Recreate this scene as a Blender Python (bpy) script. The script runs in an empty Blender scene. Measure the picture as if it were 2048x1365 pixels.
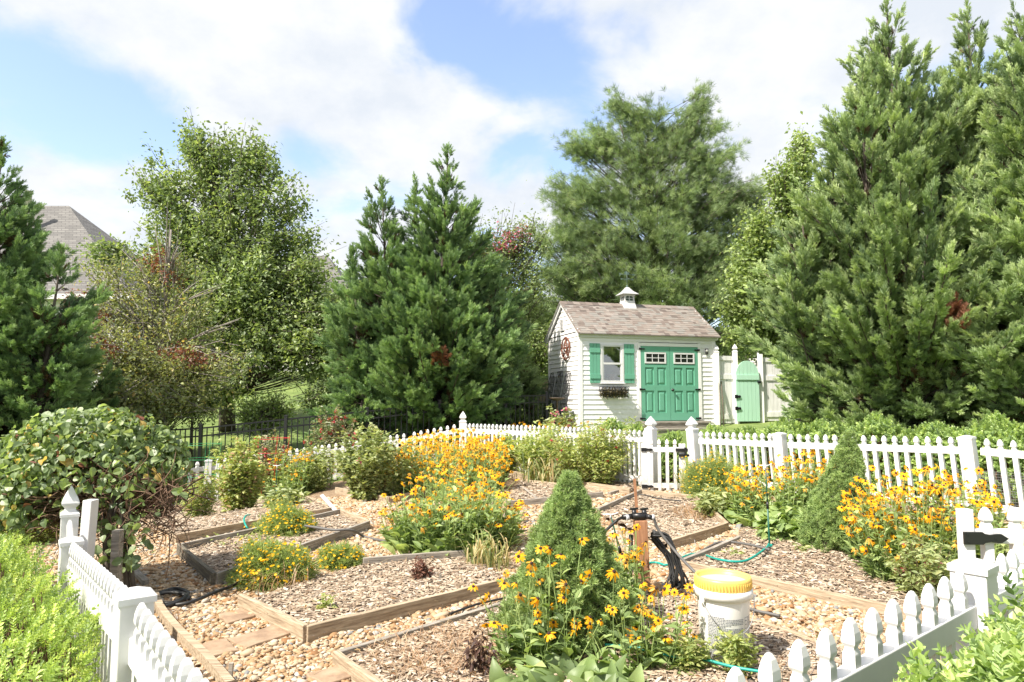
import bpy, math, random
import numpy as np
from mathutils import Matrix, Vector, Euler

# ------------------------------------------------------------------ camera, sky, sun, exposure
scene = bpy.context.scene
COL = scene.collection
F = 2048 * 24 / 36.0
PITCH = math.atan2(117.5, F)
CAMZ = 1.45
cd = bpy.data.cameras.new('camera')
cam = bpy.data.objects.new('camera', cd)
COL.objects.link(cam)
cd.lens = 24; cd.sensor_width = 36; cd.clip_start = 0.05; cd.clip_end = 2000
cam.location = (0, 0, CAMZ)
cam.rotation_euler = (math.pi / 2 + PITCH, 0, 0)
scene.camera = cam

SUN_EL = math.radians(50)
SUN_AZ = math.radians(218)          # measured from +X counter-clockwise: the sun stands left and a little behind the camera
sun_dir = Vector((math.cos(SUN_EL) * math.cos(SUN_AZ), math.cos(SUN_EL) * math.sin(SUN_AZ), math.sin(SUN_EL)))
sl = bpy.data.lights.new('sun', 'SUN')
sl.energy = 4.6; sl.angle = math.radians(0.5); sl.color = (1.0, 0.93, 0.82)
sun = bpy.data.objects.new('sun', sl)
COL.objects.link(sun)
sun.rotation_euler = sun_dir.to_track_quat('Z', 'Y').to_euler()

scene.view_settings.view_transform = 'Standard'
scene.view_settings.look = 'None'
scene.view_settings.exposure = 1.08
scene.view_settings.gamma = 1.0
scene.cycles.max_bounces = 7
scene.cycles.diffuse_bounces = 4
scene.cycles.glossy_bounces = 2
scene.cycles.transmission_bounces = 4
scene.cycles.transparent_max_bounces = 8
scene.cycles.caustics_reflective = False
scene.cycles.caustics_refractive = False

def ray(x, y):
    a = (x - 1024.0) / F; b = (682.5 - y) / F
    return np.array([a, math.cos(PITCH) - b * math.sin(PITCH), math.sin(PITCH) + b * math.cos(PITCH)])

def nd(nt, typ, **kw):
    n = nt.nodes.new(typ)
    for k, v in kw.items():
        if k.startswith('i_'):
            key = k[2:]
            key = int(key) if key.isdigit() else key.replace('_', ' ')
            n.inputs[key].default_value = v
        else:
            setattr(n, k, v)
    return n

def math_node(nt, op, a, b=None, clamp=False):
    n = nt.nodes.new('ShaderNodeMath'); n.operation = op; n.use_clamp = clamp
    for i, v in enumerate((a, b)):
        if v is None: continue
        if isinstance(v, (int, float)): n.inputs[i].default_value = v
        else: nt.links.new(v, n.inputs[i])
    return n.outputs[0]

def build_world():
    w = bpy.data.worlds.new('World'); scene.world = w; w.use_nodes = True
    nt = w.node_tree; nt.nodes.clear()
    out = nd(nt, 'ShaderNodeOutputWorld'); bg = nd(nt, 'ShaderNodeBackground'); bg.inputs[1].default_value = 0.10
    sky = nd(nt, 'ShaderNodeTexSky'); sky.sky_type = 'NISHITA'; sky.sun_disc = False
    sky.sun_elevation = SUN_EL; sky.sun_rotation = math.pi / 2 - SUN_AZ
    sky.air_density = 1.0; sky.dust_density = 1.5; sky.ozone_density = 1.5
    tc = nd(nt, 'ShaderNodeTexCoord')
    sep = nd(nt, 'ShaderNodeSeparateXYZ'); nt.links.new(tc.outputs['Generated'], sep.inputs[0])
    den = math_node(nt, 'ADD', math_node(nt, 'MAXIMUM', sep.outputs[2], 0.0), 0.42)
    px = math_node(nt, 'DIVIDE', sep.outputs[0], den); py = math_node(nt, 'DIVIDE', sep.outputs[1], den)
    cb = nd(nt, 'ShaderNodeCombineXYZ'); nt.links.new(px, cb.inputs[0]); nt.links.new(py, cb.inputs[1])
    nz = nd(nt, 'ShaderNodeTexNoise'); nz.inputs['Scale'].default_value = 3.4; nz.inputs['Detail'].default_value = 9
    nz.inputs['Roughness'].default_value = 0.53; nz.inputs['Distortion'].default_value = 0.25
    nt.links.new(cb.outputs[0], nz.inputs['Vector'])
    nz2 = nd(nt, 'ShaderNodeTexNoise'); nz2.inputs['Scale'].default_value = 4.2; nz2.inputs['Detail'].default_value = 8; nz2.inputs['Roughness'].default_value = .6
    nt.links.new(cb.outputs[0], nz2.inputs['Vector'])
    dens = math_node(nt, 'MULTIPLY_ADD', nz.outputs[0], 1.9); nt.nodes[-1].inputs[2].default_value = -0.33
    # clear holes and thick banks of this particular sky, as directions on the dome
    for (x, y, rad, amp) in ((60, 200, 0.09, -0.30), (170, 215, 0.10, -0.34), (290, 225, 0.09, -0.36), (390, 250, 0.05, -0.18), (905, 60, 0.07, -0.34), (1010, 85, 0.09, -0.30), (1120, 110, 0.06, -0.16),
                             (620, 265, 0.07, -0.20), (1120, 260, 0.10, -0.17), (1610, 270, 0.06, -0.16), (560, 330, 0.07, -0.12), (820, 30, 0.03, -0.1), (60, 60, 0.16, 0.22), (560, 110, 0.20, 0.18),
                             (130, 350, 0.09, 0.25), (790, 220, 0.13, 0.12), (1450, 110, 0.2, 0.10), (470, 400, 0.10, 0.12), (1300, 80, 0.10, 0.06)):
        d = ray(x, y); d = d / np.linalg.norm(d)
        vm = nd(nt, 'ShaderNodeVectorMath'); vm.operation = 'DISTANCE'
        nt.links.new(tc.outputs['Generated'], vm.inputs[0]); vm.inputs[1].default_value = tuple(d)
        q = math_node(nt, 'DIVIDE', vm.outputs['Value'], rad)
        g = math_node(nt, 'POWER', 2.718, math_node(nt, 'MULTIPLY', math_node(nt, 'MULTIPLY', q, q), -1.0))
        dens = math_node(nt, 'ADD', dens, math_node(nt, 'MULTIPLY', g, amp))
    mr = nd(nt, 'ShaderNodeMapRange'); mr.interpolation_type = 'SMOOTHSTEP'
    mr.inputs[1].default_value = 0.31; mr.inputs[2].default_value = 0.68
    nt.links.new(dens, mr.inputs[0])
    cl = nd(nt, 'ShaderNodeMixRGB'); cl.inputs[1].default_value = (3.95, 4.2, 4.55, 1); cl.inputs[2].default_value = (4.9, 4.95, 5.0, 1)
    mr2 = nd(nt, 'ShaderNodeMapRange'); mr2.inputs[1].default_value = 0.36; mr2.inputs[2].default_value = 0.58
    nt.links.new(nz2.outputs[0], mr2.inputs[0]); nt.links.new(mr2.outputs[0], cl.inputs[0])
    skm = nd(nt, 'ShaderNodeMixRGB'); skm.blend_type = 'MULTIPLY'; skm.inputs[0].default_value = 1.0
    skm.inputs[2].default_value = (1.72, 1.62, 1.62, 1)
    nt.links.new(sky.outputs[0], skm.inputs[1])
    mx = nd(nt, 'ShaderNodeMixRGB')
    fac = math_node(nt, 'MULTIPLY_ADD', mr.outputs[0], 0.93); nt.nodes[-1].inputs[2].default_value = 0.05
    nt.links.new(fac, mx.inputs[0]); nt.links.new(skm.outputs[0], mx.inputs[1]); nt.links.new(cl.outputs[0], mx.inputs[2])
    nt.links.new(mx.outputs[0], bg.inputs[0]); nt.links.new(bg.outputs[0], out.inputs[0])
build_world()

# ------------------------------------------------------------------ terrain and pixel helpers
def S(t):
    t = np.clip(t, 0, 1); return t * t * (3 - 2 * t)

def g(X, Y):
    X = np.asarray(X, float); Y = np.asarray(Y, float)
    z = -0.45 * S((-X - 2) / 3.5) * S((Y - 6.5) / 5) + 0.22 * S((X - 1.5) / 3) * S((Y - 4) / 3) + 0.12 * S((Y - 8) / 2.5) * S((X + 1.5) / 2.5)
    z = z + 0.10 * np.maximum(0, Y - 12) + 0.07 * np.maximum(0, Y - 17) - 0.13 * np.maximum(0, Y - 46)
    return z

def gz(X, Y): return float(g(X, Y))

def at(x, y, Y):
    d = ray(x, y); s = Y / d[1]
    return np.array([d[0] * s, Y, CAMZ + d[2] * s])

def G(x, y, h=0.0):
    """the point of the ground (raised by h) seen at a place of the photograph"""
    d = ray(x, y); prev = 0.5
    for Y in np.arange(0.6, 60, 0.05):
        p = at(x, y, Y)
        if p[2] <= gz(p[0], p[1]) + h:
            lo, hi = prev, Y
            for _ in range(20):
                m = (lo + hi) / 2; p = at(x, y, m)
                if p[2] <= gz(p[0], p[1]) + h: hi = m
                else: lo = m
            return at(x, y, hi)
        prev = Y
    return at(x, y, 60)

def px(n, Y): return n * Y / F          # photograph pixels to metres at a distance

# ------------------------------------------------------------------ mesh building
class MB:
    def __init__(self):
        self.V = []; self.n = 0; self.P = []
    def add(self, V, faces, mat=0, tint=0.5, smooth=False):
        V = np.asarray(V, float).reshape(-1, 3)
        if not isinstance(faces, list): faces = [faces]
        for f in faces:
            f = np.asarray(f, int)
            if f.ndim == 1: f = f[None]
            if f.size == 0: continue
            t = np.broadcast_to(np.asarray(tint, float), (len(f),)) if np.ndim(tint) == 0 else np.asarray(tint, float)
            m = np.broadcast_to(np.asarray(mat, int), (len(f),))
            self.P.append((f + self.n, m, t, smooth))
        self.V.append(V); self.n += len(V)
        return self
    def mesh(self, name, mats):
        me = bpy.data.meshes.new(name)
        V = np.concatenate(self.V) if self.V else np.zeros((0, 3))
        me.vertices.add(len(V)); me.vertices.foreach_set('co', V.astype(np.float32).ravel())
        sizes = np.concatenate([np.full(len(f), f.shape[1]) for f, m, t, s in self.P])
        loops = np.concatenate([f.ravel() for f, m, t, s in self.P])
        me.loops.add(len(loops)); me.loops.foreach_set('vertex_index', loops.astype(np.int32))
        me.polygons.add(len(sizes))
        st = np.concatenate([[0], np.cumsum(sizes)[:-1]])
        me.polygons.foreach_set('loop_start', st.astype(np.int32))
        me.polygons.foreach_set('loop_total', sizes.astype(np.int32))
        me.polygons.foreach_set('material_index', np.concatenate([m for f, m, t, s in self.P]).astype(np.int32))
        me.polygons.foreach_set('use_smooth', np.concatenate([np.full(len(f), s) for f, m, t, s in self.P]))
        at_ = me.attributes.new('tint', 'FLOAT', 'FACE')
        at_.data.foreach_set('value', np.concatenate([t for f, m, t, s in self.P]).astype(np.float32))
        for m in (mats if isinstance(mats, (list, tuple)) else [mats]): me.materials.append(m)
        me.update(calc_edges=True)
        me.validate()
        return me
    def build(self, name, mats, parent=None, local=False, bevel=0):
        return obj(name, self.mesh(name, mats), parent, local, bevel)

WM = {}
def obj(name, me, parent=None, local=False, bevel=0, loc=None, rot=None):
    o = bpy.data.objects.new(name, me); COL.objects.link(o)
    if loc is not None: o.location = loc
    if rot is not None: o.rotation_euler = rot
    if parent is not None:
        o.parent = parent
        if not local: o.matrix_parent_inverse = WM.get(parent.name, Matrix()).inverted()
    if bevel:
        b = o.modifiers.new('bevel', 'BEVEL'); b.width = bevel; b.segments = 2; b.limit_method = 'ANGLE'
    return o

def tag(o, label=None, cat=None, group=None, kind=None):
    if label: o['label'] = label
    if cat: o['category'] = cat
    if group: o['group'] = group
    if kind: o['kind'] = kind
    return o

def thing(name, label, cat, loc=(0, 0, 0), rotz=0.0, group=None):
    o = bpy.data.objects.new(name, None); COL.objects.link(o)
    o.empty_display_size = 0.1
    o.location = loc; o.rotation_euler = (0, 0, rotz)
    WM[o.name] = Matrix.Translation(Vector(loc)) @ Matrix.Rotation(rotz, 4, 'Z')
    return tag(o, label, cat, group)

BOXF = np.array([[0, 3, 2, 1], [4, 5, 6, 7], [0, 1, 5, 4], [1, 2, 6, 5], [2, 3, 7, 6], [3, 0, 4, 7]])
def box(mb, x0, x1, y0, y1, z0, z1, mat=0, tint=0.5):
    V = [(x0, y0, z0), (x1, y0, z0), (x1, y1, z0), (x0, y1, z0), (x0, y0, z1), (x1, y0, z1), (x1, y1, z1), (x0, y1, z1)]
    return mb.add(V, BOXF, mat, tint)

def beam(mb, a, b, w, h, mat=0, tint=0.5, up=(0, 0, 1)):
    """a square bar from a to b: w across, h upward (centred)"""
    a = np.array(a, float); b = np.array(b, float); d = b - a; d /= np.linalg.norm(d)
    u = np.array(up, float); s = np.cross(d, u); s /= np.linalg.norm(s); u = np.cross(s, d)
    V = []
    for p in (a, b):
        for (i, j) in ((-1, -1), (1, -1), (1, 1), (-1, 1)): V.append(p + s * i * w / 2 + u * j * h / 2)
    return mb.add(V, np.array([[0, 1, 2, 3], [7, 6, 5, 4], [0, 4, 5, 1], [1, 5, 6, 2], [2, 6, 7, 3], [3, 7, 4, 0]]), mat, tint)

def lathe(mb, prof, n=24, c=(0, 0, 0), mat=0, smooth=True, square=False, cap=True):
    """profile (radius, z) turned round; square=True turns it with four corners (posts, pickets)"""
    prof = np.array(prof, float)
    if square:
        n = 4; ang = np.pi / 4 + np.arange(4) * np.pi / 2; k = math.sqrt(2)
    else:
        ang = np.arange(n) * 2 * np.pi / n; k = 1
    V = np.stack([np.stack([c[0] + k * r * np.cos(ang), c[1] + k * r * np.sin(ang), np.full(n, c[2] + z)], 1) for r, z in prof])
    m = len(prof); i = np.arange(n); j = (i + 1) % n
    fs = [np.stack([q * n + i, q * n + j, (q + 1) * n + j, (q + 1) * n + i], 1) for q in range(m - 1)]
    mb.add(V.reshape(-1, 3), [np.concatenate(fs)], mat, 0.5, smooth)
    if cap:
        mb.add(V[0], np.arange(n)[::-1], mat); mb.add(V[-1], np.arange(n), mat)
    return mb

def norm(v): return v / np.maximum(np.linalg.norm(v, axis=-1, keepdims=True), 1e-9)

def frames(d, up):
    """rotation matrices whose columns are side, d, normal"""
    d = norm(d); x = norm(np.cross(d, up)); z = np.cross(x, d)
    return np.stack([x, d, z], -1)

def scatter(mb, tV, tF, P, R, s, mat=0, tint=0.5, smooth=False):
    tV = np.asarray(tV, float); n = len(P); k = len(tV)
    s = np.asarray(s, float)
    if s.ndim == 1: s = s[:, None]
    V = np.einsum('nij,nkj->nki', R, tV[None] * s[:, None, :] if s.shape[1] == 3 else tV[None] * s[:, :, None]) + P[:, None]
    off = (np.arange(n) * k)[:, None, None]
    fl = []; tn = []
    for f in (tF if isinstance(tF, list) else [tF]):
        f = np.asarray(f, int)
        FF = (f[None] + off).reshape(-1, f.shape[1])
        tt = np.repeat(np.broadcast_to(np.asarray(tint, float), (n,)), len(f))
        mm = np.repeat(np.broadcast_to(np.asarray(mat, int), (n,)), len(f))
        fl.append((FF, mm, tt))
    base = mb.n
    mb.V.append(V.reshape(-1, 3)); mb.n += n * k
    for FF, mm, tt in fl: mb.P.append((FF + base, mm, tt, smooth))

def tubes(mb, paths, radii, sides=5, mat=0, tint=0.5, smooth=True):
    """many tubes at once: paths (n,k,3), radii (n,k) or (k,)"""
    paths = np.asarray(paths, float); n, k, _ = paths.shape
    radii = np.broadcast_to(np.asarray(radii, float), (n, k))
    t = norm(np.gradient(paths, axis=1))
    ref = np.where(np.abs(t[..., 2:3]) > 0.9, np.array([1.0, 0, 0]), np.array([0, 0, 1.0]))
    x = norm(np.cross(t, ref)); y = np.cross(t, x)
    a = np.arange(sides) * 2 * np.pi / sides
    V = paths[:, :, None] + radii[:, :, None, None] * (x[:, :, None] * np.cos(a)[:, None] + y[:, :, None] * np.sin(a)[:, None])
    i = np.arange(sides); j = (i + 1) % sides
    f = np.concatenate([np.stack([q * sides + i, q * sides + j, (q + 1) * sides + j, (q + 1) * sides + i], 1) for q in range(k - 1)])
    FF = (f[None] + (np.arange(n) * k * sides)[:, None, None]).reshape(-1, 4)
    tt = np.repeat(np.broadcast_to(np.asarray(tint, float), (n,)), len(f))
    mb.add(V.reshape(-1, 3), FF, mat, tt, smooth)
    if sides >= 6:
        ends = []
        for q in (0, k - 1):
            ends.append(((np.arange(n) * k + q) * sides)[:, None] + (i[::-1] if q == 0 else i)[None])
        base = mb.n - n * k * sides
        mb.P.append((np.concatenate(ends) + base, np.full(2 * n, mat), np.full(2 * n, 0.5), False))
    return mb

def ribbons(mb, paths, widths, mat=0, tint=0.5):
    paths = np.asarray(paths, float); n, k, _ = paths.shape
    t = norm(np.gradient(paths, axis=1)); side = norm(np.cross(t, np.array([0, 0, 1.0])) + 1e-6)
    w = np.broadcast_to(np.asarray(widths, float), (n, k))[..., None] / 2
    V = np.stack([paths - side * w, paths + side * w], 2).reshape(n, 2 * k, 3)
    f = np.array([[2 * q, 2 * q + 1, 2 * q + 3, 2 * q + 2] for q in range(k - 1)])
    FF = (f[None] + (np.arange(n) * 2 * k)[:, None, None]).reshape(-1, 4)
    mb.add(V.reshape(-1, 3), FF, mat, np.repeat(np.broadcast_to(np.asarray(tint, float), (n,)), len(f)))

def bez(a, b, c, k):
    t = np.linspace(0, 1, k)[None, :, None]
    return a[:, None] * (1 - t) ** 2 + 2 * b[:, None] * t * (1 - t) + c[:, None] * t ** 2

def spline(pts, n=60):
    P = np.asarray(pts, float); P = np.vstack([2 * P[0] - P[1], P, 2 * P[-1] - P[-2]]); out = []
    m = len(P) - 3; per = max(3, n // m)
    for i in range(m):
        t = np.linspace(0, 1, per, endpoint=(i == m - 1))[:, None]
        p0, p1, p2, p3 = P[i:i + 4]
        out.append(0.5 * (2 * p1 + (p2 - p0) * t + (2 * p0 - 5 * p1 + 4 * p2 - p3) * t ** 2 + (3 * p1 - p0 - 3 * p2 + p3) * t ** 3))
    return np.concatenate(out)

def rdir(rng, n, zmin=-1.0):
    z = rng.uniform(zmin, 1, n); a = rng.uniform(0, 2 * np.pi, n); r = np.sqrt(1 - z * z)
    return np.stack([r * np.cos(a), r * np.sin(a), z], 1)

# leaf templates: x across, y along the leaf, z normal
KITE = (np.array([(0, 0, 0), (.3, .42, .07), (0, 1, -.05), (-.3, .42, .07)]), np.array([[0, 1, 2], [0, 2, 3]]))
NARROW = (np.array([(0, 0, 0), (.13, .4, .03), (0, 1, -.08), (-.13, .4, .03)]), np.array([[0, 1, 2], [0, 2, 3]]))
LANCE = (np.array([(0, 0, 0), (.17, .3, .06), (.14, .65, .03), (0, 1, -.14), (-.14, .65, .03), (-.17, .3, .06), (0, .32, 0), (0, .66, -.03)]),
         [np.array([[0, 1, 6], [0, 6, 5], [2, 3, 7], [7, 3, 4]]), np.array([[1, 2, 7, 6], [6, 7, 4, 5]])])
ROUND = (np.array([(0, 0, 0), (.3, .12, .05), (.42, .42, .09), (.26, .76, .04), (0, 1, -.06), (-.26, .76, .04), (-.42, .42, .09), (-.3, .12, .05), (0, .45, 0)]),
         np.array([[0, 1, 8], [1, 2, 8], [2, 3, 8], [3, 4, 8], [4, 5, 8], [5, 6, 8], [6, 7, 8], [7, 0, 8]]))
BIG = (np.array([(0, 0, 0), (.12, .12, .03), (.27, .38, .10), (.24, .66, .06), (0, 1, -.16), (-.24, .66, .06), (-.27, .38, .10), (-.12, .12, .03), (0, .15, 0), (0, .4, .02), (0, .68, -.02)]),
       [np.array([[0, 1, 8], [0, 8, 7], [3, 4, 10], [10, 4, 5]]), np.array([[1, 2, 9, 8], [2, 3, 10, 9], [8, 9, 6, 7], [9, 10, 5, 6]])])

def broad_template(seg=8):
    V = []; 
    for i in range(seg + 1):
        t = i / seg; w = .235 * (math.sin(math.pi * min(1, t * 1.02) ** .8) ** .75 if 0 < t < 1 else 0) + .012; y = t * (1 - .12 * t); z0 = .16 * math.sin(t * 2.4) - .34 * t ** 2.6
        for (x, up) in ((-1, .30), (-.5, .10), (0, 0), (.5, .10), (1, .30)): V.append((x * w, y, z0 + up * w + .012 * math.sin(t * 19 + x * 2) * abs(x)))
    Fq = [(i * 5 + k, i * 5 + k + 1, i * 5 + 6 + k, i * 5 + 5 + k) for i in range(seg) for k in range(4)]
    return np.array(V), np.array(Fq)
BROAD = broad_template()

def multi(rng, base, items):
    """join placed copies of a leaf template into one bigger template; items: (pos, dir, up, scale)"""
    V = []; Fs = []; n = 0; tV, tF = base
    for (p, d, u, s) in items:
        R = frames(np.array([d], float), np.array([u], float))[0]
        V.append((R @ (tV * s).T).T + p); Fs.append(tF + n); n += len(tV)
    return np.concatenate(V), np.concatenate(Fs)

def make_spray(rng, n=15, spread=.50, flat=.5):
    """a feathery conifer plume about one unit long: thin scale twigs set along a bowed axis"""
    it = []
    for i in range(n):
        t = (i + .5) / n
        for s in (-1, 1, 0):
            if s == 0 and i % 2: continue
            l = (.40 * (1 - t) ** .7 + .10) * rng.uniform(.7, 1.25)
            d = np.array([s * spread * rng.uniform(.6, 1.3), 1.0, flat * rng.uniform(-1, 1) + (.4 * rng.choice([-1, 1]) if s == 0 else 0)])
            p = np.array([0, t * .86, -.10 * t * t + rng.uniform(-.03, .03)]); it.append((p, d, (rng.uniform(-.8, .8), 0, 1), np.array([l * .36, l, l])))
            if i % 2 == 0:
                d2 = d + [s * .5 * rng.uniform(.2, 1), 0, rng.uniform(-.5, .5)]; it.append((p + d / np.linalg.norm(d) * l * .45, d2, (rng.uniform(-.8, .8), 0, 1), np.array([l * .34, l * .55, l * .5])))
    it.append(((0, .72, -.05), (0, 1, 0), (0, 0, 1), np.array([.16, .32, .3])))
    return multi(rng, (KITE[0] * [.62, 1, 1], KITE[1]), it)

def make_tuft(rng, n=16, w=.2, c0=.15, c1=1.1):
    it = []
    for i in range(n):
        a = rng.uniform(0, 2 * np.pi); th = rng.uniform(c0, c1); l = rng.uniform(.7, 1.1)
        d = np.array([math.sin(th) * math.cos(a), math.cos(th), math.sin(th) * math.sin(a)])
        it.append(((0, rng.uniform(-.25, .25), 0), d, rdir(rng, 1)[0], np.array([l * w, l, l * w])))
    return multi(rng, NARROW, it)

# ------------------------------------------------------------------ materials
MATS = {}
def newmat(name):
    m = bpy.data.materials.new(name); m.use_nodes = True; m.node_tree.nodes.clear()
    return m, m.node_tree

def c4(c): return (c[0], c[1], c[2], 1.0)

def ramp(nt, cols, fac):
    r = nt.nodes.new('ShaderNodeValToRGB'); e = r.color_ramp.elements
    while len(e) < len(cols): e.new(0.5)
    for i, c in enumerate(cols):
        e[i].position = i / (len(cols) - 1) if len(c) == 3 else c[3]; e[i].color = c4(c)
    nt.links.new(fac, r.inputs[0]); return r.outputs[0]

def leafmat(name, cols, trans=.38, gloss=.07, clump=1.6, amp=.45, rough=.42):
    if name in MATS: return MATS[name]
    gloss *= .5; rough = .5
    if trans > .15:                 # summer foliage a little greyer and warmer than pure green
        ds_ = .22 if 'conifer' in name or 'pine' in name else .2; cols = [tuple(v + ds_ * (.3 * c[0] + .59 * c[1] + .11 * c[2] - v) for v in c) for c in cols] if amp else cols
        k_ = 1.13 if 'bright_conifer' in name else 1.08 if 'conifer' in name or 'pine' in name else 1.10; cols = [(c[0] * k_, c[1], c[2]) for c in cols] if amp else cols
    m, nt = newmat(name)
    out = nd(nt, 'ShaderNodeOutputMaterial')
    a = nd(nt, 'ShaderNodeAttribute'); a.attribute_name = 'tint'
    col = ramp(nt, cols, a.outputs['Fac'])
    if amp:
        tc = nd(nt, 'ShaderNodeTexCoord'); nz = nd(nt, 'ShaderNodeTexNoise'); nz.inputs['Scale'].default_value = clump; nz.inputs['Detail'].default_value = 2
        nt.links.new(tc.outputs['Object'], nz.inputs['Vector'])
        f = math_node(nt, 'MULTIPLY_ADD', nz.outputs[0], amp * 2); nt.nodes[-1].inputs[2].default_value = 1 - amp
        vm = nd(nt, 'ShaderNodeVectorMath'); vm.operation = 'SCALE'; nt.links.new(col, vm.inputs[0]); nt.links.new(f, vm.inputs['Scale'])
        col = vm.outputs[0]
    d = nd(nt, 'ShaderNodeBsdfDiffuse'); t = nd(nt, 'ShaderNodeBsdfTranslucent'); gl = nd(nt, 'ShaderNodeBsdfGlossy'); gl.inputs['Roughness'].default_value = rough
    nt.links.new(col, d.inputs[0])
    tcx = nd(nt, 'ShaderNodeMixRGB'); tcx.blend_type = 'MULTIPLY'; tcx.inputs[0].default_value = 1; tcx.inputs[2].default_value = (1.5, 1.5, .85, 1)
    nt.links.new(col, tcx.inputs[1]); nt.links.new(tcx.outputs[0], t.inputs[0])
    m1 = nd(nt, 'ShaderNodeMixShader'); m1.inputs[0].default_value = trans
    nt.links.new(d.outputs[0], m1.inputs[1]); nt.links.new(t.outputs[0], m1.inputs[2])
    m2 = nd(nt, 'ShaderNodeMixShader'); m2.inputs[0].default_value = gloss
    nt.links.new(m1.outputs[0], m2.inputs[1]); nt.links.new(gl.outputs[0], m2.inputs[2])
    nt.links.new(m2.outputs[0], out.inputs[0])
    MATS[name] = m; return m

def pmat(name, color, rough=.5, noise=0.0, scale=8.0, cols=None, tint=False, bump=0.0, metallic=0.0, stretch=(1, 1, 1), spec=.5, splash=None):
    """principled surface: plain colour, or a ramp of colours driven by noise or the per-face tint"""
    if name in MATS: return MATS[name]
    m, nt = newmat(name)
    out = nd(nt, 'ShaderNodeOutputMaterial'); b = nd(nt, 'ShaderNodeBsdfPrincipled')
    b.inputs['Roughness'].default_value = rough; b.inputs['Metallic'].default_value = metallic
    b.inputs['Specular IOR Level'].default_value = spec
    nt.links.new(b.outputs[0], out.inputs[0])
    tc = nd(nt, 'ShaderNodeTexCoord'); mp = nd(nt, 'ShaderNodeMapping'); mp.inputs['Scale'].default_value = stretch
    nt.links.new(tc.outputs['Object'], mp.inputs[0])
    nz = nd(nt, 'ShaderNodeTexNoise'); nz.inputs['Scale'].default_value = scale; nz.inputs['Detail'].default_value = 6; nz.inputs['Roughness'].default_value = .65
    nt.links.new(mp.outputs[0], nz.inputs['Vector'])
    if tint:
        a = nd(nt, 'ShaderNodeAttribute'); a.attribute_name = 'tint'; col = ramp(nt, cols, a.outputs['Fac'])
    elif cols:
        mr = nd(nt, 'ShaderNodeMapRange'); mr.inputs[1].default_value = .3; mr.inputs[2].default_value = .7
        nt.links.new(nz.outputs[0], mr.inputs[0]); col = ramp(nt, cols, mr.outputs[0])
    else:
        rgb = nd(nt, 'ShaderNodeRGB'); rgb.outputs[0].default_value = c4(color); col = rgb.outputs[0]
    if noise:
        f = math_node(nt, 'MULTIPLY_ADD', nz.outputs[0], noise * 2); nt.nodes[-1].inputs[2].default_value = 1 - noise
        vm = nd(nt, 'ShaderNodeVectorMath'); vm.operation = 'SCALE'; nt.links.new(col, vm.inputs[0]); nt.links.new(f, vm.inputs['Scale']); col = vm.outputs[0]
    if splash:                      # soil splash and algae on the lowest part, in patches
        sz = nd(nt, 'ShaderNodeSeparateXYZ'); nt.links.new(tc.outputs['Object'], sz.inputs[0])
        m2 = nd(nt, 'ShaderNodeMapRange'); m2.inputs[1].default_value = splash[0]; m2.inputs[2].default_value = 0.0; nt.links.new(sz.outputs[2], m2.inputs[0])
        n2 = nd(nt, 'ShaderNodeTexNoise'); n2.inputs['Scale'].default_value = 16; n2.inputs['Detail'].default_value = 5; nt.links.new(tc.outputs['Object'], n2.inputs['Vector'])
        m3 = nd(nt, 'ShaderNodeMapRange'); m3.inputs[1].default_value = .38; m3.inputs[2].default_value = .66; nt.links.new(n2.outputs[0], m3.inputs[0])
        f2 = math_node(nt, 'MULTIPLY', math_node(nt, 'MULTIPLY', m2.outputs[0], m3.outputs[0]), splash[1], True)
        mxs = nd(nt, 'ShaderNodeMixRGB'); mxs.inputs[2].default_value = c4(splash[2]); nt.links.new(f2, mxs.inputs[0]); nt.links.new(col, mxs.inputs[1]); col = mxs.outputs[0]
    nt.links.new(col, b.inputs['Base Color'])
    if bump:
        bp = nd(nt, 'ShaderNodeBump'); bp.inputs['Strength'].default_value = bump; bp.inputs['Distance'].default_value = .02
        nt.links.new(nz.outputs[0], bp.inputs['Height']); nt.links.new(bp.outputs[0], b.inputs['Normal'])
    MATS[name] = m; return m

def glassmat(name='window_glass', fac=.28, tintc=(.75, .82, .8)):
    if name in MATS: return MATS[name]
    m, nt = newmat(name)
    out = nd(nt, 'ShaderNodeOutputMaterial'); t = nd(nt, 'ShaderNodeBsdfTransparent'); t.inputs[0].default_value = c4(tintc)
    gl = nd(nt, 'ShaderNodeBsdfGlossy'); gl.inputs['Roughness'].default_value = .02
    mx = nd(nt, 'ShaderNodeMixShader'); mx.inputs[0].default_value = fac
    nt.links.new(t.outputs[0], mx.inputs[1]); nt.links.new(gl.outputs[0], mx.inputs[2]); nt.links.new(mx.outputs[0], out.inputs[0])
    MATS[name] = m; return m

WHITE = pmat('white_vinyl', (.67, .665, .66), rough=.42, noise=.10, scale=11, splash=(.45, .8, (.30, .28, .20)))
SIDING = pmat('white_siding', (.83, .815, .805), rough=.5, noise=.09, scale=3.5, splash=(1.0, .5, (.42, .42, .33)))
WOOD = pmat('weathered_board', (0, 0, 0), rough=.85, cols=[(.19, .135, .085), (.36, .28, .19), (.50, .41, .30)], scale=5, stretch=(1.2, 14, 14), noise=.2, bump=.25)
GREYWOOD = pmat('grey_board', (0, 0, 0), rough=.85, cols=[(.13, .115, .095), (.27, .24, .20), (.40, .36, .31)], scale=5, stretch=(1.2, 14, 14), noise=.2, bump=.3)
DARKWOOD = pmat('dark_board', (0, 0, 0), rough=.85, cols=[(.05, .045, .035), (.11, .095, .07), (.2, .17, .12)], scale=5, stretch=(1.2, 14, 14), noise=.2, bump=.25)  # same board grain in a much darker brown
REDWOOD = pmat('reddish_wood', (0, 0, 0), rough=.8, cols=[(.20, .09, .045), (.33, .16, .08), (.42, .23, .13)], scale=6, stretch=(14, 14, 1.0), bump=.25)
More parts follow.
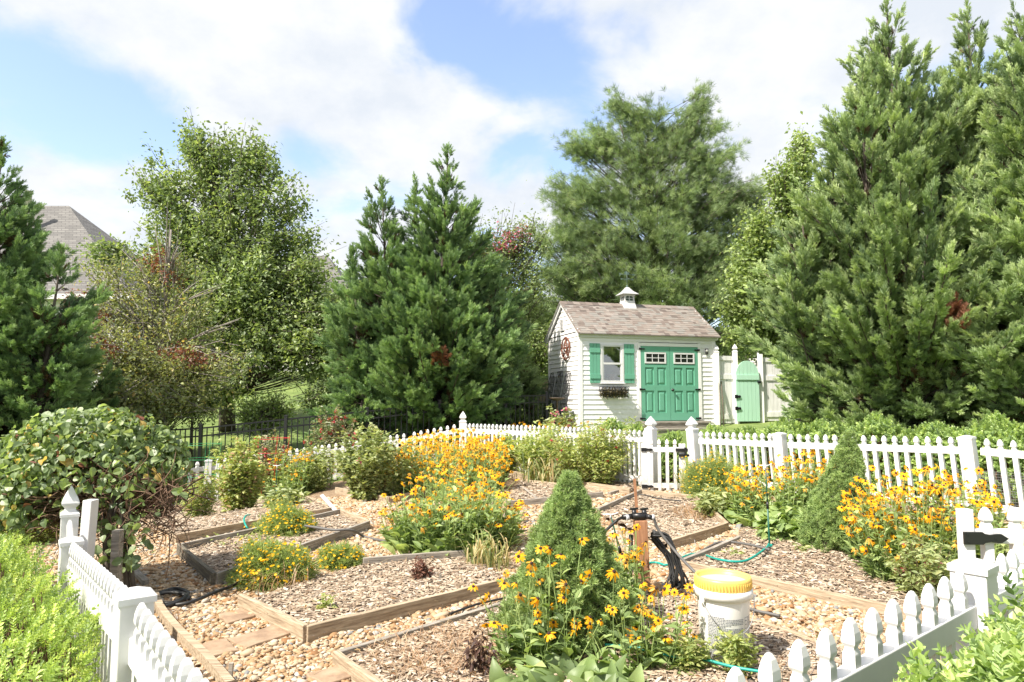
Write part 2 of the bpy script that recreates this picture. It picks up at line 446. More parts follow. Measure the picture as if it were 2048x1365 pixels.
BARK = pmat('bark', (0, 0, 0), rough=.9, cols=[(.035, .027, .02), (.09, .07, .055), (.17, .145, .12)], scale=9, stretch=(1, 1, .25), bump=.5)
GREYBARK = pmat('grey_twig', (0, 0, 0), rough=.9, cols=[(.12, .10, .085), (.24, .21, .185), (.34, .31, .28)], scale=9, bump=.2)
TWIG = pmat('brown_twig', (0, 0, 0), rough=.9, cols=[(.07, .04, .025), (.16, .095, .06), (.27, .17, .11)], scale=12)
BLACK = pmat('black_metal', (.012, .012, .013), rough=.38)
RUBBER = pmat('black_rubber', (.018, .018, .018), rough=.5)
GREYHOSE = pmat('grey_hose_rubber', (.11, .105, .10), rough=.6)
TEAL = pmat('teal_hose_rubber', (.01, .27, .22), rough=.4)
GREENSTAKE = pmat('green_plastic', (.008, .085, .05), rough=.4)
DOORGREEN = pmat('green_door_paint', (.135, .37, .255), rough=.5, noise=.14, scale=4)
GATEGREEN = pmat('mint_gate_paint', (.44, .70, .54), rough=.6, noise=.14, scale=4, stretch=(4, 4, .5))
IRON = pmat('rusty_iron', (.16, .055, .03), rough=.75, noise=.3, scale=30)
WHITEWOOD = pmat('white_painted_boards', (0, 0, 0), rough=.7, cols=[(.64, .63, .61), (.80, .79, .77), (.87, .86, .85)], scale=3, stretch=(6, 6, .6))
STONE = pmat('brown_flagstone', (0, 0, 0), rough=.9, cols=[(.20, .13, .085), (.31, .215, .14), (.38, .29, .20)], scale=6, noise=.15, bump=.3)

# ------------------------------------------------------------------ ground
def grid_sheet(name, xs, ys, zoff, mat, keep=None):
    X, Y = np.meshgrid(xs, ys); Z = g(X, Y) + zoff
    V = np.stack([X, Y, Z], -1).reshape(-1, 3); nx, ny = len(xs), len(ys)
    i, j = np.meshgrid(np.arange(nx - 1), np.arange(ny - 1)); a = (j * nx + i).ravel()
    Fq = np.stack([a, a + 1, a + nx + 1, a + nx], 1)
    if keep is not None:
        cen = V[Fq].mean(1); Fq = Fq[keep(cen)]
    mb = MB(); mb.add(V, Fq, 0, .5, True)
    return mb.build(name, mat)

LAWN = pmat('lawn_grass', (0, 0, 0), rough=.9, cols=[(.075, .12, .025), (.125, .18, .04), (.19, .24, .07)], scale=1.2, noise=.3, bump=.6)
gm, gnt = None, None
xs = np.concatenate([np.linspace(-160, -16, 19), np.linspace(-15, 15, 76), np.linspace(16, 160, 19)])
ys = np.concatenate([np.linspace(-25, 0, 8), np.linspace(.4, 30, 92), np.linspace(31, 60, 20), np.linspace(70, 300, 15)])
tag(grid_sheet('lawn', xs, ys, 0.0, LAWN), kind='structure')

def inpoly(P, poly):
    x, y = P[:, 0], P[:, 1]; r = np.zeros(len(P), bool); n = len(poly)
    for i in range(n):
        x1, y1 = poly[i][:2]; x2, y2 = poly[(i + 1) % n][:2]
        if y1 == y2: continue
        c = ((y1 > y) != (y2 > y)) & (x < (x2 - x1) * (y - y1) / (y2 - y1) + x1)
        r ^= c
    return r

# ------------------------------------------------------------------ garden outline (fence lines)
Q1 = at(270, 1182, 2.35); Q2 = at(143, 1081, 3.9); Q3 = at(140, 1030, 4.75); P1, P2, P3 = Q1[:2], Q2[:2], Q3[:2]
FL = at(340, 900, 12.3)[:2]; FC = at(925, 845, 13.0)[:2]
GP1 = at(1302, 850, 10.2)[:2]; GP2 = at(1391, 850, 10.1)[:2]
RP1 = at(1567, 870, 8.9)[:2]; RP2 = at(1946, 880, 7.2)[:2]
RE = RP2 + (RP2 - RP1) / np.linalg.norm(RP2 - RP1) * 1.9
M0 = at(1430, 1352, 1.48); MP = at(1945, 1122, 2.46); M1 = at(2062, 1085, 2.92); NR0, NRP, NR1 = M0[:2], MP[:2], M1[:2]
GARDEN = [tuple(p) for p in (P1, P2, P3, (-5.2, 6.5), FL, FC, GP1, GP2, RP1, RP2, RE, (4.9, 4.2), NR1, NRP, NR0, (-.55, 1.39))]
SOIL = pmat('gravel_soil', (0, 0, 0), rough=.95, cols=[(.10, .065, .04), (.22, .15, .09), (.32, .23, .15)], scale=22, bump=.6)
soil = grid_sheet('gravel_path', np.linspace(-8, 7, 151), np.linspace(1, 14, 131), .012, SOIL, keep=lambda c: inpoly(c, GARDEN))
tag(soil, kind='structure')

# ------------------------------------------------------------------ raised beds
MULCHBASE = pmat('mulch_soil', (0, 0, 0), rough=.95, cols=[(.10, .07, .05), (.22, .165, .125), (.34, .27, .22)], scale=26, bump=.6)
CHIP = pmat('mulch_chips', (0, 0, 0), rough=.9, tint=True, cols=[(.11, .075, .048), (.28, .205, .14), (.42, .34, .25), (.59, .52, .43)])
BEDS = []
def raised_bed(label, corners, boards, fill=.06, h=.115, wood=None, nchip=900, chip=.05, seed=1, group='timber framed beds'):
    """corners: photo places of the frame's top edge; boards: pairs of corner indices that carry a plank"""
    C3 = [G(x, y, h) for x, y in corners]
    rng = np.random.default_rng(seed)
    cx = np.mean([c[0] for c in C3]); cy = np.mean([c[1] for c in C3])
    t = thing('raised_bed', label, 'garden bed', (cx, cy, gz(cx, cy)), 0, group)
    poly = [(c[0], c[1]) for c in C3]; BEDS.append(poly)
    for k, bdef in enumerate(boards):
        a = C3[bdef[0]]; b = C3[bdef[1]]; m = bdef[2] if len(bdef) > 2 else (wood or WOOD)
        hh = bdef[3] if len(bdef) > 3 else h
        d = b - a; L = np.linalg.norm(d[:2]); ang = math.atan2(d[1], d[0])
        mb = MB(); n = 9; wv = np.cumsum(rng.normal(0, .0018, n)); V = []
        th = .038
        for i, s in enumerate(np.linspace(0, L, n)):
            zt = -(k % 2) * .004 + rng.normal(0, .0015)
            for (yy, zz) in ((-th / 2, -hh - .08), (th / 2, -hh - .08), (th / 2, zt), (-th / 2, zt)): V.append((s, yy + wv[i], zz))
        fs = []
        for i in range(n - 1):
            for q in range(4): fs.append((i * 4 + q, i * 4 + (q + 1) % 4, i * 4 + 4 + (q + 1) % 4, i * 4 + 4 + q))
        mb.add(V, [np.array(fs), np.array([[3, 2, 1, 0], [n * 4 - 4, n * 4 - 3, n * 4 - 2, n * 4 - 1]])])
        zb = gz((a[0] + b[0]) / 2, (a[1] + b[1]) / 2)
        o = obj('board', mb.mesh('board', m), t, False, .004, (a[0], a[1], a[2] - h + hh), (0, -math.atan2(d[2], L), ang))
    # fill
    xs_ = np.arange(min(p[0] for p in poly) - .05, max(p[0] for p in poly) + .1, .05)
    ys_ = np.arange(min(p[1] for p in poly) - .05, max(p[1] for p in poly) + .1, .05)
    X, Y = np.meshgrid(xs_, ys_); Z = g(X, Y) + fill + .012 * np.sin(X * 5 + 1) * np.cos(Y * 4) + rng.normal(0, .004, X.shape)
    V = np.stack([X, Y, Z], -1).reshape(-1, 3); nx, ny = X.shape[1], X.shape[0]
    i, j = np.meshgrid(np.arange(nx - 1), np.arange(ny - 1)); aa = (j * nx + i).ravel()
    Fq = np.stack([aa, aa + 1, aa + nx + 1, aa + nx], 1); Fq = Fq[inpoly(V[Fq].mean(1), poly)]
    mb = MB(); mb.add(V, Fq, 0, .5, True)
    area = abs(sum(poly[i][0] * poly[(i + 1) % len(poly)][1] - poly[(i + 1) % len(poly)][0] * poly[i][1] for i in range(len(poly)))) / 2
    n = int(nchip * area)
    Pc = np.stack([rng.uniform(xs_[0], xs_[-1], n * 3), rng.uniform(ys_[0], ys_[-1], n * 3)], 1); Pc = Pc[inpoly(Pc, poly)][:n]; n = len(Pc)
    z = g(Pc[:, 0], Pc[:, 1]) + fill + .012 * np.sin(Pc[:, 0] * 5 + 1) * np.cos(Pc[:, 1] * 4) + rng.uniform(.002, .016, n)
    sp_ = rng.random(n) < .10; Pc[sp_] += rng.normal(0, .11, (sp_.sum(), 2)); out_ = ~inpoly(Pc, poly); z = np.where(out_, g(Pc[:, 0], Pc[:, 1]) + .03, z)
    up = norm(np.stack([rng.normal(0, .35, n), rng.normal(0, .35, n), np.ones(n)], 1))
    a = rng.uniform(0, 2 * np.pi, n); d = np.stack([np.cos(a), np.sin(a), rng.normal(0, .12, n)], 1)
    cV = np.array([(-.5, -.5, 0), (.5, -.5, 0), (.35, .5, 0), (-.4, .45, 0), (-.4, -.4, .35), (.4, -.45, .4), (.3, .4, .4), (-.3, .4, .35)])
    cF = np.array([[4, 5, 6, 7], [0, 1, 5, 4], [1, 2, 6, 5], [2, 3, 7, 6], [3, 0, 4, 7]])
    s = np.stack([rng.uniform(.12, .45, n), rng.uniform(.5, 1.3, n), rng.uniform(.08, .2, n)], 1) * chip
    scatter(mb, cV, cF, np.stack([Pc[:, 0], Pc[:, 1], z], 1), frames(d, up), s, 1, rng.beta(2.0, 2.0, n))
    o = mb.build('mulch', [MULCHBASE, CHIP], t)
    return t

raised_bed('raised bed at the far left with sprawling vines and a plank corner', [(304, 1036), (350, 1068), (520, 1038), (668, 1014), (604, 988), (470, 985), (330, 1018)],
           [(0, 1), (1, 2), (2, 3), (3, 4)], nchip=1300, chip=.06, seed=2)
raised_bed('low bed with one dark plank, left of the yellow mounds', [(357, 1088), (432, 1146), (737, 1042), (680, 1018)],
           [(0, 1, DARKWOOD), (1, 2, GREYWOOD), (2, 3), (3, 0, GREYWOOD)], fill=.05, nchip=1900, seed=3)
raised_bed('large front bed with a clean plank corner pointing at the camera', [(481, 1188), (613, 1250), (1032, 1150), (930, 1100), (726, 1116)],
           [(0, 1), (1, 2), (4, 3, GREYWOOD)], fill=.055, nchip=2600, seed=4)
raised_bed('nearest bed holding the front dwarf spruce and brown dead plant', [(672, 1302), (800, 1392), (1150, 1480), (1500, 1420), (1490, 1228), (1280, 1165), (1020, 1198)],
           [(0, 1), (0, 6, GREYWOOD)], fill=.05, h=.09, nchip=2600, seed=5)
raised_bed('bed overgrown by the thick patch of orange daisies', [(672, 975), (775, 994), (1006, 948), (900, 925)],
           [(0, 1), (1, 2)], nchip=400, chip=.06, seed=6)
raised_bed('long bed against the back picket fence left of the gate', [(1010, 940), (1124, 957), (1262, 976), (1275, 955), (1030, 925)],
           [(0, 1), (1, 2)], nchip=500, chip=.06, seed=7)
raised_bed('small shallow frame with a loose lath lying across its mulch', [(1012, 1003), (1204, 984), (1190, 975), (1040, 958)],
           [(0, 1, GREYWOOD), (1, 2), (2, 3)], fill=.05, h=.10, nchip=1300, chip=.06, seed=8)
raised_bed('bed of dry grass below the white garden gate', [(1196, 1016), (1282, 979), (1392, 990), (1454, 1045), (1338, 1080)],
           [(0, 1, GREYWOOD), (1, 2), (2, 3), (3, 4)], fill=.06, nchip=1700, chip=.06, seed=9)
raised_bed('big right bed holding the second dwarf spruce', [(1360, 1120), (1476, 1072), (1500, 1000), (1950, 1010), (2040, 1120), (1880, 1230)],
           [(0, 5), (0, 1, GREYWOOD)], fill=.06, h=.10, nchip=1700, seed=10)
raised_bed('bare corner bed behind the right foreground fence', [(1498, 1236), (1632, 1278), (1800, 1330), (1760, 1430), (1510, 1420)],
           [(0, 2)], fill=.05, h=.07, nchip=2400, seed=11)

def plank(name, label, cat, a, b, w=.038, h=.09, m=None, group=None):
    a = np.array(a, float); b = np.array(b, float); d = b - a; L = np.linalg.norm(d)
    mb = MB(); box(mb, 0, L, -w / 2, w / 2, -h / 2, h / 2)
    o = obj(name, mb.mesh(name, m or WOOD), None, False, .003, a, (0, -math.asin(d[2] / L), math.atan2(d[1], d[0])))
    return tag(o, label, cat, group)

plank('short_board', 'short grey board lying loose before the back bed', 'board', G(1218, 990, .03), G(1247, 981, .03), .05, .07, GREYWOOD)
plank('lath', 'thin pale lath lying across the small shallow frame', 'lath', G(1048, 976, .08), G(1077, 1000, .08), .035, .015, GREYWOOD)
plank('board_stub', 'board stub standing at the end of the small frame', 'board', G(1174, 978, .06), G(1200, 990, .06), .04, .12)
plank('old_board', 'old greenish board lying beside the vine trunk', 'board', G(264, 1139, .03), G(291, 1168, .03), .05, .06, GREYWOOD)
# curved edging along the near fence
def edging():
    pts = spline([G(x, y, .05) for x, y in ((310, 1193), (322, 1222), (350, 1258), (385, 1293), (420, 1327), (460, 1375))], 24)
    mb = MB(); V = []; d = norm(np.gradient(pts, axis=0)); s = norm(np.cross(d, [0, 0, 1.0]))
    for p, q in zip(pts, s):
        for (i, z) in ((-1, -.1), (1, -.1), (1, .03), (-1, .03)): V.append(p + q * i * .022 + [0, 0, z])
    n = len(pts); fs = [(i * 4 + k, i * 4 + (k + 1) % 4, i * 4 + 4 + (k + 1) % 4, i * 4 + 4 + k) for i in range(n - 1) for k in range(4)]
    mb.add(V, [np.array(fs), np.array([[3, 2, 1, 0], [n * 4 - 4, n * 4 - 3, n * 4 - 2, n * 4 - 1]])])
    tag(mb.build('edging_board', WOOD), 'bent timber edging running along the left foreground fence', 'edging board')
edging()

# stepping stones
def stones():
    rng = np.random.default_rng(21)
    labs = ['flat brown stepping stone nearest the long black hose', 'broad stepping stone below the front bed corner', 'stepping stone beside the bent timber edging', 'half buried stepping stone at the bottom edge']
    spots = [((435, 1240), (505, 1222), (520, 1238), (455, 1258)), ((455, 1290), (560, 1258), (600, 1272), (490, 1310)),
             ((385, 1303), (450, 1290), (480, 1312), (410, 1330)), ((610, 1362), (690, 1342), (730, 1360), (650, 1385))]
    for lab, q in zip(labs, spots):
        c = [G(x, y) for x, y in q]; pts = []
        for i in range(4):
            for s in np.linspace(0, 1, 5)[:-1]:
                p = c[i] * (1 - s) + c[(i + 1) % 4] * s; pts.append(p + rng.normal(0, .008, 3) * [1, 1, 0])
        pts = np.array(pts); n = len(pts); z = max(gz(p[0], p[1]) for p in pts)
        lo = pts.copy(); lo[:, 2] = z - .02; hi = pts.copy(); hi[:, 2] = z + .038
        i = np.arange(n); mb = MB(); mb.add(np.vstack([lo, hi]), [np.stack([i, (i + 1) % n, n + (i + 1) % n, n + i], 1), (np.arange(n) + n)[None]])
        tag(mb.build('stepping_stone', STONE, bevel=.006), lab, 'stepping stone', 'stepping stones in the gravel')
stones()

# pebbles
def pebbles():
    rng = np.random.default_rng(5)
    PEB = pmat('pebbles', (0, 0, 0), rough=.75, tint=True, spec=.35,
               cols=[(.08, .05, .03, 0), (.30, .15, .06, .12), (.33, .215, .115, .34), (.40, .295, .185, .58), (.48, .39, .28, .78), (.44, .41, .365, .92), (.19, .195, .195, 1.0)])
    # octahedron split once and rounded
    V = [(1, 0, 0), (-1, 0, 0), (0, 1, 0), (0, -1, 0), (0, 0, 1), (0, 0, -1)]; V = [np.array(v, float) for v in V]
    T = [(0, 2, 4), (2, 1, 4), (1, 3, 4), (3, 0, 4), (2, 0, 5), (1, 2, 5), (3, 1, 5), (0, 3, 5)]; T2 = []; cache = {}
    def mid(a, b):
        k = (min(a, b), max(a, b))
        if k not in cache: V.append(norm(V[a] + V[b])); cache[k] = len(V) - 1
        return cache[k]
    for a, b, c in T:
        x, y, z = mid(a, b), mid(b, c), mid(c, a); T2 += [(a, x, z), (x, b, y), (z, y, c), (x, y, z)]
    tV = np.array(V); tF = np.array(T2)
    mb = MB()
    for (y0, y1, size, dens) in ((1.2, 4.6, .0118, 3900), (4.6, 7.0, .0140, 2700), (7.0, 10.5, .018, 1400)):
        n = int(dens * 12 * (y1 - y0)); P = np.stack([rng.uniform(-6, 6, n), rng.uniform(y0, y1, n)], 1)
        ok = inpoly(P, GARDEN)
        for b in BEDS: ok &= ~inpoly(P, b)
        vis = np.abs(P[:, 0] / P[:, 1]) < .85
        P = P[ok & vis]; n = len(P)
        s = size * rng.lognormal(0, .32, n)
        sc = np.stack([s * rng.uniform(.8, 1.25, n), s * rng.uniform(.9, 1.6, n), s * rng.uniform(.42, .75, n)], 1)
        a = rng.uniform(0, 2 * np.pi, n); d = np.stack([np.cos(a), np.sin(a), rng.normal(0, .25, n)], 1)
        up = norm(np.stack([rng.normal(0, .25, n), rng.normal(0, .25, n), np.ones(n)], 1))
        z = g(P[:, 0], P[:, 1]) + .008 + rng.uniform(0, .016, n)
        scatter(mb, tV, tF, np.stack([P[:, 0], P[:, 1], z], 1), frames(d, up), sc, 0, np.clip(rng.beta(2.2, 2.0, n) + (rng.random(n) < .05) * .4, 0, 1), True)
    tag(mb.build('gravel', PEB), kind='stuff')
pebbles()

def litter():
    rng = np.random.default_rng(6); n = 9000
    P = np.stack([rng.uniform(-5.5, 5, n), rng.uniform(1.5, 10.5, n)], 1); P = P[inpoly(P, GARDEN) & (np.abs(P[:, 0] / P[:, 1]) < .85)]; n = len(P)
    inb = np.zeros(n, bool)
    for b in BEDS: inb |= inpoly(P, b)
    z = g(P[:, 0], P[:, 1]) + np.where(inb, .085, .03); Q = np.column_stack([P, z]); a = rng.uniform(0, 2 * np.pi, n); L = rng.uniform(.02, .085, n)
    d = np.stack([np.cos(a), np.sin(a), rng.normal(0, .12, n)], 1); k = rng.random(n) < .62; mb = MB()
    q = Q[k]; e = d[k] * L[k][:, None]; ribbons(mb, bez(q - e, q + np.column_stack([rng.normal(0, .012, (k.sum(), 2)), np.full(k.sum(), .012)]), q + e, 4), np.array([.0015, .003, .003, .001]), 0, rng.random(k.sum()))
    k = ~k; m = k.sum(); scatter(mb, LANCE[0], LANCE[1], Q[k], frames(d[k], norm(rdir(rng, m) * .5 + [0, 0, 1])), rng.uniform(.02, .05, m), 1, rng.random(m))
    tag(mb.build('litter', [leafmat('straw_bits', [(.22, .14, .07), (.42, .31, .18), (.55, .46, .30)], trans=.2, amp=0), leafmat('fallen_leaf_bits', [(.09, .045, .02), (.20, .10, .045), (.30, .20, .08)], trans=.2, amp=0)]), kind='stuff')
litter()

# ------------------------------------------------------------------ picket fences
PK_MESH = {}
def picket_mesh(h, hw=.0185):
    key = (round(h, 3), hw)
    if key not in PK_MESH:
        k = hw / .0185
        prof = [(hw, 0), (hw, h - .094), (hw * .98, h - .090), (.0135 * k, h - .078), (.0135 * k, h - .074), (.0195 * k, h - .064), (.0205 * k, h - .056), (.0185 * k, h - .036), (.0125 * k, h - .014), (.006 * k, h - .002), (.002, h)]
        mb = MB(); lathe(mb, prof, c=(0, 0, 0), square=True, smooth=False); PK_MESH[key] = mb.mesh('picket', WHITE)
    return PK_MESH[key]

def post_mb(w, h, cap):
    mb = MB(); hw = w / 2
    lathe(mb, [(hw, 0), (hw, h)], square=True, smooth=False)
    c = MB(); z = h + .0005
    if cap == 'flat':
        lathe(c, [(hw + .006, z - .022), (hw + .006, z), (hw * .25, z + .020), (.004, z + .022)], square=True, smooth=False)
    else:
        lathe(c, [(hw + .005, z - .02), (hw + .005, z), (hw * .66, z + .022), (hw * .60, z + .036), (hw * .72, z + .046), (hw * .98, z + .062), (hw * 1.0, z + .072), (hw * .88, z + .095), (hw * .55, z + .135), (hw * .22, z + .168), (.003, z + .185)], square=True, smooth=False)
    return mb, c

def fence(name, label, posts, spacing=.088, rail_h=.062, rail_w=.03, drop=.105, low=.10, hw=.0185, lean=(0, 0), skip_first=False, group=None):
    """posts: (X, Y, z of the picket tips there, cap style or None, post width); one thing with posts, rails and pickets"""
    base = (posts[0][0], posts[0][1], gz(posts[0][0], posts[0][1]))
    t = thing(name, label, 'picket fence', base, 0, group)
    for (X, Y, zt, cap, w) in posts:
        if not cap: continue
        zb = gz(X, Y) - .05; hh = zt - zb + (.0 if cap == 'flat' else .03)
        i = [p[:2] for p in posts].index((X, Y)); a = posts[max(0, i - 1)]; b = posts[min(len(posts) - 1, i + 1)]
        rz = math.atan2(b[1] - a[1], b[0] - a[0])
        p, c = post_mb(w, hh, cap)
        po = obj('post', p.mesh('post', WHITE), t, False, .004, (X, Y, zb), (lean[0], lean[1], rz))
        cp = obj('post_cap', c.mesh('post_cap', WHITE), po, True, .002)
    for a, b in zip(posts[:-1], posts[1:]):
        A = np.array(a[:3], float); B = np.array(b[:3], float); L = np.linalg.norm((B - A)[:2]); d = (B - A) / L
        rz = math.atan2(d[1], d[0]); ga = gz(A[0], A[1]); gb = gz(B[0], B[1])
        ia = a[4] / 2 if a[3] else 0; ib = b[4] / 2 if b[3] else 0
        for up in (True, False):
            za = A[2] - drop - rail_h / 2 if up else max(ga, A[2] - 1.0) + low + rail_h / 2; zb = B[2] - drop - rail_h / 2 if up else max(gb, B[2] - 1.0) + low + rail_h / 2
            mb = MB(); beam(mb, (A[0] + d[0] * ia, A[1] + d[1] * ia, za), (B[0] - d[0] * ib, B[1] - d[1] * ib, zb), rail_w, rail_h)
            if L > .05: mb.build('rail', WHITE, t, bevel=.004)
        n = max(1, int((L - ia - ib) / spacing)); off = (L - ia - ib - (n - 1) * spacing) / 2
        for q in range(n):
            s = ia + off + q * spacing; p = A + d * s
            hgt = round(p[2] - max(gz(p[0], p[1]), p[2] - 1.0) - .03, 2)
            o = obj('picket', picket_mesh(hgt, hw), t, False, 0, (p[0], p[1], p[2] - hgt), (lean[0], lean[1], rz))
    return t

R0 = CAMZ
def ext(P, Q, L):
    d = (np.array(Q) - P) / np.linalg.norm(np.array(Q) - P); return P + d * L
PN = P1 + (P1 - P2) / np.linalg.norm(P1 - P2) * 1.25
fence('picket_fence', 'white picket fence running past the clipped hedge at lower left',
      [(PN[0], PN[1], Q1[2] - .0, None, .1), (P1[0], P1[1], Q1[2] - .01, 'flat', .104), (P2[0], P2[1], Q2[2], 'flat', .104), (P3[0], P3[1], Q3[2] - .02, 'gothic', .104)],
      spacing=.0865, drop=.125, rail_h=.085, rail_w=.04, hw=.0175)
fence('picket_fence', 'white picket fence rising to the right in the bottom right foreground',
      [(NR0[0], NR0[1], M0[2], None, .1), (NRP[0], NRP[1], MP[2] - .012, 'flat', .112), (NR1[0], NR1[1], M1[2], None, .1)],
      spacing=.134, drop=.125, rail_h=.078, rail_w=.045, hw=.0168)
LN = at(415, 910, 12.35); 
fence('picket_fence', 'white picket fence stretch half hidden by vines at left back',
      [tuple(at(318, 934, 12.0)) + (None, .1), tuple(at(417, 921, 12.5)) + ('flat', .12), tuple(at(620, 894, 12.8)) + (None, .1), tuple(at(818, 866, 13.0)) + (None, .1), tuple(at(926, 846, 13.0)) + ('gothic', .13)],
      spacing=.125, hw=.027, rail_h=.08, rail_w=.04)
fence('picket_fence', 'white picket fence behind the daisies, left of the garden gate',
      [tuple(at(928, 847, 12.98)) + (None, .1), tuple(at(1120, 853, 11.6)) + (None, .1), tuple(at(1302, 862, 10.2)) + ('gothic', .13)],
      spacing=.095, hw=.021, rail_h=.075, rail_w=.04)
fence('picket_fence', 'white picket fence between the gate and the clipped back hedge',
      [tuple(at(1391, 863, 10.1)) + ('gothic', .13), tuple(at(1567, 868, 8.9)) + ('flat', .125), tuple(at(1946, 875, 7.2)) + ('flat', .13), (RE[0], RE[1], at(1946, 880, 7.2)[2] - .04, None, .1)],
      spacing=.115, hw=.021, rail_h=.075, rail_w=.04, lean=(0, -.07))

def hinge_mesh(L=.2, h=.05):
    mb = MB()
    prof = [(0, -.5), (.42, -.5), (.47, -.36), (.6, -.28), (.75, -.36), (.84, -.36), (1, 0), (.84, .36), (.75, .36), (.6, .28), (.47, .36), (.42, .5), (0, .5)]
    n = len(prof); lo = np.array([(x * L, -.006, z * h) for x, z in prof]); hi = lo + [0, .012, 0]
    i = np.arange(n); mb.add(np.vstack([lo, hi]), [i[None], (i[::-1] + n)[None], np.stack([i, n + i, n + (i + 1) % n, (i + 1) % n], 1)])
    for (x, z) in ((.08, .3), (.08, -.3), (.7, 0)):
        box(mb, x * L - .004, x * L + .004, -.009, -.006, z * h - .004, z * h + .004)
    return mb

def picket_gate(label, a, b, ztop, zbot, stile_h, n, rails, hinge_z, lean=0, stile_w=.09, end_stile=True, hinge_L=.17, hinge_h=.05):
    a = np.array(a, float); b = np.array(b, float); L = np.linalg.norm(b - a); rz = math.atan2(b[1] - a[1], b[0] - a[0])
    t = thing('garden_gate', label, 'gate', (a[0], a[1], zbot), rz)
    H = ztop - zbot
    for k, x in enumerate((stile_w / 2, L - stile_w / 2)):
        if k and not end_stile: continue
        mb = MB(); box(mb, x - stile_w / 2, x + stile_w / 2, -.025, .025, 0, stile_h); o = mb.build('stile', WHITE, t, True, .004)
    for z in rails:
        mb = MB(); box(mb, stile_w, L - (stile_w if end_stile else 0), -.018, .018, z, z + .07); mb.build('rail', WHITE, t, True, .004)
    for q in range(n):
        x = stile_w + (L - stile_w * (2 if end_stile else 1)) * (q + .5) / n
        o = obj('picket', picket_mesh(round(H, 2), .021), t, True, 0, (x, 0, 0))
    for z in hinge_z:
        mb = hinge_mesh(hinge_L, hinge_h); o = mb.build('hinge', BLACK, t, True); o.location = (0, -.035, z + .035)
    return t
gA = at(1283, 975, 9.95); gB = at(1372, 975, 9.9)
gt = picket_gate('low white picket gate with black strap hinges between two finial posts', (gA[0], gA[1]), (gB[0], gB[1]), at(1300, 880, 9.9)[2], at(1300, 984, 9.9)[2], at(1300, 888, 9.9)[2] - at(1300, 984, 9.9)[2],
            4, (at(1300, 977, 9.9)[2] - at(1300, 984, 9.9)[2], at(1300, 905, 9.9)[2] - at(1300, 984, 9.9)[2]), (.04, .56))
lt = MB(); Lg = np.linalg.norm(gB - gA)
box(lt, Lg - .14, Lg + .03, -.055, -.03, .57, .615); box(lt, Lg - .10, Lg + .05, -.055, -.03, .50, .535); box(lt, Lg - .02, Lg + .01, -.07, -.03, .49, .63)
lt.build('latch', BLACK, gt, True)
h1 = at(1916, 1018, 3.45)
picket_gate('white picket gate with a dark strap hinge at the right edge', (h1[0], h1[1]), (h1[0] + .95, h1[1] - .05), h1[2] + .005, gz(h1[0], h1[1]) + .03, h1[2] - gz(h1[0], h1[1]) - .03, 6,
            (.12, at(1930, 1078, 3.45)[2] - gz(h1[0], h1[1]) - .05), (at(1930, 1078, 3.45)[2] - gz(h1[0], h1[1]) - .055,), stile_w=.06, hinge_L=.21, hinge_h=.06)

# wire netting tied along the right back fence
def netting():
    WIRE = pmat('wire', (.35, .35, .35), rough=.4, metallic=.6)
    a = at(1905, 938, 7.36); b = at(2085, 940, 6.75); z1 = a[2]; z0 = gz(a[0], a[1])
    mb = MB(); n = 40; hh = z1 - z0
    P = []
    for i in range(n + 1):
        p = a + (b - a) * i / n; P.append([(p[0], p[1] - .03, z0), (p[0], p[1] - .03, z1)])
    for k in range(20):
        z = z0 + hh * k / 19; P.append([(a[0], a[1] - .03, z), (b[0], b[1] - .03, z)])
    tubes(mb, P, [.0016, .0016], 3)
    tag(mb.build('wire_netting', WIRE), 'fine wire netting stretched along the fence at far right', 'wire netting')
netting()
def chickenwire():
    WIRE = MATS['wire']; d = (NRP - NR0) / np.linalg.norm(NRP - NR0); nrm = np.array([-d[1], d[0]]); mb = MB(); P = []
    L0, L1 = .05, .95; c = .055; z0 = .30; rows = 13
    def pt(i, j):
        s = L0 + i * c * .5; z = z0 + j * c * .75 + (.018 if (i + j) % 2 else 0)
        return (NR0[0] + d[0] * s + nrm[0] * .035, NR0[1] + d[1] * s + nrm[1] * .035, z)
    for j in range(rows):
        for i in range(int((L1 - L0) / (c * .5))):
            P.append([pt(i, j), pt(i + 1, j)])
            if (i + j) % 2 and j < rows - 1: P.append([pt(i, j), pt(i, j + 1)])
    tubes(mb, P, [.0009, .0009], 3)
    tag(mb.build('chicken_wire', GREYHOSE), 'dark hexagonal chicken wire behind the foreground pickets at bottom right', 'chicken wire')
chickenwire()

# black metal fence
def metal_fence():
    t = thing('metal_fence', 'black metal rail fence between the garden and the sunny lawn', 'metal fence', (0, 16, gz(0, 16)))
    pts = [at(300, 862, 14.2), at(402, 856, 14.0), at(572, 838, 14.4), at(735, 822, 14.8), at(880, 806, 15.3), at(1012, 793, 15.9), at(1094, 790, 16.4)]
    for p in pts:
        z0 = gz(p[0], p[1]) - .05; mb = MB(); lathe(mb, [(.032, z0), (.032, p[2] + .05), (.04, p[2] + .05), (.04, p[2] + .07), (.004, p[2] + .085)], c=(p[0], p[1], 0), square=True, smooth=False); mb.build('post', BLACK, t)
    for a, b in zip(pts[:-1], pts[1:]):
        za = gz(a[0], a[1]); zb = gz(b[0], b[1]); mb = MB()
        for (u, v) in ((a[2] - .01, b[2] - .01), (a[2] - .17, b[2] - .17), (za + .12, zb + .12)):
            beam(mb, (a[0], a[1], u), (b[0], b[1], v), .03, .032)
        L = np.linalg.norm((b - a)[:2]); n = int(L / .115)
        for i in range(1, n):
            p = a + (b - a) * i / n; z0 = za + (zb - za) * i / n
            beam(mb, (p[0], p[1], z0 + .05), (p[0], p[1], p[2] - .01), .018, .018, up=(0, 1, 0))
        mb.build('rail_panel', BLACK, t)
metal_fence()

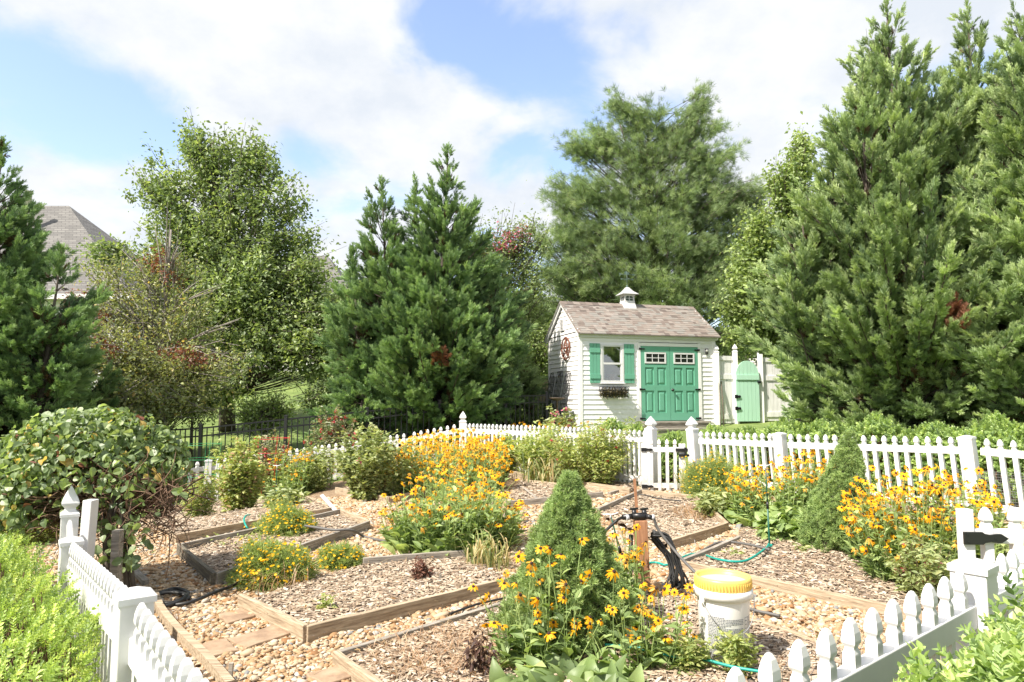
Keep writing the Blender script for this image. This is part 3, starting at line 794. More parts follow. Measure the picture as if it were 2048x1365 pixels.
# ------------------------------------------------------------------ shed
SHED_O = (1.594, 16.0); SHED_A = math.atan2(1.0, 3.46); SW, SD = 3.6, 2.2
def build_shed():
    z0 = gz(2.5, 16.5) - .03; ZC = CAMZ - z0           # ZC: camera height in the shed's own z
    t = thing('garden_shed', 'small white clapboard shed with green double doors and shingled roof', 'shed', (SHED_O[0], SHED_O[1], z0), SHED_A)
    EAVE = ZC + 1.60; APEX = ZC + 2.40
    zpx = lambda y, Y: ZC + (at(1250, y, Y)[2] - CAMZ)
    du0, du1 = 1.56, 3.11; dz0, dz1 = ZC - .50, ZC + 1.29
    wu0, wu1 = .507, 1.114; wz0, wz1 = ZC + .40, ZC + 1.31
    # walls: lapped courses, left open where the door and window stand
    mb = MB(); c = .115; lap = .016
    def course(p0, p1, nx, ny, za, zb):
        V = [(p0[0] + nx * lap, p0[1] + ny * lap, za), (p1[0] + nx * lap, p1[1] + ny * lap, za), (p1[0], p1[1], zb), (p0[0], p0[1], zb),
             (p0[0], p0[1], za), (p1[0], p1[1], za)]
        mb.add(V, np.array([[0, 1, 2, 3], [4, 5, 1, 0]]))
    z = .06
    while z < EAVE - .02:
        zt = min(z + c, EAVE); segs = [(0.0, SW)]
        for (o0, o1, b0, b1) in ((du0 - .02, du1 + .02, dz0, dz1 + .02), (wu0 + .02, wu1 - .02, wz0 + .02, wz1 - .02)):
            if zt > b0 + .03 and z < b1 - .03:
                ns = []
                for s0, s1 in segs:
                    if o0 > s0: ns.append((s0, min(o0, s1)))
                    if o1 < s1: ns.append((max(o1, s0), s1))
                    if not (o0 < s1 and o1 > s0): ns = ns
                segs = [s for s in ns if s[1] - s[0] > .01]
        for s0, s1 in segs: course((s0, 0), (s1, 0), 0, -1, z, zt)
        course((SW, 0), (SW, SD), 1, 0, z, zt); course((SW, SD), (0, SD), 0, 1, z, zt); course((0, SD), (0, 0), -1, 0, z, zt)
        z += c
    while z < APEX - .05:
        f = lambda zz: max(0.0, (APEX - zz) / (APEX - EAVE)) * SD / 2
        zt = min(z + c, APEX); w0, w1 = f(z), f(zt)
        for (u, s) in ((0, -1), (SW, 1)):
            V = [(u + s * lap, SD / 2 + w0, z), (u + s * lap, SD / 2 - w0, z), (u, SD / 2 - w1, zt), (u, SD / 2 + w1, zt), (u, SD / 2 + w0, z), (u, SD / 2 - w0, z)]
            fs = np.array([[0, 1, 2, 3], [4, 5, 1, 0]]) if s < 0 else np.array([[3, 2, 1, 0], [0, 1, 5, 4]])
            mb.add(V, fs)
        z += c
    mb.build('wall', SIDING, t, True)
    fl = MB(); box(fl, .02, SW - .02, .02, SD - .02, .3, .34); fl.build('floor', GREYWOOD, t, True)
    for (u, v) in ((0, 0), (SW, 0), (0, SD), (SW, SD)):
        m = MB(); su = -1 if u == 0 else 1; sv = -1 if v == 0 else 1
        ua, ub = sorted((u + su * .022, u - su * .06)); va, vb = sorted((v + sv * .022, v - sv * .06))
        box(m, ua, ub, va, vb, .04, EAVE - .0); m.build('corner_board', SIDING, t, True, .003)
    m = MB(); box(m, -.06, SW + .06, -.05, -.024, EAVE - .13, EAVE + .02); m.build('fascia', WHITE, t, True, .003)
    # rake boards
    ov = .10; sl_ = (APEX - EAVE) / (SD / 2)
    for u in (-.05, SW + .05):
        for s in (0, 1):
            m = MB(); v0 = -ov if s == 0 else SD + ov
            beam(m, (u, v0, EAVE - ov * sl_ + .0), (u, SD / 2, APEX - .0), .03, .10); m.build('rake_board', WHITE, t, True)
    # roof: shingle tabs laid in courses
    SH = pmat('shingles', (0, 0, 0), rough=.9, tint=True, cols=[(.115, .092, .08), (.175, .14, .12), (.22, .185, .16), (.19, .182, .165), (.26, .225, .20)], noise=.2, scale=40)
    rng = np.random.default_rng(31)
    for side in (0, 1):
        m = MB(); Ls = math.hypot(SD / 2 + ov + .04, (SD / 2 + ov + .04) * sl_); rows = 15; dv = (SD / 2 + ov + .04) / rows
        def rp(u, s, up):               # s: distance from the eave measured along v
            v = -ov - .04 + s
            zz = EAVE + (v) * sl_ + .055 + up
            return (u, v if side == 0 else SD - v, zz)
        for r in range(rows):
            u = -.10 - rng.uniform(0, .15)
            while u < SW + .10:
                w = rng.choice([.08, .10, .14, .18]); a, b = max(u, -.10), min(u + w, SW + .10); u += w
                if b - a < .01: continue
                th = .010 + rng.choice([0, .007]); s0 = r * dv - .004; s1 = min((r + 1.25) * dv, SD / 2 + ov + .04)
                V = [rp(a, s0, th), rp(b, s0, th), rp(b, s1, .004), rp(a, s1, .004), rp(a, s0, -.012), rp(b, s0, -.012), rp(b, s1, -.012), rp(a, s1, -.012)]
                fs = np.array([[0, 1, 2, 3], [4, 5, 1, 0], [5, 6, 2, 1], [7, 4, 0, 3]])
                if side: fs = fs[:, ::-1]
                m.add(V, fs, 0, np.clip(rng.normal(.5, .26), 0, 1))
        dk = [rp(-.10, 0, -.02), rp(SW + .10, 0, -.02), rp(SW + .10, SD / 2 + ov + .04, -.02), rp(-.10, SD / 2 + ov + .04, -.02)]
        m.add(dk, np.array([[0, 1, 2, 3]]), 1)
        ro = m.build('roof', [SH, WHITE], t, True)
        if side == 0:
            rm = MB(); zz = APEX + .055
            for k in range(22):
                a = -.10 + k * (SW + .2) / 22; b = a + (SW + .2) / 22 + .03; b = min(b, SW + .1)
                for s in (-1, 1):
                    V = [(a, SD / 2, zz + .026), (b, SD / 2, zz + .018), (b, SD / 2 + s * .13, zz + .018 - .13 * sl_), (a, SD / 2 + s * .13, zz + .026 - .13 * sl_)]
                    rm.add(V, np.array([[0, 1, 2, 3] if s > 0 else [3, 2, 1, 0]]), 0, np.clip(rng.normal(.45, .2), 0, 1))
            rm.build('ridge_cap', SH, ro, True)
    # door casing and doors
    m = MB()
    box(m, du0 - .09, du0 - .005, -.034, -.0, dz0, dz1 + .085); box(m, du1 + .005, du1 + .09, -.034, 0, dz0, dz1 + .085); box(m, du0 - .005, du1 + .005, -.034, 0, dz1 + .005, dz1 + .085)
    m.build('door_casing', SIDING, t, True, .003)
    dm = (du0 + du1) / 2; H = dz1 - dz0
    for k, (a, b) in enumerate(((du0, dm - .004), (dm + .004, du1))):
        m = MB(); w = b - a; y0, y1 = -.030, .0; rec = .022
        st = .105; cs = .09; mid = (w - 2 * st - cs) / 2
        zr = [0, .19, .72, .85, 1.28, 1.33, 1.67, H]     # rails and openings
        box(m, a, b, y0 + rec, y1 + .01, dz0, dz1)
        box(m, a, a + st, y0, y0 + rec, dz0, dz1); box(m, b - st, b, y0, y0 + rec, dz0, dz1)
        for (q0, q1) in ((0, .19), (.72, .85), (1.28, 1.35), (1.66, H)): box(m, a + st, b - st, y0, y0 + rec, dz0 + q0, dz0 + q1)
        for (q0, q1) in ((.19, .72), (.85, 1.28)):
            box(m, a + st + mid, a + st + mid + cs, y0, y0 + rec, dz0 + q0, dz0 + q1)
            for x0 in (a + st, a + st + mid + cs):
                lo = .035; V = []
                for (e, y) in ((lo, y0 + rec), (lo + .03, y0 + .006)):
                    V += [(x0 + e, y, dz0 + q0 + e), (x0 + mid - e, y, dz0 + q0 + e), (x0 + mid - e, y, dz0 + q1 - e), (x0 + e, y, dz0 + q1 - e)]
                m.add(V, np.array([[4, 5, 6, 7], [0, 1, 5, 4], [1, 2, 6, 5], [2, 3, 7, 6], [3, 0, 4, 7]]))
        d = m.build('door', DOORGREEN, t, True)
        wz = dz0 + 1.375; wh = .27; x0, x1 = a + st - .005, b - st + .005
        fm = MB(); yf = y0 - .012
        for (p, q, r, s) in ((x0, x1, wz, wz + .038), (x0, x1, wz + wh - .038, wz + wh), (x0, x0 + .038, wz + .038, wz + wh - .038), (x1 - .038, x1, wz + .038, wz + wh - .038)): box(fm, p, q, yf, y0 + .002, r, s)
        xi0, xi1, zi0, zi1 = x0 + .038, x1 - .038, wz + .038, wz + wh - .038
        for i in (1, 2):
            xc = xi0 + (xi1 - xi0) * i / 3; box(fm, xc - .008, xc + .008, yf + .003, y0 + .001, zi0, zi1)
        zc = (zi0 + zi1) / 2; box(fm, xi0, xi1, yf + .004, y0 + .0015, zc - .008, zc + .008)
        fm.build('window_frame', WHITE, d, True)
        pm = MB(); box(pm, xi0, xi1, y0 - .002, y0 - .0005, zi0, zi1); pm.build('pane', pmat('dark_glass', (.02, .025, .022), rough=.04, spec=1.0), d, True)
        for zz in (.05, .75, H - .07):
            hm = hinge_mesh(.16, .045)
            o = hm.build('hinge', BLACK, d, True)
            o.location = (a - .05 if k == 0 else b + .05, y0 - .012, dz0 + zz)
            if k: o.scale = (-1, 1, 1)
        if k:
            km = MB(); lathe(km, [(.03, 0), (.03, .006), (.012, .01), (.012, .03), (.028, .04), (.03, .055), (.018, .066), (.002, .068)], 14)
            o = km.build('knob', BLACK, d, True); o.location = (a + .05, y0, dz0 + .74); o.rotation_euler = (math.pi / 2, 0, 0)
    # window
    m = MB(); yo = -.04
    for (p, q, r, s) in ((wu0, wu1, wz0, wz0 + .055), (wu0, wu1, wz1 - .05, wz1), (wu0, wu0 + .055, wz0 + .055, wz1 - .05), (wu1 - .055, wu1, wz0 + .055, wz1 - .05)): box(m, p, q, yo, .03, r, s)
    w = m.build('window', WHITE, t, True, .003)
    m = MB(); zc = (wz0 + wz1) / 2; box(m, wu0 + .055, wu1 - .055, yo + .006, .02, zc - .02, zc + .025)
    for (p, q) in ((wz0 + .055, zc - .02), (zc + .025, wz1 - .05)):
        for x in (wu0 + .055, wu1 - .085): box(m, x, x + .03, yo + .01, .018, p, q)
    m.build('sash', WHITE, w, True)
    m = MB(); box(m, wu0 + .08, wu1 - .08, -.008, -.004, wz0 + .05, wz1 - .045); m.build('pane', glassmat(), w, True)
    m = MB(); box(m, wu0 - .02, wu1 + .02, yo - .02, .0, wz0 - .03, wz0 - .001); m.build('sill', WHITE, w, True, .003)
    for (a, b) in ((.235, .500), (1.122, 1.385)):
        m = MB(); n = 3; bw = (b - a) / n; z0_, z1_ = wz0 - .005, wz1 + .02
        for i in range(n): box(m, a + i * bw + .003, a + (i + 1) * bw - .003, -.036, -.018, z0_, z1_)
        for zz in (z0_ + .10, z1_ - .22): box(m, a + .002, b - .002, -.052, -.037, zz, zz + .11)
        m.build('shutter', DOORGREEN, t, True, .002)
    # gable louvre
    m = MB(); vc = SD / 2 + .02; gzv = APEX - .52
    box(m, -.045, -.004, vc - .13, vc - .10, gzv - .16, gzv + .16); box(m, -.045, -.004, vc + .10, vc + .13, gzv - .16, gzv + .16)
    for i in range(9):
        zz = gzv - .15 + i * .034
        V = [(-.045, vc - .1, zz), (-.045, vc + .1, zz), (-.012, vc + .1, zz + .03), (-.012, vc - .1, zz + .03)]; m.add(V, np.array([[0, 1, 2, 3], [3, 2, 1, 0]]))
    m.build('gable_vent', WHITE, t, True)
    # cupola
    uc = 1.77; vc = SD / 2; zb = APEX - .12
    m = MB(); lathe(m, [(.235, zb), (.225, zb + .10), (.185, zb + .27), (.185, zb + .30)], c=(uc, vc, 0), square=True, smooth=False, cap=False)
    for sx in (-1, 1):
        for sy in (-1, 1): box(m, *sorted((uc + sx * .175, uc + sx * .135)), *sorted((vc + sy * .175, vc + sy * .135)), zb + .30, zb + .53)
    lathe(m, [(.185, zb + .30), (.185, zb + .335)], c=(uc, vc, 0), square=True, smooth=False)
    lathe(m, [(.19, zb + .50), (.19, zb + .545)], c=(uc, vc, 0), square=True, smooth=False)
    for (dx, dy, rot) in ((0, -.155, 0), (-.155, 0, 1), (0, .155, 0), (.155, 0, 1)):
        for off in (-.0,):
            if rot == 0: box(m, uc - .009, uc + .009, vc + dy - .009, vc + dy + .009, zb + .335, zb + .50); box(m, uc - .135, uc + .135, vc + dy - .007, vc + dy + .007, zb + .41, zb + .425)
            else: box(m, uc + dx - .009, uc + dx + .009, vc - .009, vc + .009, zb + .335, zb + .50); box(m, uc + dx - .007, uc + dx + .007, vc - .135, vc + .135, zb + .41, zb + .425)
    # arched heads of the little windows
    for k in range(4):
        n = 8; pts = []
        for i in range(n + 1):
            a = math.pi * i / n; pts.append((.135 * math.cos(a), .5 - .055 + .055 * math.sin(a)))
        for i in range(n):
            (x0, q0), (x1, q1) = pts[i], pts[i + 1]
            V2 = [(x0, q0), (x1, q1), (x1, .502), (x0, .502)]
            V = []
            for (x, q) in V2:
                for s_ in (0,): V.append((x, -.16, q))
            V = np.array(V); ca, sa = math.cos(k * math.pi / 2), math.sin(k * math.pi / 2)
            W = np.stack([uc + V[:, 0] * ca - V[:, 1] * sa, vc + V[:, 0] * sa + V[:, 1] * ca, zb + V[:, 2]], 1); m.add(W, np.array([[0, 1, 2, 3], [3, 2, 1, 0]]))
    KC = .78; Cc = Matrix.Translation((uc, vc, zb)) @ Matrix.Diagonal((KC, KC, KC, 1)) @ Matrix.Translation((-uc, -vc, -zb))
    cu = m.build('cupola', WHITE, t, True); cu.matrix_basis = Cc
    m = MB(); box(m, uc - .13, uc + .13, vc - .13, vc + .13, zb + .33, zb + .5); m.build('pane', pmat('cupola_glass', (.10, .13, .13), rough=.05, spec=1.0), cu, True)
    m = MB(); lathe(m, [(.285, zb + .545), (.285, zb + .56), (.16, zb + .655), (.055, zb + .79), (.035, zb + .81)], c=(uc, vc, 0), square=True, smooth=False); m.build('roof', pmat('grey_tin', (.42, .42, .42), rough=.5), cu, True)
    m = MB(); zv = zb + .80
    tubes(m, [[(uc, vc, zv), (uc, vc, zv + .55)]], [.012, .009], 8)
    tubes(m, [[(uc - .2, vc, zv + .28), (uc + .2, vc, zv + .28)], [(uc, vc - .2, zv + .28), (uc, vc + .2, zv + .28)], [(uc - .26, vc, zv + .44), (uc + .26, vc, zv + .44)]], [.008, .008], 6)
    for (x, y) in ((.2, 0), (-.2, 0)): box(m, uc + x - .025, uc + x + .025, vc - .005, vc + .005, zv + .255, zv + .305)
    m.add([(uc + .20, vc, zv + .40), (uc + .33, vc, zv + .44), (uc + .20, vc, zv + .48)], np.array([[0, 1, 2], [2, 1, 0]]))
    m.add([(uc - .30, vc, zv + .39), (uc - .16, vc, zv + .44), (uc - .30, vc, zv + .49), (uc - .26, vc, zv + .44)], np.array([[0, 1, 2, 3], [3, 2, 1, 0]]))
    m.add([(uc - .08, vc, zv + .45), (uc + .07, vc, zv + .45), (uc + .10, vc, zv + .53), (uc + .02, vc, zv + .50), (uc - .06, vc, zv + .56), (uc - .10, vc, zv + .50)], np.array([[0, 1, 2, 3, 4, 5], [5, 4, 3, 2, 1, 0]]))
    lathe(m, [(.02, zv - .02), (.035, zv + .03), (.02, zv + .08)], 10, (uc, vc, 0)); m.build('weathervane', pmat('green_bronze', (.09, .14, .12), rough=.6), cu, True)
    # steps
    m = MB()
    for k in range(3):
        box(m, du0 - .1, du1 + .15, -.32 - .30 * k, -.035 - .30 * k if k else -.04, dz0 - .06 - .15 * k, dz0 - .015 - .15 * k)
        box(m, du0 - .08, du1 + .13, -.30 - .30 * k, -.27 - .30 * k, dz0 - .30 - .15 * k, dz0 - .062 - .15 * k)
    m.build('steps', GREYWOOD, t, True, .003)
    # top-level things that lean on or hang from the shed, in world space
    T = WM[t.name]
    def W(u, v, z): return np.array(T @ Vector((u, v, z)))
    e = thing('window_basket', 'black wire window basket with dry coir liner under the shed window', 'window basket', tuple(W(.8, -.12, wz0 - .2)), SHED_A)
    m = MB(); P = []
    for zz, wv in ((.0, .34), (-.08, .32)):
        P += [[(-wv, -.12, zz), (wv, -.12, zz)], [(-wv, .07, zz), (wv, .07, zz)], [(-wv, -.12, zz), (-wv, .07, zz)], [(wv, -.12, zz), (wv, .07, zz)]]
    for i in range(9):
        x = -.34 + .68 * i / 8; P += [[(x, -.12, .0), (x * .9, -.08, -.24)]]
    P += [[(-.30, -.08, -.24), (.30, -.08, -.24)], [(-.34, .07, 0), (-.3, .07, -.24)], [(.34, .07, 0), (.3, .07, -.24)]]
    tubes(m, P, [.008, .008], 5); o = m.build('wire_frame', BLACK, e, True); o.location = (0, 0, .1)
    m = MB(); rng = np.random.default_rng(9); n = 500
    pos = np.stack([rng.uniform(-.31, .31, n), rng.uniform(-.075, .055, n), rng.uniform(-.22, -.06, n) + .10], 1); pos[:, 1] *= 1
    scatter(m, *NARROW, pos, frames(rdir(rng, n) * [1, .5, .6], rdir(rng, n)), np.full(n, .10) * rng.uniform(.6, 1.3, n), 0, rng.random(n))
    m.build('liner', leafmat('dry_coir', [(.035, .03, .015), (.09, .07, .03), (.14, .12, .05)], trans=.1), e, True)
    pp = W(.86, .16, wz0 + .04); m = MB(); lathe(m, [(.07, 0), (.095, .14), (.105, .14), (.105, .17), (.09, .17), (.085, .14)], 18)
    o = m.build('flower_pot', pmat('terracotta', (.42, .14, .07), rough=.8)); o.location = tuple(pp); tag(o, 'terracotta flower pot standing behind the lower window pane of the shed', 'flower pot')
    # wheel on the side wall
    m = MB(); n = 28; a = np.linspace(0, 2 * np.pi, n)
    P = np.stack([np.zeros(n), .27 * np.cos(a), .27 * np.sin(a)], 1); tubes(m, P[None], np.full(n, .02), 6)
    for k in range(5):
        a0 = math.pi / 2 + k * 2 * math.pi / 5; a1 = a0 + 4 * math.pi / 5
        tubes(m, [[(0, .25 * math.cos(a0), .25 * math.sin(a0)), (0, .25 * math.cos(a1), .25 * math.sin(a1))]], [.013, .013], 6)
    lathe(m, [(.07, -.012), (.07, .012)], 14)
    zz = ZC + (at(1139, 698, 16.9)[2] - CAMZ); p = W(-.05, .82, zz)
    o = m.build('wall_star', IRON); o.location = tuple(p); o.rotation_euler = (0, 0, SHED_A); tag(o, 'round rusty metal star ornament hung on the shed side wall', 'wall ornament')
    # trellises leaning on the side wall
    for k, (v, wv, hh, arch, lab) in enumerate(((1.72, .42, 1.35, True, 'arched black metal trellis leaning on shed wall, farthest from the door'), (1.18, .40, 1.45, False, 'square topped black wire trellis leaning between two arched ones'),
                                             (.62, .42, 1.50, True, 'tallest arched metal trellis leaning on shed wall near its front corner'))):
        m = MB(); P = []
        r = wv / 2; zs = hh - (r * 1.5 if arch else 0)
        for y in (-r, 0, r): P.append([(0, y, 0), (0, y, zs + (r * 1.4 if arch and y == 0 else 0))])
        for y in (-r / 2, r / 2): P.append([(0, y, .15), (0, y, zs + (r * 1.15 if arch else 0))])
        for z_ in np.linspace(.2, zs, 5): P.append([(0, -r, z_), (0, r, z_)])
        if not arch: P.append([(0, -r, zs), (0, r, zs)])
        tubes(m, P, [.009, .009], 5)
        if arch:
            a = np.linspace(0, math.pi, 15); tubes(m, np.stack([0 * a, r * np.cos(a), zs + 1.5 * r * np.sin(a)], 1)[None], np.full(15, .009), 5)
        else:
            for sgn in (-1, 1): tubes(m, [[(0, sgn * r, zs - .35), (0, 0, zs)]], [.007, .007], 5)
        p = W(-.30, v, .0); p[2] = gz(p[0], p[1]) + .1
        o = m.build('metal_trellis', BLACK); o.location = tuple(p); o.rotation_euler = (0, .17, SHED_A); tag(o, lab, 'trellis', 'metal trellises leaning on the shed')
    # bird bath dish on a stand
    p = W(-.45, .35, 0); zz = at(1137, 800, 16.1)[2]; m = MB(); hb = zz - gz(p[0], p[1])
    lathe(m, [(.02, 0), (.02, hb - .03), (.06, hb - .02), (.19, hb + .03), (.20, hb + .05), (.18, hb + .045), (.03, hb + .0)], 20)
    o = m.build('bird_bath', pmat('brown_iron', (.13, .09, .06), rough=.7)); o.location = (p[0], p[1], gz(p[0], p[1])); tag(o, 'shallow brown bird bath on a thin stand by the shed corner', 'bird bath')
    # small plaque by the door
    m = MB(); box(m, -.045, .045, -.03, 0, -.07, .07); lathe(m, [(.035, -.036), (.03, -.04)], 12, (0, 0, 0))
    o = MB(); box(o, -.045, .045, -.02, 0, -.07, .07); ob = o.build('wall_thermometer', pmat('dark_plaque', (.06, .06, .06), rough=.4), None, False, .01)
    ob.location = tuple(W(3.36, -.024, ZC + 1.19)); ob.rotation_euler = (0, 0, SHED_A); tag(ob, 'small dark thermometer on the shed front right of the doors', 'thermometer')
    f = MB(); lathe(f, [(.034, 0), (.034, .004), (.02, .005)], 16); fo = f.build('dial', WHITE, ob, True); fo.location = (0, -.021, .02); fo.rotation_euler = (math.pi / 2, 0, 0)
    # poles leaning at the right corner
    for k, (du, dx, lab) in enumerate(((3.46, .20, 'thin grey pole leaning at the right shed corner, nearer the doors'), (3.58, .16, 'dark weathered pole leaning between shed corner and white fence'))):
        a = W(du, -.40 + .05 * k, 0); a[2] = gz(a[0], a[1]) + .02; b = W(du + dx, -.045, ZC + .55 - .1 * k); m = MB()
        tubes(m, [[a, a * .5 + b * .5 + [.01, 0, 0], b]], [.016, .016, .014], 7); tag(m.build('pole', GREYWOOD if k == 0 else DARKWOOD), lab, 'pole', 'poles leaning on the shed')
build_shed()

# ------------------------------------------------------------------ white privacy fence and mint gate
def privacy():
    Y = 17.1; a = at(1432, 712, 17.0); b = at(1469, 712, 17.15); c = at(1519, 714, 17.3); d = at(1640, 716, 17.7)
    rng = np.random.default_rng(4)
    def panel(t, p, q, zt, seed):
        L = np.linalg.norm((q - p)[:2]); n = max(2, int(round(L / .15))); m = MB(); r = np.random.default_rng(seed)
        dx = (q - p) / L
        rz = math.atan2(dx[1], dx[0]); z0 = gz(p[0], p[1]) + .03; H = zt - z0
        for i in range(n): box(m, i * L / n + .004, (i + 1) * L / n - .004, -.012 + r.uniform(-.003, .003), .012, 0, H + r.uniform(-.012, .0))
        box(m, 0, L, -.032, -.013, H - .11, H); box(m, 0, L, -.032, -.013, H - .58, H - .46); box(m, 0, L, -.032, -.013, .1, .22)
        o = obj('board_panel', m.mesh('board_panel', WHITEWOOD), t, False, 0, (p[0], p[1], z0), (0, 0, rz))
    t = thing('privacy_fence', 'tall white board fence with gothic posts right of the shed', 'board fence', (a[0], a[1], gz(a[0], a[1])))
    panel(t, a, b, a[2], 1); panel(t, c + [.05, 0, 0], d, c[2] - .02, 2)
    for p, h in ((a, .12), (b, .14), (c, .16), (at(1583, 716, 17.5), .1)):
        z0 = gz(p[0], p[1]) - .05; pm, cm = post_mb(.105, p[2] + h - .03 - z0, 'gothic'); po = obj('post', pm.mesh('post', WHITEWOOD), t, False, .004, (p[0], p[1] - .03, z0)); obj('post_cap', cm.mesh('post_cap', WHITE), po, True)
    # second run behind
    e = thing('privacy_fence', 'farther white board fence seen over the mint gate', 'board fence', tuple(at(1500, 722, 19.5) * [1, 1, 0] + [0, 0, 1.2]))
    panel(e, at(1495, 720, 19.6), at(1700, 716, 18.2), at(1495, 718, 19.6)[2], 3)
    # gate: boards cut to an arch
    L = (c - b)[0] - .04; z0 = gz(b[0], b[1]) + .05; zt = at(1488, 722, Y)[2]; zs = at(1466, 752, Y)[2]
    tg = thing('arched_gate', 'mint green arched board gate in the white board fence', 'gate', (b[0] - .03, b[1] - .125, z0), math.atan2((c - b)[1], (c - b)[0]))
    m = MB(); n = 6
    def arch(x): return zs - z0 + (zt - zs) * math.sqrt(max(0, 1 - ((x - L / 2) / (L / 2)) ** 2))
    for i in range(n):
        x0 = i * L / n + .004; x1 = (i + 1) * L / n - .004; k = 5; xs_ = np.linspace(x0, x1, k)
        top = [(x, arch(x)) for x in xs_]; prof = [(x0, 0), (x1, 0)] + top[::-1]; nn = len(prof)
        lo = np.array([(x, -.012, z) for x, z in prof]); hi = lo + [0, .024, 0]; ii = np.arange(nn)
        m.add(np.vstack([lo, hi]), [ii[None], (ii[::-1] + nn)[None], np.stack([ii, nn + ii, nn + (ii + 1) % nn, (ii + 1) % nn], 1)])
    m.build('boards', GATEGREEN, tg, True)
    m = MB(); box(m, .01, L - .01, -.034, -.013, zs - z0 - .10, zs - z0 + .02); m.build('cross_rail', GATEGREEN, tg, True)
    for zz in (.32, zs - z0 - .52):
        o = hinge_mesh(.17, .09).build('hinge', BLACK, tg, True); o.location = (-.05, -.03, zz)
    m = MB(); box(m, L - .05, L + .03, -.05, -.013, .95, 1.0); m.build('latch', BLACK, tg, True)
    # stockade fence left of the shed
    p = at(1062, 756, 18.4); q = at(1104, 754, 18.6); s = thing('stockade_fence', 'weathered pointed wooden fence just left of the shed', 'wooden fence', tuple(p * [1, 1, 0] + [0, 0, gz(p[0], p[1])]))
    m = MB(); n = 8; z0 = gz(p[0], p[1]); H = p[2] - z0
    for i in range(n):
        x0 = p[0] + i * .088; prof = [(x0, z0), (x0 + .082, z0), (x0 + .082, p[2] - .06), (x0 + .041, p[2] + rng.uniform(-.02, .02)), (x0, p[2] - .06)]
        nn = 5; lo = np.array([(x, p[1], z) for x, z in prof]); hi = lo + [0, .02, 0]; ii = np.arange(nn)
        m.add(np.vstack([lo, hi]), [ii[None], (ii[::-1] + nn)[None], np.stack([ii, nn + ii, nn + (ii + 1) % nn, (ii + 1) % nn], 1)])
    box(m, p[0] - .0, p[0] + .7, p[1] + .021, p[1] + .06, p[2] - .4, p[2] - .3)
    m.build('board_panel', pmat('tan_boards', (0, 0, 0), rough=.85, cols=[(.26, .19, .12), (.42, .33, .22), (.5, .42, .3)], scale=5, stretch=(10, 10, .8)), s)
    m = MB(); box(m, p[0] - .14, p[0] - .02, p[1] - .05, p[1] + .06, z0 - .05, p[2] + .02); m.build('post', DARKWOOD, s)
privacy()

# ------------------------------------------------------------------ trees
SP_RNG = np.random.default_rng(77)
SPRAYS = [make_spray(SP_RNG) for _ in range(3)]
TUFTS = [make_tuft(SP_RNG, 17, .2, .1, 1.0) for _ in range(2)]
STUBS = [make_tuft(SP_RNG, 9, .55, .3, 1.25) for _ in range(3)]

def scatter_var(mb, temps, P, R, s, mat, tint, rng):
    k = rng.integers(0, len(temps), len(P)); mat = np.broadcast_to(np.asarray(mat), (len(P),)); s = np.asarray(s)
    for i, (tV, tF) in enumerate(temps):
        q = k == i
        if q.any(): scatter(mb, tV, tF, P[q], R[q], s[q], mat[q], tint[q])

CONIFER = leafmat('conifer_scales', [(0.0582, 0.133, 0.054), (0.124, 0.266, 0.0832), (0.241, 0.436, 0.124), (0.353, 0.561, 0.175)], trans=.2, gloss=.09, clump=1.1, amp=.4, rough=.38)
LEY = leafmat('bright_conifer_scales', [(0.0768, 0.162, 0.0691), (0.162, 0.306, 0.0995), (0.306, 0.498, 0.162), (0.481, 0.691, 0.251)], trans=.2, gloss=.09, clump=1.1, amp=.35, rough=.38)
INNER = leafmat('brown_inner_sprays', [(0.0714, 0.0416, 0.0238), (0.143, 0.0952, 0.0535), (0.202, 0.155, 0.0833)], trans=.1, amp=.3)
DEADN = leafmat('dead_needles', [(.16, .045, .02), (.30, .11, .05), (.38, .19, .10)], trans=.2, amp=.3)

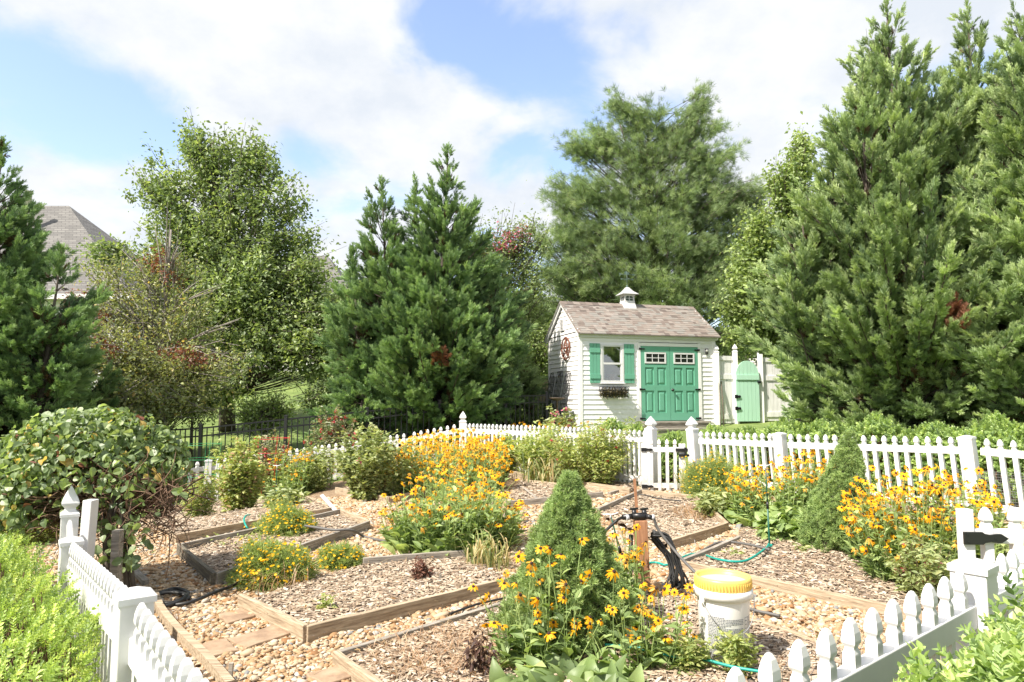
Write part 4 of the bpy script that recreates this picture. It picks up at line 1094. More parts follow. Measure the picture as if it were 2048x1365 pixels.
def conifer(name, label, cat, base, leaders, spray=.5, per_m=7, nb=260, el=(18, 62), mat=None, dead=(), seed=1, group=None, trunk_r=.14, inner=.28, bare=0.05):
    """leaders: (dx, dy, z0, height, [(t, radius)...], (tilt x, tilt y), share of the branches)"""
    rng = np.random.default_rng(seed); base = np.array(base, float)
    t = thing(name, label, cat, tuple(base), 0, group)
    cm = MB(); wm = MB()
    for (dx, dy, z0, H, prof, tilt, share) in leaders:
        pt = np.array(prof, float); n = int(nb * share)
        tt = np.linspace(0, 1, 400); w = np.interp(tt, pt[:, 0], pt[:, 1]) + .12; cw = np.cumsum(w) / w.sum()
        h = np.interp(rng.random(n), cw, tt); az = rng.uniform(0, 2 * np.pi, n)
        ph = rng.uniform(0, 6.3, 4)
        lump = 1 + .14 * np.sin(3 * az + 9 * h + ph[0]) + .10 * np.sin(5 * az - 14 * h + ph[1])
        R = np.interp(h, pt[:, 0], pt[:, 1]) * rng.uniform(.55, 1.16, n) * lump
        e = np.radians(el[0] + (el[1] - el[0]) * h + rng.normal(0, 8, n))
        ax = lambda q: base + np.stack([dx + tilt[0] * q, dy + tilt[1] * q, z0 + H * q], -1)
        tip = ax(h) + np.stack([R * np.cos(az), R * np.sin(az), 0 * R], 1)
        root = ax(np.clip(h - R * np.tan(e) / H, bare, 1))
        mid = root * .42 + tip * .58; mid[:, 2] -= .10 * R
        pth = bez(root, mid, tip, 6)
        tubes(wm, pth, np.linspace(1, .25, 6)[None] * (.008 + .010 * R)[:, None], 4, 0, .5)
        cnt = np.maximum(5, (R * per_m + 3).astype(int)); idx = np.repeat(np.arange(n), cnt); m = len(idx)
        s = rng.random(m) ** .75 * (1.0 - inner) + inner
        a, b, c = root[idx], mid[idx], tip[idx]; sq = s[:, None]
        P = a * (1 - sq) ** 2 + 2 * b * sq * (1 - sq) + c * sq ** 2
        T = norm(2 * (b - a) * (1 - sq) + 2 * (c - b) * sq)
        rd = rdir(rng, m); D = norm(T + rd * rng.uniform(.2, .68, m)[:, None] + [0, 0, .12])
        sc = spray * rng.uniform(.55, 1.15, m) * (1.05 - .25 * s) * np.clip(.5 + R[idx], .55, 1)
        P = P + rd * rng.uniform(0, .10, m)[:, None]
        up = norm(rdir(rng, m) * .8 + [0, 0, 1])
        tint = np.clip(.12 + .55 * s + rng.normal(0, .19, m) + rng.normal(0, .10, n)[idx], 0, 1)  # lit tips and shaded gaps are put into the colour along each branch
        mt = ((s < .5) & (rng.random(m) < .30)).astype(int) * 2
        for (q, r) in dead: mt[np.linalg.norm(P - np.array(q), axis=1) < r * rng.uniform(.6, 1.2, m)] = 1
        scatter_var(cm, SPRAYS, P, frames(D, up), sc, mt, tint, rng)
        # leader shoot
        k = 26; hh = np.linspace(.86, 1.0, k); Pk = ax(hh); Dk = norm(rdir(rng, k) * .55 + [0, 0, 1.0])
        scatter_var(cm, SPRAYS, Pk, frames(Dk, rdir(rng, k)), np.full(k, spray * .75) * np.linspace(1, .7, k), np.zeros(k, int), rng.uniform(.4, .9, k), rng)
        q = np.linspace(0, .96, 9); tubes(wm, ax(q)[None], trunk_r * (1.05 - q) * (1 if share > .5 else .55), 8, 0, .5)
    wm.build('trunk', [BARK], t)
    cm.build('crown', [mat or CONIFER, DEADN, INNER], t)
    return t

def lobe(x, y, rx, ry, Y, n, depth=.8):
    c = at(x, y, Y); return (c, np.array([px(rx, Y), px((rx + ry) / 2, Y) * depth, px(ry, Y)]), n)

def crown_points(rng, lobes, shell=.45):
    C = []
    for c, r, n in lobes:
        d = rdir(rng, n); C.append(np.array(c) + d * (rng.random(n) ** shell)[:, None] * r)
    return np.concatenate(C)

def limbs(mb, rng, pts, trunk, r0=.012, k=5, frac=.5, sides=5, mat=0):
    """tubes that carry each clump back to the trunk polyline"""
    trunk = np.array(trunk, float); q = pts[rng.random(len(pts)) < frac]
    if not len(q): return
    tz = trunk[:, 2]; hd = np.linalg.norm(q[:, :2] - np.stack([np.interp(q[:, 2], tz, trunk[:, i]) for i in (0, 1)], 1), axis=1)
    za = np.clip(q[:, 2] - hd * rng.uniform(.55, 1.1, len(q)), tz[0] + .3 * (tz[-1] - tz[0]) * .4, tz[-1])
    a = np.stack([np.interp(za, tz, trunk[:, 0]), np.interp(za, tz, trunk[:, 1]), za], 1)
    m = a * .5 + q * .5; m[:, 2] -= .06 * hd; m += rng.normal(0, .06, m.shape) * hd[:, None] * .6
    L = np.linalg.norm(q - a, axis=1)
    tubes(mb, bez(a, m, q, k), np.linspace(1, .3, k)[None] * (r0 * (.5 + .45 * L))[:, None], sides, mat, .5)

def broadleaf(name, label, cat, base, trunk, lobes, mats, leaf=.09, per=60, sigma=.3, temp=KITE, trunk_r=.16, seed=1, group=None, droop=.3, wood=None, frac=.45, extra=None, mat_fn=None, shell=.45, up=.9, r0=.012):
    rng = np.random.default_rng(seed); t = thing(name, label, cat, tuple(base), 0, group)
    C = crown_points(rng, lobes, shell); n = len(C)
    idx = np.repeat(np.arange(n), per); m = len(idx)
    bb = np.array(base, float); ax = norm((C - (bb + [0, 0, .35 * (C[:, 2].max() - bb[2])])) * [1, 1, .8] + rng.normal(0, .5, C.shape)); el_ = rng.lognormal(-.1, .35, n)
    P = C[idx] + np.clip(rng.normal(0, .62, (m, 3)), -1.1, 1.1) * sigma * el_[idx][:, None] + ax[idx] * (np.clip(rng.normal(0, 1.35, m), -2.0, 2.0) * sigma * el_[idx])[:, None]
    D = norm(rdir(rng, m) * [1, 1, .6] + [0, 0, -droop]); U = norm(rdir(rng, m) + [0, 0, up])
    cl = rng.normal(0, .12, n)
    tint = np.clip(.5 + cl[idx] + rng.normal(0, .16, m), 0, 1)
    mt = mat_fn(rng, P, idx) if mat_fn else np.zeros(m, int)
    cm = MB(); scatter(cm, temp[0], temp[1], P, frames(D, U), leaf * rng.uniform(.6, 1.25, m), mt, tint)
    wm = MB(); tr = np.array(trunk, float); k = 14
    sp = spline(tr, k); tubes(wm, sp[None], trunk_r * np.linspace(1, .22, len(sp)), 9, 0, .5)
    tw = ax * (sigma * 2.2 * el_)[:, None]; tubes(wm, np.stack([C - tw, C + rng.normal(0, .03, C.shape), C + tw], 1), np.array([.011, .008, .003]), 4)
    limbs(wm, rng, C - tw * .8, sp, r0, 6, frac)
    if extra: extra(wm, rng)
    wm.build('trunk', [wood or BARK], t)
    cm.build('crown', mats, t)
    return t

# --- the conifers
def conifers():
    def on(x, Y, dy=0): p = at(x, 700, Y); return np.array([p[0], Y, gz(p[0], Y)])
    # right hand row
    b = on(1812, 13.6); H = at(1812, -8, 13.6)[2] - b[2]
    conifer('leyland_cypress', 'tall feathery cypress with bare pointed top, nearest the mint gate', 'conifer', b,
            [(0, 0, 0, H, [(0, 1.35), (.06, 1.6), (.14, 1.9), (.22, 2.35), (.4, 2.35), (.55, 1.8), (.68, 1.3), (.8, .85), (.9, .42), (1, .05)], (-.05, 0), .85), (-1.25, .3, 0, H * .70, [(0, .7), (.3, 1.0), (.7, .75), (1, .08)], (.1, 0), .26), (-1.75, .3, 0, H * .56, [(0, .02), (.36, .05), (.5, .7), (.7, .8), (.9, .4), (1, .08)], (-.1, 0), .15), (-.9, -.4, .2, H * .80, [(0, .5), (.5, .7), (.8, .55), (1, .08)], (.05, 0), .2)],
            spray=.345, per_m=24, nb=680, el=(22, 66), mat=LEY, seed=11, group='cypress row on the right', trunk_r=.15, dead=[(at(1690, 745, 12.0), .35), (at(1905, 640, 11.9), .28), (at(1760, 830, 11.9), .25)])
    b = on(1975, 13.2); H = at(1975, 10, 13.2)[2] - b[2]
    conifer('leyland_cypress', 'tall feathery cypress in the middle of the right hand row', 'conifer', b,
            [(0, 0, 0, H, [(0, 1.7), (.2, 1.9), (.45, 1.5), (.7, .95), (.88, .45), (1, .05)], (0, 0), .8), (.55, -.6, .2, H * .82, [(0, .9), (.4, .9), (.8, .55), (1, .08)], (.1, 0), .25)],
            spray=.345, per_m=24, nb=560, el=(24, 66), mat=LEY, seed=12, group='cypress row on the right', dead=[(at(1915, 820, 11.4), .3), (at(2030, 745, 11.3), .2)])
    b = on(2135, 11.8); H = at(2100, -40, 11.8)[2] - b[2]
    conifer('leyland_cypress', 'tall feathery cypress cut by the right edge of the photo', 'conifer', b,
            [(0, 0, 0, H, [(0, 1.5), (.2, 1.6), (.45, 1.35), (.7, 1.0), (.88, .5), (1, .05)], (-.25, 0), 1)],
            spray=.345, per_m=24, nb=520, el=(24, 66), mat=LEY, seed=13, group='cypress row on the right')
    # centre
    b = on(868, 16.2); H = at(893, 296, 16.2)[2] - b[2]
    conifer('cypress_tree', 'broad dark green cypress with rusty dead sprays in the centre', 'conifer', b,
            [(.05, 0, 0, H, [(.03, 1.1), (.12, 1.6), (.28, 2.0), (.42, 1.85), (.55, 1.35), (.7, .9), (.85, .5), (.94, .22), (1, .03)], (.25, 0), .8),
             (-.95, -.1, .6, H * .80, [(0, .6), (.3, 1.05), (.6, .75), (.8, .5), (.93, .28), (1, .06)], (-.35, 0), .30), (-.45, .2, .6, H * .82, [(.2, .5), (.6, .5), (.85, .32), (1, .06)], (-.1, 0), .16),
             (-1.6, -.2, .6, H * .56, [(0, .5), (.4, .85), (.75, .5), (1, .1)], (-.35, 0), .14), (1.2, -.1, .5, H * .50, [(0, .5), (.4, .95), (.75, .5), (1, .1)], (.3, 0), .14)],
            spray=.345, per_m=21, nb=620, el=(14, 58), seed=14, dead=[(at(793, 522, 14.6), .26), (at(706, 480, 15.9), .22), (at(825, 515, 14.7), .22), (at(878, 720, 14.4), .25)], bare=.05)
    # left edge
    b = on(-25, 12.6); H = at(-20, 285, 12.6)[2] - b[2]
    conifer('cypress_tree', 'shadowy bluish cypress cut by the left edge of the photo', 'conifer', b,
            [(0, 0, 0, H, [(0, 1.4), (.1, 1.6), (.3, 1.45), (.45, 1.35), (.58, 1.0), (.72, .75), (.86, .4), (1, .05)], (0, 0), .9), (1.0, -.1, .8, H * .57, [(0, .5), (.5, .9), (.8, .55), (1, .1)], (.35, 0), .2)],
            spray=.345, per_m=21, nb=560, el=(10, 52), seed=15)
    b = on(160, 14.6); H = at(160, 700, 14.6)[2] - b[2]
    conifer('evergreen_shrub', 'dark low evergreen behind the vine mound at left', 'shrub', b, [(0, 0, 0, H, [(0, 1.3), (.4, 1.35), (.8, .7), (1, .15)], (0, 0), 1)], spray=.36, per_m=13, nb=240, el=(5, 45), seed=16)
    b = on(720, 15.6); H = at(720, 720, 15.6)[2] - b[2]
    conifer('evergreen_shrub', 'dark drooping evergreen below the broad cypress at its left', 'shrub', b, [(0, 0, 0, H, [(0, .9), (.4, 1.0), (.8, .5), (1, .15)], (.2, 0), 1)], spray=.36, per_m=13, nb=150, el=(-5, 35), seed=17)
    b = on(1028, 18.0); H = at(1028, 690, 18.0)[2] - b[2]
    conifer('evergreen_shrub', 'soft green evergreen shrub left of the wooden pointed fence', 'shrub', b, [(0, 0, 0, H, [(0, .75), (.4, .8), (.8, .4), (1, .1)], (0, 0), 1)], spray=.34, per_m=13, nb=150, el=(5, 50), mat=LEY, seed=18)
    b = on(1600, 16.6); b[2] += .0; H = at(1600, 790, 16.6)[2] - b[2]
    conifer('evergreen_shrub', 'small dark juniper at the foot of the white board fence', 'shrub', b, [(0, 0, 0, max(.5, H), [(0, .35), (.5, .45), (1, .1)], (.1, 0), 1)], spray=.26, per_m=14, nb=60, el=(-5, 35), seed=19)
conifers()

MAPLE = leafmat('maple_leaves', [(0.0648, 0.119, 0.0346), (0.13, 0.227, 0.0562), (0.227, 0.356, 0.0864), (0.367, 0.497, 0.14)], trans=.42, gloss=.10, clump=.9, amp=.35)
GUM = leafmat('gum_leaves', [(0.081, 0.154, 0.0324), (0.18, 0.306, 0.063), (0.296, 0.45, 0.099), (0.432, 0.576, 0.162)], trans=.42, gloss=.09, clump=.9, amp=.3)
PINE = leafmat('pine_needles', [(0.0759, 0.152, 0.0557), (0.164, 0.291, 0.0906), (0.278, 0.43, 0.132), (0.405, 0.557, 0.189)], trans=.3, gloss=.08, clump=.7, amp=.4)
SCRUB = leafmat('scrub_leaves', [(0.101, 0.135, 0.0494), (0.192, 0.27, 0.0787), (0.315, 0.382, 0.112), (0.45, 0.45, 0.135)], trans=.4, gloss=.08, clump=1.2, amp=.4)
RUST = leafmat('rust_leaves', [(.12, .035, .018), (.22, .075, .035), (.27, .12, .06)], trans=.35, amp=.3)
YELLOW = leafmat('yellow_leaves', [(.35, .25, .03), (.50, .38, .05), (.55, .45, .10)], trans=.4, amp=.2)
PINK = leafmat('pink_blossom', [(.45, .06, .15), (.62, .12, .24), (.70, .25, .36)], trans=.4, amp=.15)
BGLEAF = leafmat('background_leaves', [(0.0469, 0.0938, 0.0329), (0.0938, 0.177, 0.0516), (0.177, 0.282, 0.0798), (0.258, 0.375, 0.117)], trans=.38, gloss=.06, clump=.6, amp=.45)

def leafy_trees():
    Y = 20.0; b = at(455, 840, Y); b[2] = gz(b[0], Y)
    tr = [b, at(455, 780, Y), at(462, 690, Y), at(445, 560, Y), at(430, 400, Y), at(425, 280, Y)]
    def low(wm, rng):
        p = spline([at(468, 790, Y), at(500, 758, Y - .3), at(545, 742, Y - .6), at(580, 715, Y - .8)], 12); tubes(wm, p[None], np.linspace(.12, .05, len(p)), 7, 0, .5)
        for (x, y) in ((372, 420), (395, 330), (480, 380), (520, 450), (350, 520), (410, 300), (455, 330), (545, 520)):
            p = spline([at(450, 640, Y), at((450 + x) / 2 + 6, (620 + y) / 2 + 20, Y), at(x, y, Y + rng.uniform(-.8, .8))], 12); tubes(wm, p[None], np.linspace(.07, .014, len(p)), 6, 0, .5)
    lob = [lobe(390, 292, 40, 36, Y, 24), lobe(432, 330, 75, 55, Y, 66), lobe(510, 330, 60, 55, Y, 42), lobe(350, 380, 85, 70, Y, 60), lobe(470, 420, 110, 80, Y, 100), lobe(555, 420, 55, 62, Y, 36), lobe(320, 400, 62, 30, Y, 16),
           lobe(400, 500, 120, 80, Y, 90), lobe(540, 510, 85, 75, Y, 80), lobe(330, 540, 75, 60, Y, 36), lobe(590, 480, 40, 50, Y, 18), lobe(500, 620, 130, 80, Y - .5, 130), lobe(610, 640, 90, 70, Y - .5, 80),
           lobe(560, 700, 100, 55, Y - 1, 90), lobe(660, 700, 70, 70, Y - .8, 55), lobe(420, 640, 80, 80, Y, 60), lobe(230, 500, 40, 18, Y, 10), lobe(205, 520, 30, 22, Y, 8)]
    lob = [(c, r * 1.06, int(n * (.95 if c[2] > at(450, 440, 20.0)[2] else 1.25))) for c, r, n in lob] + [lobe(365, 470, 60, 40, Y, 40), lobe(480, 560, 120, 60, Y - .6, 110), lobe(610, 560, 50, 60, Y - .4, 50), lobe(440, 770, 90, 30, Y - .8, 50)]
    broadleaf('maple_tree', 'tall loose leafy tree with pale gaps against the sky, left', 'tree', b, tr, lob, [MAPLE], leaf=.13, per=46, sigma=.21, trunk_r=.24, shell=.6, seed=21, droop=.45, extra=low, frac=.4, r0=.010)
    # scraggly dying tree in front
    Y = 16.0; b = at(322, 850, Y); b[2] = gz(b[0], Y)
    def dead(wm, rng):
        for (x0, y0, x1, y1) in ((318, 690, 180, 560), (325, 640, 430, 560), (330, 600, 345, 440), (320, 720, 450, 650), (322, 700, 240, 690), (325, 650, 200, 640), (332, 690, 470, 720), (326, 610, 260, 520), (330, 740, 420, 700), (333, 560, 375, 490)):
            for k in range(4):
                xx = x1 + rng.normal(0, 18); yy = y1 + rng.normal(0, 22); f = rng.uniform(0, .35)
                p = spline([at(x0 + (x1 - x0) * f, y0 + (y1 - y0) * f, Y), at((x0 + xx) / 2, (y0 + yy) / 2 - 10, Y + rng.uniform(-.4, .3)), at(xx, yy, Y + rng.uniform(-.8, .5))], 10)
                tubes(wm, p[None], np.linspace(.032 - .004 * k, .006, len(p)), 5, 0, .5)
    def mf(rng, P, idx):
        m = np.zeros(len(P), int)
        for (x, y, r) in ((315, 520, 26), (160, 600, 32), (155, 650, 22), (385, 705, 20), (255, 700, 18), (425, 720, 18), (210, 640, 20), (350, 560, 16)):
            c = at(x, y, Y); d = np.hypot(P[:, 0] - c[0], P[:, 2] - c[2]); m[d < px(r, Y) * rng.uniform(.6, 1.3, len(P))] = 1
        m[rng.random(len(P)) < .02] = 2
        for (x, y, r) in ((190, 645, 9), (240, 590, 8), (360, 580, 6)):
            c = at(x, y, Y); d = np.hypot(P[:, 0] - c[0], P[:, 2] - c[2]); m[d < px(r, Y)] = 2
        return m
    lob = [lobe(250, 560, 70, 40, Y, 26), lobe(330, 545, 60, 45, Y, 26), lobe(190, 630, 60, 45, Y, 34), lobe(280, 640, 80, 60, Y, 46), lobe(380, 640, 70, 55, Y, 34), lobe(230, 720, 90, 60, Y - .6, 75), lobe(340, 740, 100, 60, Y - .6, 90),
           lobe(160, 720, 60, 60, Y, 40), lobe(420, 740, 50, 50, Y, 28), lobe(300, 800, 130, 45, Y - .8, 90), lobe(250, 830, 120, 35, Y - 1, 60)]
    broadleaf('dying_tree', 'scraggly half dead tree with grey twigs and rusty leaves', 'tree', b, [b, at(325, 760, Y), at(328, 660, Y), at(335, 560, Y), at(342, 460, Y)], lob, [SCRUB, RUST, YELLOW], leaf=.085, per=48, sigma=.22,
              trunk_r=.10, seed=22, wood=GREYBARK, extra=dead, frac=.6, mat_fn=mf, r0=.012)
    # dark hanging dead bunch on the maple's left limb
    # crepe myrtle
    Y = 18.5; b = at(957, 845, Y); b[2] = gz(b[0], Y)
    def stems(wm, rng):
        for (x0, x1, y1) in ((950, 935, 560), (960, 990, 540), (965, 1030, 600), (955, 960, 520), (966, 1010, 500)):
            p = spline([np.array([at(x0, 800, Y)[0], Y, b[2] - .05]), at(x0, 760, Y), at((x0 + x1) / 2, 680, Y + rng.uniform(-.3, .3)), at(x1, y1, Y + rng.uniform(-.4, .4))], 14); tubes(wm, p[None], np.linspace(.06, .015, len(p)), 7, 0, .5)
    def mf2(rng, P, idx):
        m = np.zeros(len(P), int)
        for (x, y, r) in ((1025, 490, 20), (1045, 462, 13), (1000, 498, 13), (960, 497, 12), (990, 465, 10), (1008, 470, 8), (982, 502, 9), (1060, 478, 7)):
            c = at(x, y, Y); d = np.hypot(P[:, 0] - c[0], P[:, 2] - c[2]); m[(d < px(r, Y)) & (rng.random(len(P)) < .38)] = 1
        return m
    lob = [lobe(1000, 500, 70, 38, Y, 44), lobe(1040, 480, 45, 35, Y, 34), lobe(960, 510, 40, 35, Y, 22), lobe(1020, 560, 70, 60, Y, 60), lobe(1060, 520, 40, 50, Y, 22), lobe(960, 590, 60, 60, Y, 40), lobe(1020, 650, 60, 60, Y, 42), lobe(1060, 600, 40, 60, Y, 24), lobe(990, 720, 60, 35, Y, 22)]
    broadleaf('crepe_myrtle', 'crepe myrtle with pink blossoms beside the broad dark cypress', 'tree', b, [b, at(958, 760, Y), at(962, 660, Y), at(985, 540, Y)], lob, [MAPLE, PINK], leaf=.085, per=46, sigma=.22, trunk_r=.07, seed=23, wood=BARK, extra=stems, frac=.4, mat_fn=mf2)
    # sweet gum
    Y = 18.6; b = at(1575, 830, Y); b[2] = gz(b[0], Y)
    lob = [lobe(1600, 330, 22, 50, Y, 30), lobe(1585, 400, 42, 55, Y, 50), lobe(1565, 480, 62, 60, Y, 70), lobe(1530, 560, 60, 70, Y - .4, 80), lobe(1500, 520, 30, 30, Y, 16), lobe(1590, 560, 70, 80, Y, 80), lobe(1510, 640, 52, 50, Y - .5, 80), lobe(1560, 660, 70, 60, Y - .3, 80), lobe(1490, 670, 32, 22, Y, 18), lobe(1500, 580, 34, 60, Y - .8, 60), lobe(1520, 480, 34, 50, Y - .6, 40), lobe(1600, 300, 18, 30, Y, 14), lobe(1575, 370, 40, 40, Y - .4, 30)]
    broadleaf('sweet_gum_tree', 'bright light green leafy tree between the pine and cypress row', 'tree', b, [b, at(1578, 700, Y), at(1585, 500, Y), at(1600, 300, Y)], lob, [GUM], leaf=.125, per=44, sigma=.20, temp=KITE, trunk_r=.13, shell=.5, seed=24, frac=.35, droop=.5)
leafy_trees()

def pine():
    rng = np.random.default_rng(41); Y = 22.5; b = at(1310, 800, Y); b[2] = gz(b[0], Y)
    t = thing('white_pine', 'big soft needled pine rising behind the shed', 'pine tree', tuple(b))
    lob = [lobe(1238, 225, 16, 38, Y, 24), lobe(1400, 215, 14, 40, Y, 24), lobe(1290, 250, 45, 45, Y, 50), lobe(1375, 265, 55, 45, Y, 60), lobe(1200, 300, 60, 45, Y, 66), lobe(1300, 320, 90, 60, Y, 120), lobe(1410, 330, 60, 60, Y, 80), lobe(1160, 300, 30, 22, Y, 14),
           lobe(1180, 400, 70, 50, Y - .6, 90), lobe(1290, 410, 110, 70, Y, 150), lobe(1400, 420, 85, 60, Y, 110), lobe(1460, 400, 60, 50, Y, 60), lobe(1120, 410, 40, 22, Y, 18), lobe(1150, 480, 65, 40, Y - .8, 80), lobe(1260, 500, 120, 60, Y - .5, 160),
           lobe(1400, 510, 110, 60, Y, 150), lobe(1490, 430, 40, 60, Y, 44), lobe(1150, 550, 65, 45, Y - 1, 90), lobe(1250, 580, 110, 50, Y - .8, 130), lobe(1390, 590, 100, 60, Y - .5, 140), lobe(1470, 560, 60, 80, Y, 80), lobe(1110, 560, 35, 30, Y, 26), lobe(1460, 680, 60, 60, Y, 60), lobe(1090, 640, 45, 60, Y - .5, 44), lobe(1085, 720, 40, 50, Y - .5, 40)]
    lob = [(c, r * np.array([1.18, 1.18, 1.12]), int(k * .82)) for c, r, k in lob]; C = crown_points(rng, lob, .62); n = len(C); axis = np.array([at(1318, 500, Y)[0], Y, 0])
    out = C - axis; out[:, 2] = 0; out = norm(out)
    D0 = norm(out * .75 + rng.normal(0, .28, (n, 3)) + [0, 0, .55])
    per = 17; idx = np.repeat(np.arange(n), per); m = len(idx); s = rng.uniform(-.5, .5, m)
    L = rng.uniform(.5, .95, n)
    side = norm(np.cross(D0, rdir(rng, n)))
    P = C[idx] + D0[idx] * (s * L[idx])[:, None] + rng.normal(0, .10, (m, 3)) * [1.2, 1.2, .7]
    D = norm(D0[idx] + rng.normal(0, .42, (m, 3)))
    tint = np.clip(.45 + rng.normal(0, .12, n)[idx] + rng.normal(0, .15, m), 0, 1)
    cm = MB(); scatter_var(cm, TUFTS, P, frames(D, rdir(rng, m)), .20 * rng.uniform(.75, 1.3, m), 0, tint, rng)
    wm = MB(); tr = spline([b, at(1315, 650, Y), at(1305, 480, Y), at(1300, 340, Y), at(1295, 240, Y)], 14); tubes(wm, tr[None], .26 * np.linspace(1, .15, len(tr)), 9)
    a = C - D0 * (L * .5)[:, None]; tubes(wm, np.stack([a, C, C + D0 * (L * .5)[:, None]], 1), np.array([.012, .009, .004]), 4)
    limbs(wm, rng, C, tr, .012, 6, .30)
    for (x, y) in ((1225, 480), (1180, 420), (1240, 250), (1398, 240), (1440, 380), (1390, 560), (1150, 560), (1250, 420)):
        p = spline([at(1308, (y + 620) / 2, Y), at((1308 + x) / 2, y * .5 + (y + 620) * .25 + 8, Y - .2), at(x, y, Y - .5)], 12); tubes(wm, p[None], np.linspace(.085, .02, len(p)), 6)
    wm.build('trunk', [BARK], t); cm.build('crown', [PINE], t)
pine()

def backdrop_trees():
    rng = np.random.default_rng(51)
    spots = [(-60, 640, 170, 140, 30, 'dark leafy tree mass far behind the left cypress'), (360, 690, 150, 90, 30, 'leafy tree behind the scraggly dying tree'), (700, 660, 90, 80, 31, 'rounded leafy tree left of the broad cypress, behind it'),
             (1030, 660, 70, 80, 27, 'yellow green leafy tree between the broad cypress and shed'), (1500, 600, 130, 150, 32, 'dark leafy tree behind the bright leafy one'), (1800, 520, 220, 260, 34, 'dark leafy tree screened by the cypress row'), (1230, 640, 130, 110, 30, 'dark leafy tree screened by the big pine')]
    for i, (x, y, rx, ry, Y, lab) in enumerate(spots):
        b = at(x, 780, Y); b[2] = gz(b[0], Y)
        lob = [lobe(x + rng.normal(0, rx * .5), y + rng.normal(0, ry * .35), rx * .6, ry * .55, Y + rng.uniform(-.6, .6), int(45)) for _ in range(5)] + [lobe(x, y, rx, ry, Y, 70), lobe(x, y + ry * .9, rx * .9, ry * .4, Y - .5, 50)]
        broadleaf('leafy_tree', lab, 'tree', b, [b, at(x, (780 + y) / 2, Y), at(x + 8, y, Y)], lob, [GUM if i == 3 else BGLEAF], leaf=.21, per=40, sigma=.42, trunk_r=.2, seed=60 + i, frac=.2, group='leafy trees in the distance')
    for i, (x, y, rx, ry, Y, lab) in enumerate(((530, 822, 48, 35, 17.5, 'pale leafy shrub on the lawn right of the maple trunk'), (650, 790, 60, 30, 18.5, 'loose leafy shrub on the lawn left of the dark evergreen'), (1000, 690, 40, 45, 21, 'light green shrub on the lawn behind the crepe myrtle'), (1075, 690, 35, 60, 21.5, 'feathery light green shrub just left of the shed'), (385, 800, 50, 40, 17, 'low leafy shrub left of the maple trunk'), (90, 800, 110, 60, 16, 'broad shaded shrub behind the vine mound'))):
        b = at(x, y + ry, Y); b[2] = gz(b[0], Y)
        broadleaf('lawn_shrub', lab, 'shrub', b, [b, at(x, y + ry * .5, Y), at(x, y, Y)], [lobe(x, y, rx, ry, Y, 46), lobe(x - rx * .4, y + ry * .3, rx * .5, ry * .6, Y, 20), lobe(x + rx * .4, y + ry * .2, rx * .5, ry * .6, Y, 20)], [GUM if i in (0, 3, 2) else BGLEAF], leaf=.085, per=44, sigma=.17, trunk_r=.04, seed=80 + i, frac=.6)
backdrop_trees()

